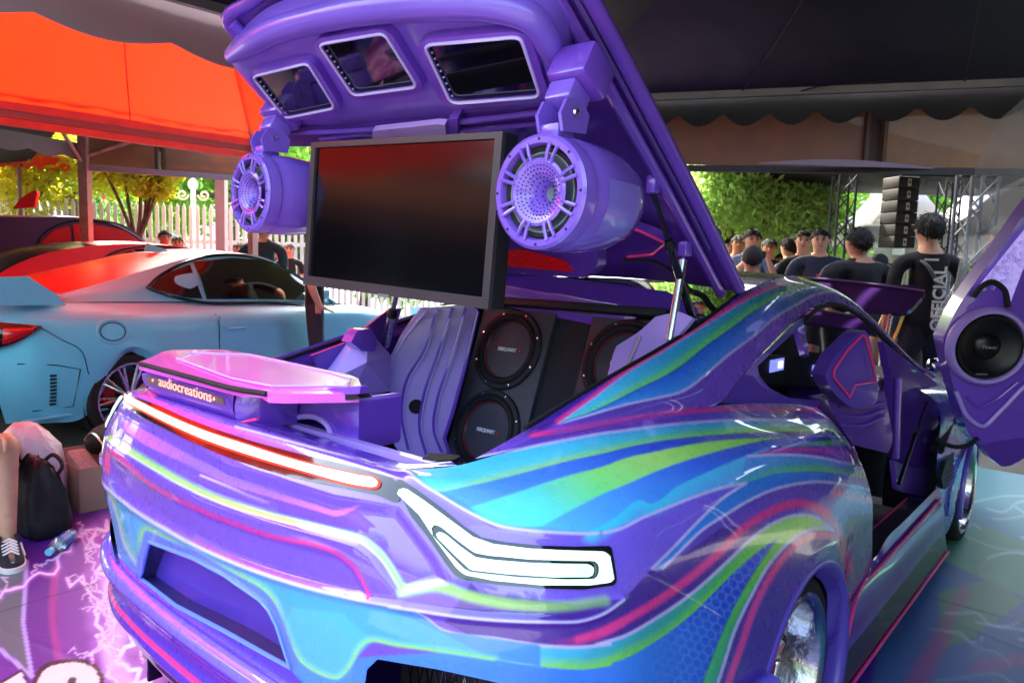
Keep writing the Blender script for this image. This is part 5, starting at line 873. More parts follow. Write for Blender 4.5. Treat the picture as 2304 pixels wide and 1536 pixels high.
# black tent beyond, with ply fascia boards
PLY = mat('varnished_plywood', (112, 66, 38), .5, var=.18, scale=4, bump=.05, bscale=40, coat=.2); PLYD = mat('dark_batten', (70, 44, 34), .6)
FT = thing('fascia_tent', 'black tent with plywood fascia boards beyond the red tent', 'tent', tuple(PZ(0, 375, 560) if False else (-9, 3, 0)))
def wallpt(px, d, z): return CAM*np.array([1, 1, 0])+ray(px, 600)*np.array([1, 1, 0])*(d/ (ray(px, 600)@FH))+UPV*z
def board(par, name, pxa, da, pxb, db, z0, z1, m, th=.03, dz0=0):
    a_ = wallpt(pxa, da, z0); b_ = wallpt(pxb, db, z0); u_ = np.array([0, 0, z1-z0]); return MB().prism([a_, b_, b_+u_, a_+u_], FH, th).obj(name, m, par)
board(FT, 'ply_board', 205, 8.6, 352, 8.9, 2.32, 2.68, PLY); board(FT, 'ply_board', 374, 8.95, 556, 9.3, 2.32, 2.68, PLY); board(FT, 'batten', 353, 8.9, 360, 8.9, 2.32, 2.68, PLYD, .05); board(FT, 'batten', 366, 8.9, 373, 8.9, 2.32, 2.68, PLYD, .05); board(FT, 'lower_rail', 200, 8.58, 560, 9.3, 2.25, 2.315, mat('mauve_rail', (120, 100, 108), .6), .05)
fa = wallpt(200, 8.7, 2.7); fb_ = wallpt(560, 9.4, 2.7); fp = (fa+fb_)/2+FH*3+UPV*1.0; slabgrid('roof_panel', np.array([[(fa*(1-u)+fb_*u)*(1-v)+fp*v+UPV*.0 for v in np.linspace(0, 1, 6)] for u in np.linspace(0, 1, 8)]), BLKF, FT); fl = wallpt(-120, 6.9, 2.5); slabgrid('roof_panel', np.array([[(fl*(1-u)+fa*u)*(1-v)+fp*v for v in np.linspace(0, 1, 6)] for u in np.linspace(0, 1, 8)]), BLKF, FT); G = valance(fl, fa-UPV*.15, 0, .14, .5, .05, -FH); slabgrid('valance', G, GREYF, FT)
for xs_ in ((-5.64, -8.4), (-11.6, -8.4)): slabgrid('roof_panel', np.array([[np.array([xs_[0]*(1-v)+xs_[1]*v, -4.2+6.3*u, 2.58+1.2*v-.12*math.sin(PI*v)]) for v in np.linspace(0, 1, 8)] for u in np.linspace(0, 1, 10)]), BLKF, FT)
for q_ in ((-11.5, -4.1), (-11.5, 2.0)): MB().tube([(q_[0], q_[1], 0), (q_[0], q_[1], 2.58)], .03, 8).obj('tent_post', RUSTY, FT)
G = valance(fa+UPV*.05, fb_+UPV*.05, 0, .16, .3, .06, -FH); slabgrid('valance', G-FH*.03, BLKF, FT)
MB().box(wallpt(197, 8.6, 1.35), (.10, .10, 2.7), R=np.stack([RT, FH, UPV], 1)).obj('tent_post', RUSTY, FT); MB().tube([wallpt(140, 8.2, 2.68), wallpt(190, 8.55, 2.35)], .02, 8).obj('knee_brace', RUSTY, FT); MB().tube([wallpt(205, 8.6, 2.42), wallpt(330, 8.8, 2.66)], .02, 8).obj('knee_brace', RUSTY, FT)
MB().box(wallpt(500, 10.4, 1.6), (.13, .13, 3.2), R=np.stack([RT, FH, UPV], 1)).obj('tent_post', mat('white_post', (206, 200, 196), .6), FT)
RS = thing('red_scalloped_awning', 'red scalloped awning far behind the dark purple car', 'awning', tuple(wallpt(60, 11, 0))); G = valance(wallpt(-150, 11, 2.75), wallpt(188, 11.5, 2.72), 0, .12, .17, .09, -FH); slabgrid('valance', G, REDF, RS); slabgrid('roof_panel', np.array([[wallpt(-150+338*u, 11+v*2, 2.75+v*.6) for v in np.linspace(0, 1, 4)] for u in np.linspace(0, 1, 6)]), REDF, RS); MB().tube([wallpt(-100, 11, 0), wallpt(-100, 11, 2.75)], .03, 8).obj('awning_pole', ALU, RS); MB().tube([wallpt(150, 12.9, 0), wallpt(150, 12.9, 3.2)], .03, 8).obj('awning_pole', ALU, RS)
# right-hand ply fascia tent
RF = thing('fascia_tent', 'tent with brown plywood fascia boards behind the scalloped black valance', 'tent', tuple(wallpt(1900, 6.8, 0)))
board(RF, 'ply_board', 1440, 7.0, 1925, 6.75, 2.30, 2.85, PLY); board(RF, 'ply_board', 1962, 6.73, 2420, 6.5, 2.30, 2.85, mat('lighter_plywood', (126, 82, 44), .5, var=.2, scale=4, coat=.2)); board(RF, 'ply_board', 1925.5, 6.78, 1961.5, 6.76, 2.30, 2.85, PLYD); board(RF, 'batten', 1926, 6.70, 1934, 6.70, 2.32, 2.85, PLYD, .04); board(RF, 'batten', 1966, 6.68, 1974, 6.68, 2.32, 2.85, PLYD, .04); board(RF, 'lower_rail', 1440, 7.02, 2420, 6.5, 2.24, 2.295, mat('dark_rail', (40, 34, 36), .6), .05)
t = np.linspace(0, 1, 30); G = np.array([[wallpt(1690+390*u, 6.66, 2.285+v*(.05*math.sin(PI*u)+.006)) for u in t] for v in (0, 1)]); slabgrid('sagging_strip', G, mat('mauve_cloth', (130, 108, 122), .7), RF, -FH*.004)
slabgrid('roof_panel', np.array([[wallpt(700+3200*u, 5.7+4.7*v, 2.92+1.5*v) for v in np.linspace(0, 1, 4)] for u in np.linspace(0, 1, 6)]), BLKF, RF); MB().tube([wallpt(1445, 7.0, 0), wallpt(1445, 7.0, 2.85)], .04, 8).obj('tent_post', RUSTY, RF); MB().tube([wallpt(2416, 6.5, 0), wallpt(2416, 6.5, 2.85)], .04, 8).obj('tent_post', RUSTY, RF)  # unseen roof, enlarged to shade the crowd and darken reflections
SR = thing('stage_roof', 'flat dark stage roof with red edge between the trusses', 'roof', tuple(wallpt(2030, 10.5, 0)))
a_, b_ = wallpt(1640, 9.6, 2.86), wallpt(1905, 10.5, 2.72); MB().prism([a_, b_, b_+UPV*.2, a_+UPV*.12], FH, 2.5).obj('roof_edge', mat('dark_stage_cloth', (36, 30, 32), .7), SR); a_, b_ = wallpt(1905, 10.5, 2.72), wallpt(2420, 10.5, 2.72); MB().prism([a_, b_, b_+UPV*.16, a_+UPV*.12], FH, 2.5).obj('roof_edge', MATS['dark_stage_cloth'], SR); a_, b_ = wallpt(1940, 10.48, 2.84), wallpt(2190, 10.48, 2.84); MB().prism([a_, b_, b_+UPV*.04, a_+UPV*.04], FH, .04).obj('red_fringe', mat('red_fringe', (180, 40, 36), .7), SR)
# ------------------------------------------------------------ trusses, line array, banner, white marquees
DKM = mat('dark_truss_steel', (58, 62, 70), .5, metal=.3); LTM = mat('grey_truss_aluminium', (112, 122, 136), .45, metal=.4)
def truss(px, d, w_, h, m, label, group='stage trusses'):
    b = wallpt(px, d, 0); t = thing('truss_tower', label, 'truss', tuple(b), 0, group); cs = [b+RT*sx*w_/2+FH*sy*w_/2 for sx, sy in ((-1, -1), (1, -1), (1, 1), (-1, 1))]
    for q in cs: MB().tube([q, q+UPV*h], .022*w_/.3, 8).obj('chord', m, t)
    n = int(h/(w_*1.1))
    for f in range(4):
        p, q = cs[f], cs[(f+1) % 4]
        for k in range(n):
            z0, z1 = k*h/n, (k+1)*h/n; MB().tube([(p if k % 2 else q)+UPV*z0, (q if k % 2 else p)+UPV*z1], .012*w_/.3, 6).obj('brace', m, t)
    return t
truss(1886, 10.0, .22, 2.62, DKM, 'dark lattice truss tower left of the white banner'); truss(2121, 10.2, .2, 2.62, DKM, 'slim dark lattice truss tower behind the man in the lettered shirt'); truss(2182, 7.6, .26, 2.62, LTM, 'grey lattice truss tower beside the white marquees')
LA = thing('line_array', 'black line array of stacked loudspeaker cabinets hanging in front of the banner', 'speaker', tuple(wallpt(2012, 9.6, 1.4)))
for k in range(6):
    b = wallpt(2012, 9.6, 2.50-k*.147); CABM = mat('black_cabinet', (30, 28, 28), .6, var=.2); cb_ = MB().box(b, (.30, .30, .141), R=np.stack([RT*math.cos(.2)+FH*math.sin(.2), FH*math.cos(.2)-RT*math.sin(.2), UPV], 1), bev=.01).obj('cabinet', CABM, LA)
    fr_ = b-(FH*math.cos(.2)-RT*math.sin(.2))*.152; MB().box(fr_, (.045, .006, .09), R=np.stack([RT, FH, UPV], 1), bev=.002).obj('white_badge', mat('white_badge', (190, 190, 186), .6), cb_); MB().box(fr_, (.022, .009, .03), R=np.stack([RT, FH, UPV], 1)).obj('badge_hole', CABM, cb_); MB().box(b+RT*.155-FH*.05, (.004, .05, .05), R=np.stack([RT, FH, UPV], 1)).obj('side_handle', CABM, cb_)
MB().tube([wallpt(2012, 9.6, 2.58), wallpt(2012, 9.6, 2.80)], .02, 8).obj('hanging_bar', DKM, LA)
BN = thing('stage_banner', 'pale grey stage backdrop banner with white block letters', 'banner', tuple(wallpt(1985, 18, 0))); plane_shell('banner_cloth', [(1893, 395), (2062, 395), (2062, 520), (2062, 612), (1893, 612)], FH, FH@PD(18, 1980, 500), fabric('grey_banner_cloth', (170, 166, 156), .3), BN, 30, .01)
WL = mat('white_banner_letters', (240, 238, 228), .6)
for pl_ in ([(1925, 432), (1972, 440), (1975, 450), (1945, 446), (1972, 460), (1965, 482), (1925, 478), (1930, 466), (1952, 470), (1926, 450)], [(1980, 440), (1992, 442), (2000, 486), (1986, 484)], [(2004, 410), (2030, 412), (2028, 424), (2004, 420)], [(2062-8, 400), (2062, 420), (2050, 460), (2040, 430)], [(1925, 396), (1990, 396), (1988, 404), (1940, 408)]): plane_shell('block_letter', pl_, FH, FH@PD(17.95, 1980, 500), WL, BN, 30, .006)
def marquee(px, d, w_, ze, zp, label):
    b = wallpt(px, d, 0); t = thing('white_marquee', label, 'tent', tuple(b), 0, 'white peaked marquees'); cs = [b+RT*sx*w_/2+FH*sy*w_/2 for sx, sy in ((-1, -1), (1, -1), (1, 1), (-1, 1))]; pkk = b+UPV*zp
    for f in range(4):
        p, q = cs[f]+UPV*ze, cs[(f+1) % 4]+UPV*ze; slabgrid('roof_panel', np.array([[np.append(((p*(1-u)+q*u)*(1-v)+pkk*v)[:2], ze+(zp-ze)*v**1.9+.05*(1-v)*0) for v in np.linspace(0, 1, 14)] for u in np.linspace(0, 1, 8)]), WHITEF, t); slabgrid('valance', np.array([[p*(1-u)+q*u-UPV*(.28*v) for u in np.linspace(0, 1, 8)] for v in (0, 1)]), WHITEF, t)
        MB().tube([cs[f], cs[f]+UPV*ze], .04, 8).obj('marquee_post', mat('white_marquee_post', (220, 222, 226), .5), t)
marquee(2005, 13.5, 1.9, 2.14, 3.5, 'white peaked marquee behind the hanging line array'); marquee(2195, 17, 2.6, 2.1, 3.9, 'small white peaked marquee between the trusses'); marquee(2330, 11.5, 2.6, 1.95, 3.6, 'large white peaked marquee beside the grey truss'); marquee(2480, 15, 3.5, 2.3, 4.4, 'white peaked marquee by the frame edge behind the open door') if False else None
SG = thing('stage_platform', 'low stage platform with dark railing behind the crowd', 'stage', tuple(wallpt(2040, 11, 0))); MB().prism([wallpt(1900, 11, .0), wallpt(2420, 11, .0), wallpt(2420, 11, 1.0), wallpt(1900, 11, 1.0)], FH, 1).obj('deck', mat('stage_deck', (84, 82, 84), .7), SG)
for z in (1.15, 1.5): MB().tube([wallpt(1900, 10.9, z), wallpt(2420, 10.9, z)], .02, 6).obj('rail', DKM, SG)
for px in range(1905, 2420, 60): MB().tube([wallpt(px, 10.9, 0), wallpt(px, 10.9, 1.5)], .02, 6).obj('rail_post', DKM, SG)
FB = thing('feather_flag', 'grey standing flag with red top behind the crowd', 'flag', tuple(wallpt(1765, 12, 0))); plane_shell('flag_cloth', [(1752, 560), (1752, 490), (1765, 486), (1782, 500), (1783, 560)], FH, FH@PD(12, 1765, 520), mat('grey_flag', (96, 92, 100), .7), FB, 20, .01); plane_shell('flag_red_edge', [(1752, 492), (1766, 484), (1784, 500), (1783, 506), (1766, 492), (1752, 500)], FH, FH@PD(11.97, 1765, 520), mat('red_flag_edge', (190, 60, 50), .7), FB, 20, .01); MB().tube([wallpt(1752, 12, 0), wallpt(1752, 12, 2.3)], .02, 6).obj('flag_pole', ALU, FB)
FLD = thing('floodlight', 'lit white floodlight on a pole in front of the trees', 'lamp', tuple(wallpt(1768, 13, 0))); MB().lathe([(.12, 0), (.11, .03), (.0, .05)], wallpt(1767, 12.9, 2.35), -FH, 20).obj('lit_face', mat('lit_flood_face', (255, 250, 240), .3, emit=(255, 246, 230), estr=6), FLD); MB().lathe([(.13, 0), (.13, -.08), (.05, -.14), (0, -.14)], wallpt(1767, 12.92, 2.35), -FH, 20).obj('lamp_body', BLKM, FLD); MB().tube([wallpt(1767, 13.05, 0), wallpt(1767, 13.05, 2.3)], .03, 8).obj('lamp_pole', DKM, FLD)
# ------------------------------------------------------------ fence, lamp post, building, trees
FE = thing('picket_fence', 'tall white picket fence running behind the parked cars', 'fence', tuple(wallpt(430, 12.5, 0))); WP = mat('white_fence_paint', (244, 243, 238), .6, var=.06); pk_me = None; fa, fb_ = wallpt(-60, 11.8, 0), wallpt(1040, 13.4, 0); fd = (fb_-fa)/np.linalg.norm(fb_-fa); n = int(np.linalg.norm(fb_-fa)/.104)
for i in range(n):
    b = fa+fd*.104*i
    if pk_me is None: o = MB().box((0, 0, 1.06), (.056, .025, 2.06)).add([(-.028, -.0125, 2.09), (.028, -.0125, 2.09), (.028, .0125, 2.09), (-.028, .0125, 2.09), (0, -.0125, 2.16), (0, .0125, 2.16)], [(0, 1, 4), (2, 3, 5), (1, 2, 5, 4), (3, 0, 4, 5)]).obj('picket', WP, FE); pk_me = o
    else: o = pk_me.copy(); COL.objects.link(o); o.name = 'picket'
    o.parent = FE; o.matrix_parent_inverse = wmat(FE).inverted(); o.location = b; o.rotation_euler = (0, 0, math.atan2(fd[1], fd[0]))
for z in (.35, 1.55): MB().box((fa+fb_)/2+FH*.03+UPV*z, (np.linalg.norm(fb_-fa), .03, .07), R=np.stack([fd, np.cross([0, 0, 1], fd), UPV], 1)).obj('fence_rail', WP, FE)
LP = thing('ornate_lamp_post', 'white ornate lamp post with scrolls behind the fence', 'lamp post', tuple(wallpt(437, 15, 0))); b = wallpt(437, 15, 0); CREAM = mat('cream_iron', (240, 226, 180), .5); MB().tube([b, b+UPV*2.6], [.07, .05], 10).obj('post', WP, LP); MB().lathe([(.06, 0), (.1, .08), (.09, .16), (.03, .22), (0, .24)], b+UPV*2.6, (0, 0, 1), 12).obj('finial', WP, LP)
for s in (-1, 1): MB().tube([b+UPV*2.5+RT*s*(.06+.15+.15*math.cos(a)*(1-a/14))+UPV*.14*math.sin(a)*(1-a/14) for a in np.linspace(PI if s > 0 else PI, PI+9, 40)], .022, 6).obj('scroll', CREAM, LP)
for px, d, lab in ((500, 13.8, 'plain grey steel pole standing behind the fence by the post'), (497, 16, None), (390+110, 15.5, None)):
    if lab: tt = thing('steel_pole', lab, 'pole', tuple(wallpt(511, 14.2, 0))); MB().tube([wallpt(505, 14.2, 0), wallpt(505, 14.2, 3.6)], .04, 8).obj('shaft', mat('grey_pole', (170, 166, 150), .6), tt); MB().tube([wallpt(475, 14.2, 2.25), wallpt(560, 14.2, 2.35)], .02, 6).obj('cross_arm', MATS['grey_pole'], tt)
BD = thing('white_building', 'bright white low building behind the trees and fence', 'building', tuple(wallpt(120, 26, 0))); MB().prism([wallpt(-300, 26, 0), wallpt(420, 26, 0), wallpt(420, 26, 3.6), wallpt(-300, 26, 3.6)], FH, 6).obj('wall', mat('white_render', (226, 228, 232), .7), BD); MB().prism([wallpt(-320, 25.8, 3.62), wallpt(440, 25.8, 3.62), wallpt(440, 25.8, 3.85), wallpt(-320, 25.8, 3.85)], FH, 6.5).obj('roof', mat('grey_roof', (120, 120, 124), .7), BD)
for px in (60, 150, 240, 330): MB().box(wallpt(px, 25.97, 1.9), (1.0, .05, 1.1), R=np.stack([RT, FH, UPV], 1)).obj('window', GLASSD, BD)
def leafmat(name, col, tr=.45):
    m = fabric(name, col, .58); return m
LEAFS = [leafmat('yellow_green_leaves', (190, 196, 50)), leafmat('mid_green_leaves', (146, 192, 84)), leafmat('deep_green_leaves', (112, 160, 72)), leafmat('pale_green_leaves', (170, 204, 116)), leafmat('pink_blossom', (214, 80, 100)), leafmat('yellow_blossom', (236, 190, 30))]; BARK = mat('brown_bark', (104, 84, 66), .9, var=.3, scale=12, bump=.4, bscale=40)
def crown(name, blobs, nleaf, size, m, par, seed, droop=.2):
    r = np.random.default_rng(seed); vol = np.array([b[3]**2 for b in blobs]); k = r.choice(len(blobs), nleaf, p=vol/vol.sum()); B = np.array([b[:3] for b in blobs])[k]; R_ = np.array([b[3] for b in blobs])[k]; d = r.normal(0, 1, (nleaf, 3)); d /= np.linalg.norm(d, axis=1)[:, None]; rad = R_*(r.random(nleaf)**.45); c = B+d*rad[:, None]*np.array([1, 1, .8]); cl = r.normal(0, 1, (nleaf//9+1, 3))*.10; c = c+np.repeat(cl, 9, 0)[:nleaf]*R_[:, None]
    ax = d+r.normal(0, .9, (nleaf, 3)); ax[:, 2] -= droop; ax /= np.linalg.norm(ax, axis=1)[:, None]; u = np.cross(ax, r.normal(0, 1, (nleaf, 3))); u /= np.linalg.norm(u, axis=1)[:, None]; s = size*r.uniform(.6, 1.4, nleaf)[:, None]
    V = np.stack([c-ax*s, c+u*s*.42, c+ax*s, c-u*s*.42], 1).reshape(-1, 3); Q = np.arange(nleaf*4).reshape(-1, 4); return fast_mesh(name, V, Q, m, par)
def tree(px, d, h, blobs, label, li, nleaf, size, seed, trunk_r=.14, extra=None, group='trees behind the tents'):
    b = wallpt(px, d, 0); t = thing('tree', label, 'tree', tuple(b), 0, group); r = np.random.default_rng(seed); bl = [tuple(b+RT*x+FH*y+UPV*z)+(rr,) for x, y, z, rr in blobs]; tt = MB(); top_ = b+UPV*h*.45+RT*r.normal(0, .15); tt.tube(smooth([b, b+UPV*h*.2+RT*.06, top_], 10), np.linspace(trunk_r, trunk_r*.7, 10), 8)
    for q in bl[:7]: q = np.array(q[:3]); mid = (top_+q)/2+r.normal(0, .12, 3); tt.tube(smooth([top_-UPV*.1, mid, q], 8), np.linspace(trunk_r*.55, .02, 8), 6)
    tt.obj('trunk', BARK, t); crown('crown', bl, int(nleaf*1.7), size*.78, LEAFS[li], t, seed)
    if extra: crown('blossom', bl, extra[1], extra[2], LEAFS[extra[0]], t, seed+50)
    return t
def blobs(r, n, w_, z0, z1, s0, s1, dp=1.): return [(r.uniform(-w_, w_), r.uniform(-dp, dp), r.uniform(z0, z1), r.uniform(s0, s1)) for _ in range(n)]
r_ = np.random.default_rng(11)
tree(300, 11.3, 3.4, [(-.5, 0, 2.75, .5), (.0, 0, 2.8, .5), (.5, 0, 2.75, .45), (.2, 0, 2.45, .38), (-.2, .2, 3.2, .6), (.6, .1, 3.2, .5), (.42, 0, 2.3, .25)], 'yellow green tree with hanging sunlit leaves in front of the picket fence', 0, 5200, .075, 1, .055, (4, 60, .06))
tree(40, 12.5, 4, blobs(r_, 12, 1.6, 2.2, 3.6, .45, .8), 'yellow green tree with red blossoms behind the red wing spoiler', 0, 7000, .08, 2, .12, (4, 160, .06)); tree(150, 15, 4.5, blobs(r_, 9, 1.6, 2.8, 4.4, .5, .9), 'pale tree standing in front of the white building', 3, 5000, .09, 3)
tree(520, 17, 6, blobs(r_, 16, 2.2, 2.2, 5.5, .7, 1.1), 'mid green tree behind the ornate lamp post', 1, 11000, .11, 4); tree(660, 19, 6.5, blobs(r_, 16, 2.6, 1.8, 5.5, .8, 1.3), 'deep green tree behind the fence, past the steel pole', 2, 11000, .12, 5); tree(400, 21, 7, blobs(r_, 14, 2.6, 2.4, 6, .8, 1.3), 'deep green tree rising above the picket fence', 2, 9000, .13, 6); tree(820, 18, 6, blobs(r_, 16, 2.6, 1.0, 5, .8, 1.2), 'tree hidden mostly behind the television', 1, 9000, .12, 7)
tree(1640, 12.5, 3.6, blobs(r_, 18, 1.25, 1.9, 3.2, .45, .75), 'green oleander tree with pink blossoms above the crowd', 3, 15000, .07, 8, .08, (4, 220, .05)); tree(1560, 14, 4.6, blobs(r_, 16, 1.6, 1.6, 4, .6, 1.0), 'pink flowering tree beside the raised hatch edge', 3, 12000, .085, 9, .1, (4, 160, .06)); tree(1800, 16, 6, blobs(r_, 20, 1.9, 1.4, 5.2, .7, 1.1), 'tall green tree with yellow blossoms left of the dark truss', 1, 16000, .09, 10, .14, (5, 700, .07)); tree(1720, 20, 7, blobs(r_, 20, 3.2, 1.2, 6, .9, 1.5), 'deep green tree behind the floodlight', 2, 14000, .12, 12); tree(2160, 21, 6, blobs(r_, 20, 3.2, 1.6, 5.2, .8, 1.3), 'green tree with yellow blossoms behind the white marquees', 1, 13000, .12, 13, .14, (5, 300, .09)); tree(2340, 23, 6, blobs(r_, 18, 3.4, 1.6, 5.2, .9, 1.4), 'deep green tree at the far end behind the large marquee', 2, 11000, .13, 14); tree(1480, 19, 6, blobs(r_, 16, 2.4, 1.0, 5, .9, 1.3), 'green tree mostly hidden by the raised hatch', 2, 9000, .12, 15)
# trees and a low wall behind the photographer (they show in the paint)
def rtree(r, f, h, seed, label):
    b = BG(r, f, 0); t = thing('tree', label, 'tree', tuple(b), 0, 'trees behind the photographer'); q = np.random.default_rng(seed); bl = [tuple(b+np.array([q.uniform(-1.6, 1.6), q.uniform(-1.6, 1.6), q.uniform(h*.4, h)]))+(q.uniform(.6, 1.1),) for _ in range(11)]; MB().tube([b, b+UPV*h*.6], [.16, .08], 8).obj('trunk', BARK, t); crown('crown', bl, 2600, .20, LEAFS[2], t, seed)
for i, (r, f, h) in enumerate(((-11, -12, 3.4), (-6.5, -15, 4.4), (-1, -17, 3.6), (4, -16, 4.6), (9, -14, 3.8), (14, -10, 4.4), (-14, -7, 4))): rtree(r, f, h, 60+i, 'leafy tree standing behind the photographer, out of frame')
# ------------------------------------------------------------ other cars
CY = [-.80, -.62, -.33, 0, .33, .72, 1.2, 1.8, 2.24, 2.57, 2.9, 3.2, 3.36]
def car_rows(hs=1.0):
    bx = [.60,.66,.70,.72,.715,.70,.69,.68,.68,.68,.66,.58,.46]; bz = [.95,.965,.965,.955,.945,.935,.92,.90,.87,.85,.80,.72,.64]
    sx = [.72,.80,.86,.90,.885,.855,.845,.845,.87,.88,.85,.76,.60]; sz = [.86,.88,.875,.865,.835,.81,.80,.80,.81,.80,.75,.67,.58]
    mx = [.75,.85,.92,.95,.93,.875,.865,.875,.915,.94,.90,.80,.63]; mz = [.62,.65,.68,.70,.63,.58,.56,.58,.65,.69,.62,.53,.48]
    ax = [.75,.85,.915,.945,.92,.87,.86,.885,.915,.94,.90,.80,.62]; az = [.36,.34,.36,.655,.36,.24,.22,.24,.36,.655,.36,.32,.32]; ay = [-.78,-.58,-.335,0,.335,.6,1.2,1.9,2.235,2.57,2.905,3.15,3.3]
    wx = [x*.97 for x in ax]; wz = [.22,.20,.22,.63,.22,.13,.12,.13,.22,.63,.22,.2,.2]; wy = [-.74,-.52,-.315,0,.315,.55,1.2,1.95,2.255,2.57,2.885,3.1,3.25]
    return [[(a, b, c*hs) for a, b, c in zip(X, Yv, Zv)] for X, Yv, Zv in ((bx, CY, bz), (sx, CY, sz), (mx, CY, mz), (ax, ay, az), (wx, wy, wz))]
def parked_car(loc, rz, label, paint, glass, rglass=None, hs=1.0, roof=None, details=False, spoiler=True, group=None, wheelm=STEEL):
    t = thing('parked_car', label, 'car', (0, 0, 0), 0, group); R_ = car_rows(hs); P = []
    for s in (1, -1):
        V, Q = grid_mesh(patch(R_, 46, 150)*np.array([s, 1, 1])); mesh('body_side', V, Q if s > 0 else Q[:, ::-1], paint, t)
    rail = roof or [(.58,-.50,.968),(.57,-.1,1.06),(.545,.35,1.175),(.52,.8,1.285),(.505,1.2,1.325),(.51,1.5,1.31),(.55,1.8,1.20),(.60,2.1,1.03),(.64,2.3,.905)]; rail = np.array(rail)*np.array([1, 1, hs])
    wb = np.array([(.66,-.50,.965),(.70,-.1,.965),(.705,.3,.955),(.705,.72,.945),(.70,1.2,.932),(.692,1.5,.922),(.69,1.8,.912),(.688,2.1,.895),(.685,2.3,.885)])*np.array([1, 1, hs])
    for s in (1, -1):
        V, Q = grid_mesh(patch([rail, rail*.5+wb*.5+np.array([.012, 0, .01]), wb], 14, 80)*np.array([s, 1, 1])); mesh('cabin_side', V, Q, paint, t)
    M1 = [[(x*k, y, z+.03*(1-k*k)) for x, y, z in rail[3:6]] for k in np.linspace(-1, 1, 9)]; V, Q = grid_mesh(patch(M1, 24, 24)); mesh('roof', V, Q, paint, t)
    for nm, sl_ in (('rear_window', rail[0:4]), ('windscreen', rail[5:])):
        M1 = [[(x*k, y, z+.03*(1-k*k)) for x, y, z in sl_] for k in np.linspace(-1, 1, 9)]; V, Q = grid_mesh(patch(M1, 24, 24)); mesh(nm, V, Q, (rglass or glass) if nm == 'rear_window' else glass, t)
    # tail, deck, bonnet, nose
    tl = [[(x*k, y-.06*(1-k*k)-.03, z) for x, y, z in ((.60,-.80,.95*hs),(.74,-.80,.86*hs),(.76,-.82,.66*hs),(.75,-.80,.40),(.70,-.74,.22))] for k in np.linspace(-1, 1, 13)]; V, Q = grid_mesh(patch(tl, 40, 24)); mesh('rear_bumper', V, Q, paint, t)
    dk = [[(x*k, y-.09*(1-k*k)*(i == 0), z+.015*(1-k*k)) for i, (x, y, z) in enumerate(((.60,-.80,.95*hs),(.64,-.65,.965*hs),(.60,-.50,.968*hs)))] for k in np.linspace(-1, 1, 9)]; V, Q = grid_mesh(patch(dk, 24, 10)); mesh('boot_lid', V, Q, paint, t)
    bn_ = [[(x*k, y+.10*(1-k*k)*(i >= 3), z+.02*(1-k*k)) for i, (x, y, z) in enumerate(((.66,2.28,.89*hs),(.68,2.57,.85*hs),(.66,2.9,.80*hs),(.58,3.2,.72*hs),(.46,3.36,.64*hs)))] for k in np.linspace(-1, 1, 9)]; V, Q = grid_mesh(patch(bn_, 24, 24)); mesh('bonnet', V, Q, paint, t)
    ns = [[(x*k, y+.12*(1-k*k), z) for x, y, z in ((.46,3.36,.64*hs),(.60,3.36,.55),(.62,3.33,.40),(.6,3.26,.2))] for k in np.linspace(-1, 1, 9)]; V, Q = grid_mesh(patch(ns, 24, 14)); mesh('front_bumper', V, Q, paint, t)
    # side glass from rail/belt
    def sg(name, pts, off=.004, m=glass):
        A = []
        for y, f in pts:
            ra = np.array([np.interp(y, rail[:, 1], rail[:, k]) for k in range(3)]); wa = np.array([np.interp(y, wb[:, 1], wb[:, k]) for k in range(3)]); p = ra*f+wa*(1-f)+np.array([.014*4*f*(1-f)+.006, 0, .01*4*f*(1-f)]); A.append(p)
        return A
    for s in (1, -1):
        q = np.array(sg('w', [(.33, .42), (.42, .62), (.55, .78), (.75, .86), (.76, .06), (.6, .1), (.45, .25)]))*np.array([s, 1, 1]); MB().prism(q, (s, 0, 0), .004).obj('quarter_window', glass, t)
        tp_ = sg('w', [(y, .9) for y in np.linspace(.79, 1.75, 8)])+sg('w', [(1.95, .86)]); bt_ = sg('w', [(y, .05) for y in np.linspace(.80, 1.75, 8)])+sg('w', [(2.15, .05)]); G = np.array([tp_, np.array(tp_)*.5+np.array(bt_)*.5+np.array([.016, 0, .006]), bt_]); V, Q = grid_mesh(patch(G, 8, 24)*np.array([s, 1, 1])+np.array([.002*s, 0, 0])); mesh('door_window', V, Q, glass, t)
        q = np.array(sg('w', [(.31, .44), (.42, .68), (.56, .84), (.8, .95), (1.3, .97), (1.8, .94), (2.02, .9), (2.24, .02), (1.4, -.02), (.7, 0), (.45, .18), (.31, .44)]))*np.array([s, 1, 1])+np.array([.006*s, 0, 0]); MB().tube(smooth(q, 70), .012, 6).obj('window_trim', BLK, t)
        MB().tube([(s*.884, .78, .84*hs), (s*.868, .79, .6), (s*.868, .82, .3)], .003, 5).obj('door_gap', BLKM, t); MB().tube([(s*.86, 1.92, .84*hs), (s*.878, 1.92, .6), (s*.872, 1.9, .3)], .003, 5).obj('door_gap', BLKM, t)
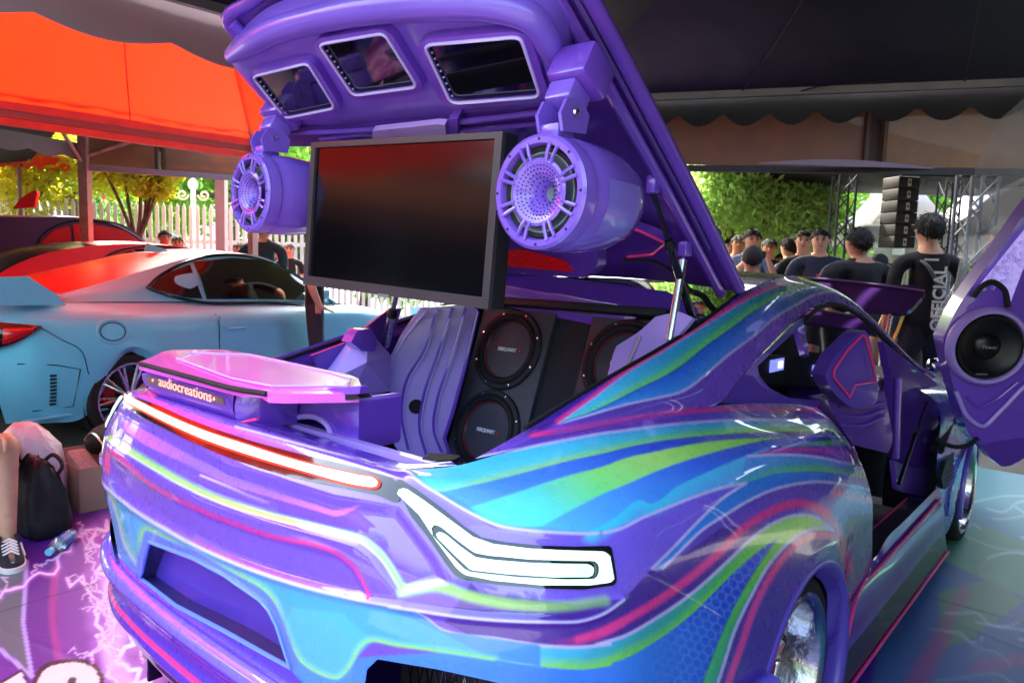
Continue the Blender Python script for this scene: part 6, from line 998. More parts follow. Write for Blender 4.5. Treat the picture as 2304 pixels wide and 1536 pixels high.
        for cy in (0, 2.57):
            W = np.array([(s*.90, cy+.335*math.cos(a), .32+.335*math.sin(a)) for a in np.linspace(-.6, PI+.6, 30)]); V, Q = grid_mesh(np.array([W, W+np.array([-.28*s, 0, 0])])); mesh('wheel_well_liner', V, Q, RUB, t)
            c = np.array([s*.935, cy, .315]); w_ = MB().lathe([(.24, -.22), (.30, -.22), (.315, -.2), (.315, -.02), (.305, -.004), (.27, 0), (.25, -.006)], c, (s, 0, 0), 40).obj('wheel', RUB, t)
            if s > 0 or details is False:
                MB().lathe([(.25, -.006), (.255, .002), (.243, .002), (.235, -.012), (.23, -.07)], c, (s, 0, 0), 40).obj('rim', wheelm, w_); MB().lathe([(.05, .0), (.045, -.004), (.02, -.004), (0, -.002)], c+np.array([-s*.02, 0, 0]), (s, 0, 0), 20).obj('hub_cap', wheelm, w_); MB().lathe([(.20, -.10), (.0, -.10)], c, (s, 0, 0), 24).obj('brake_disc', mat('dark_disc', (60, 56, 56), .4, metal=.6), w_); MB().box(c+np.array([-s*.085, -.13, .04]), (.04, .10, .18), bev=.02).obj('red_caliper', mat('red_caliper', (180, 20, 24), .4, coat=.5), w_)
                for k in range(10):
                    a = 2*PI*k/10
                    for da in (-.09, .09): MB().tube([c+np.array([-s*.03, .045*math.cos(a), .045*math.sin(a)]), c+np.array([-s*.014, .24*math.cos(a+da), .24*math.sin(a+da)])], [.013, .009], 6).obj('spoke', wheelm, w_)
            else: MB().lathe([(.25, -.006), (.1, -.03), (0, -.03)], c, (s, 0, 0), 24).obj('rim', wheelm, w_)
        MB().box((s*.80, 1.98, .98*hs), (.17, .10, .11), bev=.035).obj('wing_mirror', paint, t)
    if spoiler:
        sp = [(-.70, -.62, 1.13), (-.70, -.88, 1.16)]; G = np.array([[(x, y+.05*(x/.75)**2, z+.02*(1-(x/.75)**2)) for x in np.linspace(-.78, .78, 14)] for y, z in ((-.40, 1.05), (-.58, 1.10), (-.80, 1.14), (-.82, 1.115), (-.60, 1.07), (-.40, 1.03))]); V, Q = grid_mesh(G); mesh('duck_spoiler', V, Q, paint, t)
        for s in (1, -1): MB().prism([(s*.79, -.38, .985), (s*.81, -.84, 1.0), (s*.81, -.86, 1.17), (s*.80, -.62, 1.18), (s*.79, -.44, 1.06)], (s, 0, 0), .02).obj('spoiler_end', paint, t)
    if details:
        for s in (1, -1):
            th_ = MB(); A_ = np.array([(.50, -.885, .885), (.66, -.875, .905), (.76, -.83, .90), (.83, -.72, .885), (.862, -.56, .86)]); B_ = np.array([(.52, -.89, .735), (.66, -.885, .715), (.765, -.84, .72), (.835, -.74, .75), (.866, -.56, .845)])
            G = patch([A_, A_*.5+B_*.5+np.array([.02, -.012, 0]), B_], 10, 24)+np.array([.006, -.008, 0]); V, Q = grid_mesh(G*np.array([s, 1, 1])); th_ = mesh('tail_lamp', V, Q, SMOKE, t)
            for u_ in (.22, .5): q_ = G[5, int(u_*23)]; MB().lathe([(.052, 0), (.046, .014), (.0, .02)], q_*np.array([s, 1, 1])+np.array([0, -.004, 0]), (s*.35, -1, 0), 18).obj('lamp_cell', mat('orange_red_cell', (210, 60, 30), .2, emit=(255, 80, 40), estr=.5), th_)
            V, Q = grid_mesh((G[2:9, 14:22]+np.array([.006, -.004, 0]))*np.array([s, 1, 1])); mesh('red_lamp_edge', V, Q, mat('red_lamp_lens', (190, 20, 24), .15, coat=1), th_)
        bv_ = bvh_of(grid_mesh(patch(R_, 46, 150)))
        def onside(y, z, o=.002):
            h_ = bv_.ray_cast(Vector((3, y, z)), Vector((-1, 0, 0))); return np.array([(h_[0].x if h_[0] else .88)+o, y, z])
        MB().tube([onside(-.13+.085*math.cos(a), .80+.062*math.sin(a)) for a in np.linspace(0, 2*PI, 40)], .004, 6).obj('fuel_flap_gap', BLKM, t); MB().tube([onside(-.13+.105*math.cos(a), .80+.08*math.sin(a), .0) for a in np.linspace(0, 2*PI, 40)], .008, 6).obj('fuel_flap_rim', paint, t)
        for k in range(9): MB().box(onside(-.52, .34+k*.024), (.02, .035, .012)).obj('vent_slot', BLKM, t)
        MB().tube([onside(y, z, .003) for y, z in ((-.62, .30), (-.40, .31), (-.36, .56), (-.5, .60), (-.70, .62))], .004, 6).obj('bumper_cut_line', BLKM, t)
        MB().tube([onside(y, z, .002) for y, z in smooth([(-.56, .845), (-.45, .76), (-.36, .70), (-.31, .52)], 14)], .003, 5).obj('bumper_cut_line', BLKM, t)
        for y_ in (.79, 1.93): MB().tube([onside(y_, z, .001) for z in np.linspace(.28, .88, 12)], .0035, 5).obj('door_gap', BLKM, t)
        MB().tube([onside(y, .755, .014) for y in (.86, .92, 1.0, 1.04)], .011, 8).obj('door_handle', paint, t)
        MB().prism([(0, .72, 1.36), (0, .98, 1.355), (0, .74, 1.43)], (1, 0, 0), .03).obj('shark_fin_aerial', paint, t)
        text('window_script', 'FastWorks', .035, sg('w', [(.60, .18)])[0]+np.array([.012, 0, 0]), (0, 1, 0), (0, 0, 1), mat('white_window_script', (226, 226, 226), .6), t, ext=.0005) if False else None
        MB().box((.86, -.42, .25), (.04, .55, .015), bev=.004).obj('bumper_blade', paint, t)
    t.location = loc; t.rotation_euler = (0, 0, math.radians(rz)); return t
BLUEP = mat('pale_blue_pearl_wrap', (92, 206, 232), .4, metal=.15, coat=.25, coat_rough=.25, var=.05, scale=4); nt_ = BLUEP.node_tree; b_ = nt_.nodes['Principled BSDF']; lw = nt_.nodes.new('ShaderNodeLayerWeight'); lw.inputs[0].default_value = .35; mx_ = nt_.nodes.new('ShaderNodeMix'); mx_.data_type = 'RGBA'; src_ = b_.inputs['Base Color'].links[0].from_socket; nt_.links.new(lw.outputs['Facing'], mx_.inputs[0]); nt_.links.new(src_, mx_.inputs[6]); mx_.inputs[7].default_value = tuple(lin((160, 176, 214)))+(1,); nt_.links.new(mx_.outputs[2], b_.inputs['Base Color'])
TINT = mat('smoked_window_glass', (20, 18, 18), .04, coat=1, var=.05, spec=.9)
parked_car((-4.85, .3, 0), 10, 'pale blue pearl coupe with a rear wing parked under the red tent', BLUEP, TINT, mat('red_reflection_glass', (200, 14, 18), .3, spec=.15), hs=1.03, details=True)  # rear glass coloured red for the red tent's reflection
HR = [(.60,-.72,.975),(.59,-.55,1.12),(.575,-.2,1.29),(.56,.4,1.41),(.55,1.1,1.44),(.55,1.5,1.41),(.58,1.8,1.27),(.62,2.1,1.06),(.65,2.3,.905)]
parked_car((-7.55, .95, 0), 8, 'red hatchback parked between the blue coupe and the dark purple car', mat('bright_red_paint', (220, 20, 34), .4, coat=.1, coat_rough=.3, spec=.3), mat('purple_tinted_glass', (36, 8, 22), .2, spec=.25), hs=1.0, roof=HR, spoiler=False)
MR_ = [(.66,-.74,1.0),(.66,-.62,1.25),(.64,-.35,1.55),(.63,.4,1.66),(.62,1.1,1.68),(.62,1.5,1.62),(.63,1.85,1.38),(.65,2.1,1.15),(.66,2.3,.93)]
pm = parked_car((-9.6, 1.0, 0), 8, 'dark purple car with red windows and a red wing, behind the red hatchback', mat('dark_purple_car_paint', (50, 14, 58), .4, coat=.1, coat_rough=.3, spec=.25), mat('red_window_glass', (150, 8, 20), .3, spec=.15), hs=1.05, roof=MR_, spoiler=False)  # windows given one even red
plane_shell('wing_blade', [(28, 470), (44, 448), (70, 430), (85, 428), (77, 466)], FH, FH@PD(8.6, 60, 450), MATS['bright_red_paint'], pm, 10, .05)
# what the television and the flank mirror: parked car and board tent, plus dark tents and a tree added for it
parked_car((-4.6, -4.4, 0), 140, 'pale silver car parked behind the photographer, out of frame', mat('silver_blue_paint', (120, 140, 160), .3, metal=.3, coat=1), TINT, hs=1.0, roof=HR, spoiler=False)
BT_ = thing('board_tent', 'black scalloped tent with a plywood board coloured as if sunlit, behind the photographer', 'tent', (-8.5, -7.5, 0)); ta = np.array([-1.5556, -1.317, 0]); ta /= np.linalg.norm(ta); tb = np.array([-ta[1], ta[0], 0]); t0 = np.array([0, -.47, 0])+ta*8.0; Rt = np.stack([tb, ta, UPV], 1)
MB().box(t0+UPV*2.75, (9, .04, .75), R=Rt).obj('ply_board', mat('sunlight_toned_plywood', (196, 118, 60), .5, var=.25, scale=3), BT_); MB().box(t0+ta*3+UPV*1.6, (10, .04, 3.2), R=Rt).obj('added_dark_curtain', BLKF, BT_); MB().box(t0+ta*1.6+UPV*3.25, (10, 3.4, .04), R=Rt).obj('roof_panel', BLKF, BT_); G = valance(t0-tb*4.5-ta*.1+UPV*2.62, t0+tb*4.5-ta*.1+UPV*2.62, 0, .08, .4, .14, -ta); slabgrid('valance', G, BLKF, BT_)  # board brightened in place of sunlight; curtain added to darken the television's reflection
for x in (-4.4, 0, 4.4): MB().tube([t0+tb*x, t0+tb*x+UPV*3], .04, 8).obj('tent_post', ALU, BT_)
NT_ = thing('added_dark_tent', 'added black tent with a dark side curtain to darken reflections, right of the open door, out of frame', 'tent', (5.5, 2, 0)); MB().box((6.2, 1.6, 1.35), (.03, 9, 2.7)).obj('added_side_curtain', BLKF, NT_); MB().box((6.2, 1.6, 2.75), (3.4, 9, .03)).obj('roof_panel', BLKF, NT_)  # unseen tent added to darken what the flank reflects
for y_ in (-2.8, 6.0): MB().tube([(4.6, y_, 0), (4.6, y_, 2.75)], .03, 8).obj('tent_pole', ALU, NT_)
N2 = thing('added_curtain_tent', 'added black tent with dark curtain to darken reflections, ahead to the right, out of frame', 'tent', (4.3, 9.4, 0)); pd_ = np.array([-.94, .34, 0]); fd_ = np.array([.34, .94, 0]); RN_ = np.stack([pd_, fd_, UPV], 1)  # another unseen tent, added so the flank mirrors something dark
MB().box(np.array([4.6, 9.3, 1.5]), (7, .04, 3.0), R=RN_).obj('added_dark_curtain', BLKF, N2); MB().box(np.array([4.2, 8.1, 3.05]), (7, 2.6, .04), R=RN_).obj('roof_panel', BLKF, N2)  # curtain and roof of the added tent
for k_ in (-3.4, 3.4): MB().tube([np.array([4.2, 7.0, 0])+pd_*k_, np.array([4.2, 7.0, 3.05])+pd_*k_], .03, 8).obj('tent_pole', ALU, N2)
tree(3000, 11.5, 5, blobs(np.random.default_rng(5), 14, 2.2, 1.0, 4.5, .7, 1.2), 'added green tree for reflections, beyond the added curtain tent, out of frame', 2, 5000, .16, 41)
# small red wing on a car roof beyond
# ------------------------------------------------------------ litter of bags by the mat
def blob_bag(name, base, prof, m, seed, par=None, n=28, crump=.02, sq=.75):
    r = np.random.default_rng(seed); k = [r.normal(0, 1, 5) for _ in range(3)]; V = []
    for i, (rx, ry, z) in enumerate(prof):
        for j in range(n):
            a = 2*PI*j/n; e = 1+.06*math.sin(3*a+k[0][0]+z*9)+.05*math.sin(5*a+k[1][1]*2+z*15)+r.normal(0, crump); V.append((base[0]+rx*e*math.copysign(abs(math.cos(a))**sq, math.cos(a)), base[1]+ry*e*math.copysign(abs(math.sin(a))**sq, math.sin(a)), base[2]+z+r.normal(0, crump*.3)))
    m_ = len(prof); Fc = [(i*n+j, i*n+(j+1) % n, (i+1)*n+(j+1) % n, (i+1)*n+j) for i in range(m_-1) for j in range(n)]+[tuple(range(n-1, -1, -1)), tuple(range((m_-1)*n, m_*n))]; return mesh(name, V, Fc, m, par)
gb = PZ(0.01, 88, 1188); NW = mat('black_nonwoven_bag', (24, 23, 26), .7, var=.2, bump=.3, bscale=25)
bg_ = thing('black_tote_bag', 'crumpled black tote bag standing on the mat beside the cardboard box', 'bag', tuple(gb)); blob_bag('bag_body', gb, [(.15, .095, .0), (.17, .105, .02), (.172, .105, .08), (.165, .10, .15), (.155, .085, .21), (.14, .06, .26), (.125, .045, .30), (.11, .03, .33), (.07, .02, .345)], NW, 3, bg_, 44, .034, .4)
for s_ in (-1, 1): MB().tube(smooth([gb+np.array([s_*.02-.05, s_*.03, .31]), gb+np.array([s_*.03-.04, s_*.07, .35]), gb+np.array([.04+s_*.02, s_*.09, .30]), gb+np.array([.06, s_*.05, .25])], 20), .010, 6).obj('handle', NW, bg_)
gp = PZ(0.01, 25, 1190)+np.array([-.25, .15, 0]); pb = tag(blob_bag('white_plastic_bag', gp, [(.16, .13, .0), (.20, .16, .08), (.21, .17, .2), (.18, .15, .32), (.13, .10, .40), (.07, .05, .45)], mat('white_translucent_plastic', (222, 220, 228), .3, var=.1, trans=.15, bump=.5, bscale=30), 5, None, 32, .03), 'white translucent plastic carrier bag full of things behind the black tote', 'bag')
# cardboard box (open)
cbx = PZ(0, 195, 1150); CARD = mat('brown_cardboard', (176, 140, 116), .8, var=.08, bump=.05, bscale=60); CB = thing('cardboard_box', 'open brown cardboard box behind the black tote bag', 'box', tuple(cbx+np.array([-.12, .12, 0]))); cc = cbx+np.array([-.22, .10, 0])
for d_, sz in (((0, -.14, .12), (.50, .006, .24)), ((0, .20, .12), (.50, .006, .24)), ((.25, .03, .12), (.006, .34, .24)), ((-.25, .03, .12), (.006, .34, .24)), ((0, .03, .004), (.49, .33, .006))): MB().box(cc+np.array(d_), sz).obj('box_wall', CARD, CB)
MB().prism([cc+np.array([-.25, .20, .24]), cc+np.array([.25, .20, .24]), cc+np.array([.27, .30, .34]), cc+np.array([-.22, .30, .34])], (0, .7, .7), .004).obj('box_flap', CARD, CB)
bgp = thing('black_sling_bag', 'black padded bag lying in the open cardboard box', 'bag', tuple(cc+np.array([0, 0, .2]))); o = MB().tube(smooth([cc+np.array([-.22, .12, .25]), cc+np.array([0, .1, .33]), cc+np.array([.2, .08, .34]), cc+np.array([.27, .05, .25])], 24), [.03]+[.075]*22+[.03], 12).obj('bag_body', mat('black_padded_nylon', (30, 30, 36), .6, bump=.2, bscale=60), bgp); MB().tube(smooth([cc+np.array([-.2, .05, .28]), cc+np.array([.0, .02, .36]), cc+np.array([.22, .0, .33])], 20), .006, 6).obj('zip', STEEL, bgp)
pc_ = tag(MB().box(cc+np.array([.12, -.08, .22]), (.22, .10, .10), R=np.array(Matrix.Rotation(.3, 3, 'Y')), bev=.02).obj('checked_pouch', mat('grey_checked_cloth', (150, 142, 138), .8, var=.3, scale=90)), 'grey checked pouch sticking out of the cardboard box', 'pouch')
# water bottle on its side
b0 = PZ(.035, 112, 1240); b1 = PZ(.035, 168, 1196); ba = (b1-b0)/np.linalg.norm(b1-b0); BO = thing('water_bottle', 'clear plastic water bottle with blue label lying on the mat', 'bottle', tuple(b0*np.array([1, 1, 0]))); L = .21; PET = mat('clear_pet_plastic', (170, 210, 235), .08, trans=.75, ior=1.2, var=.05)
MB().lathe([(.012, .0), (.014, .02), (.03, .055), (.032, .075), (.032, .17), (.030, .20), (.02, .21), (0, .208)], b0, ba, 24).obj('bottle_body', PET, BO); MB().lathe([(0, -.012), (.016, -.012), (.016, .014), (.013, .016)], b0, ba, 20).obj('cap', mat('pale_blue_cap', (110, 190, 220), .4), BO); MB().lathe([(.0328, .085), (.0330, .09), (.0330, .15), (.0328, .155)], b0, ba, 24).obj('label', mat('blue_white_label', (40, 70, 170), .4, var=.5, scale=60), BO)
# ------------------------------------------------------------ people
SKIN = mat('brown_skin', (176, 122, 92), .55, var=.08, scale=20, sub=.15); SKIN2 = mat('light_brown_skin', (200, 152, 122), .55, var=.08, scale=20, sub=.15)
TEEB = mat('black_tee_cotton', (22, 23, 28), .9, var=.25, scale=8, bump=.9, bscale=9); NAVY = mat('navy_cotton', (36, 42, 60), .85, var=.2, scale=10, bump=.25, bscale=14); BLUS = mat('blue_shirt_cotton', (110, 140, 178), .85, bump=.25, bscale=14); WHTS = mat('white_shirt_cotton', (224, 222, 222), .85, bump=.2, bscale=14); JEAN = mat('dark_jeans', (38, 42, 54), .85, var=.2, bump=.2, bscale=60); ORNG = mat('orange_shirt_cotton', (190, 96, 50), .85); GREYS = mat('grey_hoodie', (62, 64, 74), .85, bump=.25, bscale=14)
HAIRB = mat('black_hair', (7, 6, 6), .75, var=.4, scale=60, bump=.6, bscale=120); CAPM = mat('dark_cap_cloth', (30, 32, 34), .8)
def skin_mesh(J, E, root, sub=1):
    names = list(J); me = bpy.data.meshes.new('skin'); me.from_pydata([J[n][0] for n in names], [(names.index(a), names.index(b)) for a, b in E], []); o = bpy.data.objects.new('skin', me); COL.objects.link(o); m = o.modifiers.new('s', 'SKIN'); m.use_smooth_shade = True; m.branch_smoothing = .6
    for n, v in zip(names, me.skin_vertices[0].data): r = J[n][1]; v.radius = r if isinstance(r, tuple) else (r, r); v.use_root = n == root
    if sub: s = o.modifiers.new('u', 'SUBSURF'); s.levels = sub; s.render_levels = sub
    bpy.context.view_layer.update(); out = bpy.data.meshes.new_from_object(o.evaluated_get(bpy.context.evaluated_depsgraph_get())); bpy.data.objects.remove(o); return out
def person(loc, face, h, label, top=TEEB, legs=JEAN, skin=SKIN, hair=HAIRB, pose='down', wide=1., front=False, cap=None, long_hair=False, glasses=False, sleeves=.55, group=None, tilt=0):
    """face: direction the person looks at (world xy)"""
    t = thing('person', label, 'person', tuple(loc), 0, group); k = h/1.74; W = wide; hy = .03+tilt*.08
    J = dict(pel=((0, 0, .94), (.145*W, .11*W)), spi=((0, .0, 1.12), (.135*W, .105*W)), che=((0, 0, 1.31), (.165*W, .12*W)), nb=((0, -.01, 1.46), (.10*W, .075)), nk=((0, -.005, 1.51), (.058, .058)), hd1=((0, hy+.008, 1.557), (.066, .082)), hd2=((0, hy, 1.63), (.098, .116)), hd3=((0, hy-.01, 1.69), (.082, .095)))
    E = [('pel', 'spi'), ('spi', 'che'), ('che', 'nb'), ('nb', 'nk'), ('nk', 'hd1'), ('hd1', 'hd2'), ('hd2', 'hd3')]
    A = {'down': ((.225, -.03, 1.13), (.235, .04, .90), (.235, .06, .83)), 'camera': ((.27, .10, 1.18), (.13, .30, 1.38), (.09, .34, 1.45)), 'crossed': ((.25, .06, 1.14), (.05, .20, 1.12), (-.04, .21, 1.14)), 'phone': ((.24, .02, 1.14), (.13, .26, 1.16), (.08, .31, 1.20)), 'hip': ((.30, -.04, 1.16), (.22, .04, .98), (.17, .08, .96))}[pose]
    for s, q in ((1, 'r'), (-1, 'l')):
        el, wr, ha = A
        J.update({q+'sh': ((s*.165*W, 0, 1.405), .062*W), q+'de': ((s*.205*W, -.01, 1.35), .058*W), q+'el': ((s*el[0]*W, el[1], el[2]), .043*(.6+.4*W)), q+'wr': ((s*wr[0], wr[1], wr[2]), .029), q+'ha': ((s*ha[0], ha[1], ha[2]), (.036, .02)), q+'hp': ((s*.09*W, 0, .87), .092*W), q+'kn': ((s*.105, .02, .50), .06), q+'an': ((s*.11, -.02, .09), .043), q+'to': ((s*.125, .14, .04), (.042, .032))})
        E += [('nb', q+'sh'), (q+'sh', q+'de'), (q+'de', q+'el'), (q+'el', q+'wr'), (q+'wr', q+'ha'), ('pel', q+'hp'), (q+'hp', q+'kn'), (q+'kn', q+'an'), (q+'an', q+'to')]
        d = np.array(ha)-np.array(wr); d = d/np.linalg.norm(d); sd_ = np.cross(d, [0, .3, 1.]); sd_ /= np.linalg.norm(sd_)
        for fi, (off, L_) in enumerate(((-.026, .055), (-.009, .075), (.009, .08), (.026, .07))):
            p0 = np.array(ha)+sd_*off+d*.02; p1 = p0+d*L_*.5+np.array([0, .012, -.004]); p2 = p0+d*L_*.85+np.array([0, .03, -.01])
            for nm, p, r in ((0, p0, .0095), (1, p1, .009), (2, p2, .0075)): J['%sf%d%d' % (q, fi, nm)] = ((s*p[0], p[1], p[2]), r)
            E += [(q+'ha', '%sf%d0' % (q, fi)), ('%sf%d0' % (q, fi), '%sf%d1' % (q, fi)), ('%sf%d1' % (q, fi), '%sf%d2' % (q, fi))]
        p0 = np.array(wr)*.4+np.array(ha)*.6-sd_*.03; p1 = p0-sd_*.025+d*.03; J[q+'t0'] = ((s*p0[0], p0[1], p0[2]), .011); J[q+'t1'] = ((s*p1[0], p1[1], p1[2]), .009); E += [(q+'ha', q+'t0'), (q+'t0', q+'t1')]
    me = skin_mesh(J, E, 'pel'); n = len(me.vertices); co = np.empty(n*3); me.vertices.foreach_get('co', co); co = co.reshape(-1, 3)
    cen = np.array([p.center for p in me.polygons]); mi = np.zeros(len(cen), int); best = np.full(len(cen), 1e9)
    for a, b in E:
        pa, pb = np.array(J[a][0]), np.array(J[b][0]); ab = pb-pa; tt = np.clip(((cen-pa)@ab)/(ab@ab), 0, 1); dd = np.linalg.norm(cen-(pa+tt[:, None]*ab), axis=1)-np.mean([np.mean(J[a][1]), np.mean(J[b][1])])*.7; x = b if b[0] in 'rl' and len(b) > 2 and b[1:] in ('el', 'wr', 'ha') or b[1:2] in ('f', 't') and b not in ('rto', 'lto') else b
        if b[1:] == 'el': m_ = np.where(tt < sleeves*1.3, 1, 0)
        elif b[1:] == 'wr': m_ = np.full(len(cen), 1 if sleeves > 1 else 0)
        elif b in ('rto', 'lto') or (b in ('ran', 'lan')): m_ = np.where(cen[:, 2] < .10, 3, 2)
        elif b[1:] in ('hp', 'kn'): m_ = np.full(len(cen), 2)
        elif b in ('spi', 'che', 'rsh', 'lsh', 'rde', 'lde'): m_ = np.where(cen[:, 2] < .93, 2, 1)
        elif b == 'nb': m_ = np.full(len(cen), 1)
        else: m_ = np.full(len(cen), 0)
        k_ = dd < best; best[k_] = dd[k_]; mi[k_] = m_[k_]
    mi = np.where((cen[:, 2] > 1.472) & (np.abs(cen[:, 0]) < .075), 0, mi)
    # shape the head a little
    hd = co[:, 2] > 1.53; f_ = co[:, 1]-hy; co[hd, 1] += np.where((f_[hd] > .05) & (np.abs(co[hd, 0]) < .02) & (np.abs(co[hd, 2]-1.625) < .022), .014, 0)
    me.vertices.foreach_set('co', (co*k).ravel()); body = link('body', me, [skin, top, legs, mat('shoe_leather', (40, 38, 40), .6)], t, True); me.polygons.foreach_set('material_index', mi.astype(np.int32)); me.update()
    hc = np.array([0, hy-.008, 1.633]); nu, nv = 22, 28; V = []
    for i in range(nu+1):
        ph = PI*.80*i/nu
        for j in range(nv):
            a = 2*PI*j/nv; fr_ = max(0, math.sin(a)); bk_ = max(0, -math.sin(a)); mx = PI*(.50-.15*fr_+.26*bk_+.02*math.sin(7*a)+.02*math.sin(13*a)) if not long_hair else PI*(.62-.26*fr_+.16*bk_); p_ = min(ph, mx); n3 = math.sin(9*a+ph*5)*.015+math.sin(17*a-ph*8)*.012+RNG.normal(0, .012)+.09*max(0, math.cos(ph)); r3 = 1.0+n3; V.append(hc+np.array([math.sin(p_)*math.cos(a)*.090*r3, math.sin(p_)*math.sin(a)*.110*r3, math.cos(p_)*.098*r3]))
    Fq = [(i*nv+j, i*nv+(j+1) % nv, (i+1)*nv+(j+1) % nv, (i+1)*nv+j) for i in range(nu) for j in range(nv)]; hr = mesh('hair', np.array(V)*k, Fq, CAPM if cap else hair, t, True)
    if not cap:      # loose locks break the outline
        q_ = np.random.default_rng(int(h*1000)+len(label)); LV = []; 
        for i in range(260):
            a = q_.uniform(0, 2*PI); fr_ = max(0, math.sin(a)); bk_ = max(0, -math.sin(a)); mx = PI*(.47-.13*fr_+.25*bk_); p_ = mx*q_.random()**.6; n3 = np.array([math.sin(p_)*math.cos(a), math.sin(p_)*math.sin(a), math.cos(p_)]); c_ = hc+n3*np.array([.093, .113, .103]); dn_ = np.array([math.cos(p_)*math.cos(a), math.cos(p_)*math.sin(a), -math.sin(p_)])+q_.normal(0, .35, 3); dn_ /= np.linalg.norm(dn_); sd2 = np.cross(n3, dn_); L_ = q_.uniform(.018, .04); LV += [c_-sd2*.006, c_+sd2*.006, c_+dn_*L_+n3*q_.uniform(.0, .012)+sd2*.002, c_+dn_*L_+n3*.006-sd2*.002]
        mesh('hair_locks', np.array(LV)*k, [(4*i, 4*i+1, 4*i+2, 4*i+3) for i in range(260)], hair, hr, True)
    if cap == 'brim': MB().box(np.array([0, hy+.13, 1.675])*k, (.13*k, .10*k, .012*k), bev=.004).obj('cap_brim', CAPM, t, True)
    for s in (1, -1): MB().lathe([(0, .012), (.016, .008), (.02, -.004)], np.array([s*.081, hy-.01, 1.62])*k, (s, -.25, 0), 10).obj('ear', skin, t, True)
    if front:
        FD = mat('dark_eye', (24, 18, 16), .3); 
        for s in (1, -1): MB().lathe([(0, .004), (.008, .003), (.011, 0)], np.array([s*.03, hy+.096, 1.630])*k, (0, 1, 0), 8).obj('eye', FD, t, True); MB().box(np.array([s*.031, hy+.099, 1.649])*k, (.03, .008, .006)).obj('eyebrow', HAIRB, t, True)
        MB().tube([np.array([0, hy+.094, 1.637])*k, np.array([0, hy+.122, 1.600])*k, np.array([0, hy+.098, 1.591])*k], [.007, .013, .008], 8).obj('nose', skin, t, True); MB().box(np.array([0, hy+.094, 1.567])*k, (.04, .008, .008), bev=.003).obj('mouth', mat('lip_tone', (130, 74, 66), .5), t, True)
        if glasses:
            for s in (1, -1): MB().lathe([(.021, 0), (.023, .003), (.021, .006)], np.array([s*.031, hy+.104, 1.630])*k, (0, 1, 0), 14).obj('glasses_rim', BLKM, t, True)
    t.rotation_euler = (0, 0, math.atan2(face[1], face[0])-PI/2); return t, k, hy
def dirto(p): return (CAM[:2]-np.array(p)[:2])
def W_(px, d): return wallpt(px, d, 0)
AW = FH[:2]+RT[:2]*.25
p1, k, _ = person(W_(2088, 5.2), FH[:2]+RT[:2]*.15, 1.79, 'man seen from behind in a black tee with white vertical lettering, beside the open bonnet', skin=SKIN2)
text('shirt_lettering', 'OFFICIAL', .105, (.028*k, -.158, 1.17*k), (0, .0, 1), (-1, 0, 0), mat('white_shirt_print', (226, 224, 222), .8), None, ext=.002, bold=.003).parent = p1
MB().tube(smooth([(-.11, .06, 1.47), (-.06, -.10, 1.44), (.06, -.142, 1.22), (.17, -.12, 1.0)], 24), .014, 6).obj('bag_strap', mat('grey_strap', (70, 72, 80), .7), p1, True); MB().box((.17, -.14, .92), (.16, .07, .30), bev=.02).obj('sling_bag', mat('grey_sling_bag', (58, 58, 62), .7), p1, True); MB().tube([(s*.075*math.cos(a), .0+.085*math.sin(a)-.0+.03, 1.63*k-.02) for a, s in [(PI+x*PI/10, 1.12) for x in range(11)]], .005, 6).obj('mask_strap', BLKM, p1, True); MB().box((-.03, -.128*k, 1.425*k), (.09, .006, .014)).obj('neck_print', mat('white_shirt_print', (226, 224, 222), .8), p1, True)
person(W_(1932, 5.6), FH[:2]-RT[:2]*.25, 1.70, 'heavy man in a plain dark tee turned away behind the car roof', wide=1.36, skin=SKIN)
person(W_(1692, 5.9), FH[:2]+RT[:2]*.2, 1.55, 'person in a dark cap and hooded top behind the car roof', top=GREYS, cap='plain', sleeves=2)
pc, k, _ = person(W_(1686, 8.2), dirto(W_(1686, 8.2))+RT[:2]*2, 1.80, 'man in a blue shirt looking down at a small camera', top=BLUS, pose='camera', front=True, skin=SKIN2, tilt=.3); MB().box((0, .38*k, 1.47*k), (.12, .06, .08), bev=.01).obj('camera_in_hands', BLKM, pc, True)
person(W_(1728, 9.5), dirto(W_(1728, 9.5)), 1.76, 'smiling youth in black between the camera man and the flag', front=True, pose='phone'); pj_, k, _ = person(W_(1778, 8.3), FH[:2]-RT[:2]*.5, 1.74, 'person in black jacket with white sleeve lettering, hair tied up', sleeves=2, long_hair=True); text('sleeve_lettering', 'OFFICIAL', .075, (-.235, -.07, 1.16), (0, 0, 1), (-.7, -.7, 0), MATS['white_shirt_print'], None, ext=.002).parent = pj_
person(W_(1806, 8.0), dirto(W_(1806, 8.0))-RT[:2]*.8, 1.80, 'young man in a black tee standing next to the man with glasses', front=True, skin=SKIN2); q8, k, _ = person(W_(1842, 7.5), dirto(W_(1842, 7.5)), 1.79, 'man with glasses in a dark hooded top with a small red badge', top=NAVY, front=True, glasses=True, skin=SKIN2, wide=1.15, pose='crossed', sleeves=2); MB().box((-.02, .142*k, 1.28*k), (.07, .008, .05)).obj('red_badge', mat('red_badge', (200, 40, 40), .6), q8, True)
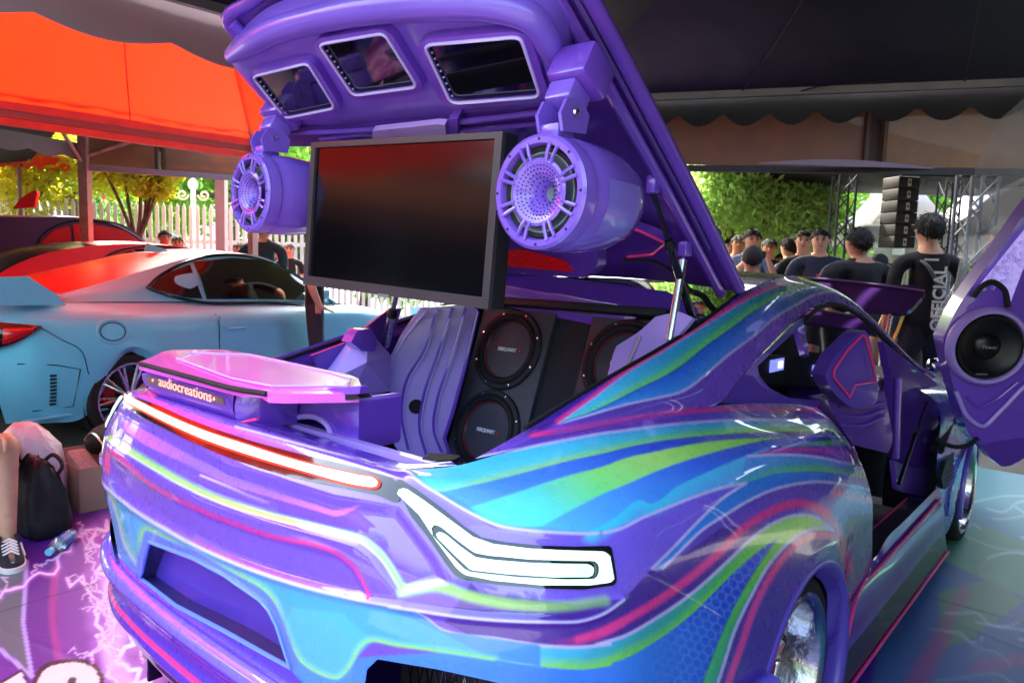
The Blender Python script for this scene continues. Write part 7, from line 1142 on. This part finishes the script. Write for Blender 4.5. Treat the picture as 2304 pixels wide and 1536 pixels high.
person(W_(1975, 7.0), FH[:2]+RT[:2], 1.55, 'person in a slate hooded top half hidden behind the heavy man', top=NAVY, sleeves=2, cap='plain'); person(W_(1658, 10.5), dirto(W_(1658, 10.5)), 1.84, 'person in an orange shirt behind the camera man', top=ORNG, front=True); person(W_(1640, 11.5), dirto(W_(1640, 11.5)), 1.82, 'person in a white shirt at the edge of the crowd under the oleander', top=WHTS, front=True, skin=SKIN2); person(W_(1706, 12.5), dirto(W_(1706, 12.5)), 1.86, 'person in grey behind the crowd raising a phone', top=GREYS, front=True, pose='camera'); person(W_(1595, 8.5), FH[:2]*-1+RT[:2]*.3, 1.84, 'person in black at the edge of the raised hatch', front=True); person(W_(1755, 11.5), dirto(W_(1755, 11.5)), 1.62, 'short person in black standing by the grey flag', front=True)
person(W_(2258, 6.3), FH[:2]-RT[:2]*.6, 1.80, 'man in a dark cap and black top beside the clear plastic sheet', cap='brim', wide=1.1, pose='hip'); person(W_(2205, 8.5), dirto(W_(2205, 8.5)), 1.66, 'person in brown standing behind the grey truss', top=mat('brown_shirt_cotton', (84, 74, 68), .85), front=True)
# left side, along the fence
sa, k, _ = person(W_(368, 11.2), dirto(W_(368, 11.2))+RT[:2]*4, 1.68, 'person in a black tee bent over a phone by the fence', pose='phone', front=True, tilt=.9); person(W_(400, 11.4), dirto(W_(400, 11.4)), 1.61, 'person in a white shirt beside the fence', top=WHTS, front=True, pose='phone', tilt=.5); person(W_(592, 8.3), FH[:2]+RT[:2]*.1, 1.78, 'man in black seen from behind next to the rusty tent post', wide=1.1); person(W_(650, 11.5), dirto(W_(650, 11.5)), 1.56, 'man in a black tee with folded arms facing the cars', front=True, pose='crossed', skin=SKIN2, hair=mat('shaved_hair', (60, 48, 42), .7)); person(W_(626, 12), dirto(W_(626, 12))+RT[:2]*5, 1.55, 'person in dark clothes beside the man with folded arms', top=GREYS); person(W_(538, 12), dirto(W_(538, 12)), 1.55, 'person in a pink top just left of the rusty tent post', top=mat('pink_top_cotton', (206, 70, 120), .85), front=True); person(W_(708, 6.6), RT[:2]+FH[:2]*.3, 1.66, 'person in black with a bare arm showing beside the television', pose='hip', skin=SKIN2)
# person sitting at the frame edge: shin, sneaker and forearm show
def sitter():
    ft = PZ(0, 22, 1262); t = thing('person', 'seated person in dark shorts wearing a black sneaker with white laces', 'person', tuple(ft)); fwd = RT*.62-FH*.78; fwd /= np.linalg.norm(fwd); sd_ = np.cross(UPV, fwd)
    def q(f, s, z): return tuple(fwd*f+sd_*s+UPV*z)
    J = dict(pel=(q(-.60, -.15, .32), (.15, .13)), spi=(q(-.66, -.2, .52), (.14, .12)), che=(q(-.62, -.2, .74), (.165, .12)), nb=(q(-.56, -.2, .90), .075), nk=(q(-.53, -.2, .96), .056), h1=(q(-.50, -.2, 1.02), .065), h2=(q(-.49, -.2, 1.10), (.08, .09)), h3=(q(-.5, -.2, 1.17), .06)); E = [('pel', 'spi'), ('spi', 'che'), ('che', 'nb'), ('nb', 'nk'), ('nk', 'h1'), ('h1', 'h2'), ('h2', 'h3')]
    for s, c_, dy in ((-.0, 'a', 0), (-.30, 'b', -.1)):
        J.update({c_+'hp': (q(-.56, s*.7+.03, .32), .10), c_+'kn': (q(-.13+dy, s, .50), .068), c_+'cf': (q(-.12+dy, s, .32), .056), c_+'an': (q(-.07+dy, s, .09), .036), c_+'he': (q(-.06+dy, s, .045), .034), c_+'to': (q(.10+dy, s-.01, .035), (.036, .026))}); E += [('pel', c_+'hp'), (c_+'hp', c_+'kn'), (c_+'kn', c_+'cf'), (c_+'cf', c_+'an'), (c_+'an', c_+'he'), (c_+'he', c_+'to')]
    for s, c_ in ((-.06, 'r'), (-.40, 'l')):
        J.update({c_+'sh': (q(-.57, s, .85), .062), c_+'el': (q(-.30, s-.06, .62), .045), c_+'wr': (q(-.10, s+.02, .56), .031), c_+'ha': (q(-.045, s+.03, .545), (.038, .024))}); E += [('nb', c_+'sh'), (c_+'sh', c_+'el'), (c_+'el', c_+'wr'), (c_+'wr', c_+'ha')]
        for fi, of in enumerate((-.027, -.009, .009, .027)):
            for n_2, (f, z) in enumerate(((-.015, .54), (.015, .52), (.02, .485))): J['%s%d%d' % (c_, fi, n_2)] = (q(f, s+.03+of, z), (.0095, .0095))
            E += [(c_+'ha', '%s%d0' % (c_, fi)), ('%s%d0' % (c_, fi), '%s%d1' % (c_, fi)), ('%s%d1' % (c_, fi), '%s%d2' % (c_, fi))]
        J[c_+'t0'] = (q(-.06, s-.012, .535), .011); J[c_+'t1'] = (q(-.03, s-.03, .51), .009); E += [(c_+'ha', c_+'t0'), (c_+'t0', c_+'t1')]
    me = skin_mesh(J, E, 'pel', 2); cen = np.array([p.center for p in me.polygons]); f_ = cen@fwd; mi = np.where((f_ < -.42) & (cen[:, 2] > .45) & (cen[:, 2] < .93), 1, np.where((f_ < -.28) & (cen[:, 2] < .55), 2, 0)); b = link('body', me, [SKIN2, TEEB, JEAN], t, True); me.polygons.foreach_set('material_index', mi.astype(np.int32)); me.update()
    hv_ = []; hc_ = np.array(q(-.495, -.2, 1.105)); nv = 26
    for i in range(15):
        for j in range(nv): ph = PI*.62*i/14; a = 2*PI*j/nv; fr_ = max(0, math.sin(a)); p_ = min(ph, PI*(.50-.16*fr_+.14*max(0, -math.sin(a)))); d_ = fwd*math.sin(p_)*math.sin(a)+sd_*math.sin(p_)*math.cos(a)+UPV*math.cos(p_); hv_.append(hc_+d_*.092*(1+RNG.normal(0, .015)))
    mesh('hair', hv_, [(i*nv+j, i*nv+(j+1) % nv, (i+1)*nv+(j+1) % nv, (i+1)*nv+j) for i in range(14) for j in range(nv)], HAIRB, t, True)
    sp = np.array(ft)+np.array(q(-.60, -.15, 0)); st = thing('plastic_stool', 'low grey plastic stool under the seated person', 'stool', tuple(sp*np.array([1, 1, 0]))); STM = mat('grey_stool_plastic', (90, 94, 100), .5); MB().box(sp*np.array([1, 1, 0])+UPV*.19, (.30, .30, .03), bev=.01).obj('seat', STM, st)
    for dx in (-.12, .12):
        for dy in (-.12, .12): MB().tube([sp*np.array([1, 1, 0])+np.array([dx*1.1, dy*1.1, 0]), sp*np.array([1, 1, 0])+np.array([dx, dy, .18])], .016, 8).obj('leg', STM, st)
    SUEDE = mat('black_suede', (28, 30, 38), .85, var=.2, bump=.2, bscale=60); WRUB = mat('white_rubber_sole', (226, 222, 214), .6, var=.06)
    for s, dy in ((0, 0), (-.30, -.1)):
        o_ = []
        for f, w_, z in ((-.115, .030, .0), (-.10, .040, 0), (-.03, .041, 0), (.05, .046, 0), (.11, .046, 0), (.15, .036, 0), (.172, .016, 0)): o_.append((f, w_))
        L_ = [(f, w_) for f, w_ in o_]+[(f, -w_) for f, w_ in o_[::-1]]; sole = MB(); pts = smooth(L_+L_[:1], 60)[:-1]; n = len(pts); V = [q(f*1.04+dy, s+w_*1.08, .002) for f, w_ in pts]+[q(f*1.04+dy, s+w_*1.10, .03) for f, w_ in pts]; sole.add(V, [tuple(range(n-1, -1, -1)), tuple(range(n, 2*n))]+[(i, (i+1) % n, n+(i+1) % n, n+i) for i in range(n)]); so_ = sole.obj('sneaker', WRUB, t, True)
        rows = []
        for u in np.linspace(0, 1, 12):
            hgt = .03+u*.075; r_2 = []
            for f, w_ in pts:
                top_l = np.interp(f, [-.12, -.09, -.02, .03, .10, .17], [.115, .112, .095, .085, .062, .045]); z = .028+(top_l-.028)*math.sin(u*PI/2); sh = math.cos(u*PI/2*.9)*.9+.1; fc_ = f if f < .02 else .02+(f-.02)*(.35+.65*sh) if False else f*(1-.10*u); r_2.append(q(fc_+dy, s+w_*(sh if f > .0 else .45+.55*sh), z))
            rows.append(r_2+r_2[:1])
        V, Q = grid_mesh(np.array(rows)); mesh('upper', V, Q, SUEDE, so_, True)
        WH = mat('white_laces', (232, 230, 226), .8)
        for i in range(5): f = .005+i*.022; z = np.interp(f, [0, .1], [.098, .070]); MB().tube([q(f+dy-.01, s-.028, z-.012), q(f+dy, s, z+.006), q(f+dy+.01, s+.028, z-.012)], .0045, 6).obj('lace', WH, so_, True)
        for sg in (-1, 1): MB().tube([q(f+dy, s+sg*w_, z) for f, w_, z in smooth([(-.06, .046, .05), (-.02, .045, .066), (.02, .047, .052), (.07, .050, .040)], 16)], .0045, 5).obj('side_stripe', WH, so_, True)
    return t
sitter()
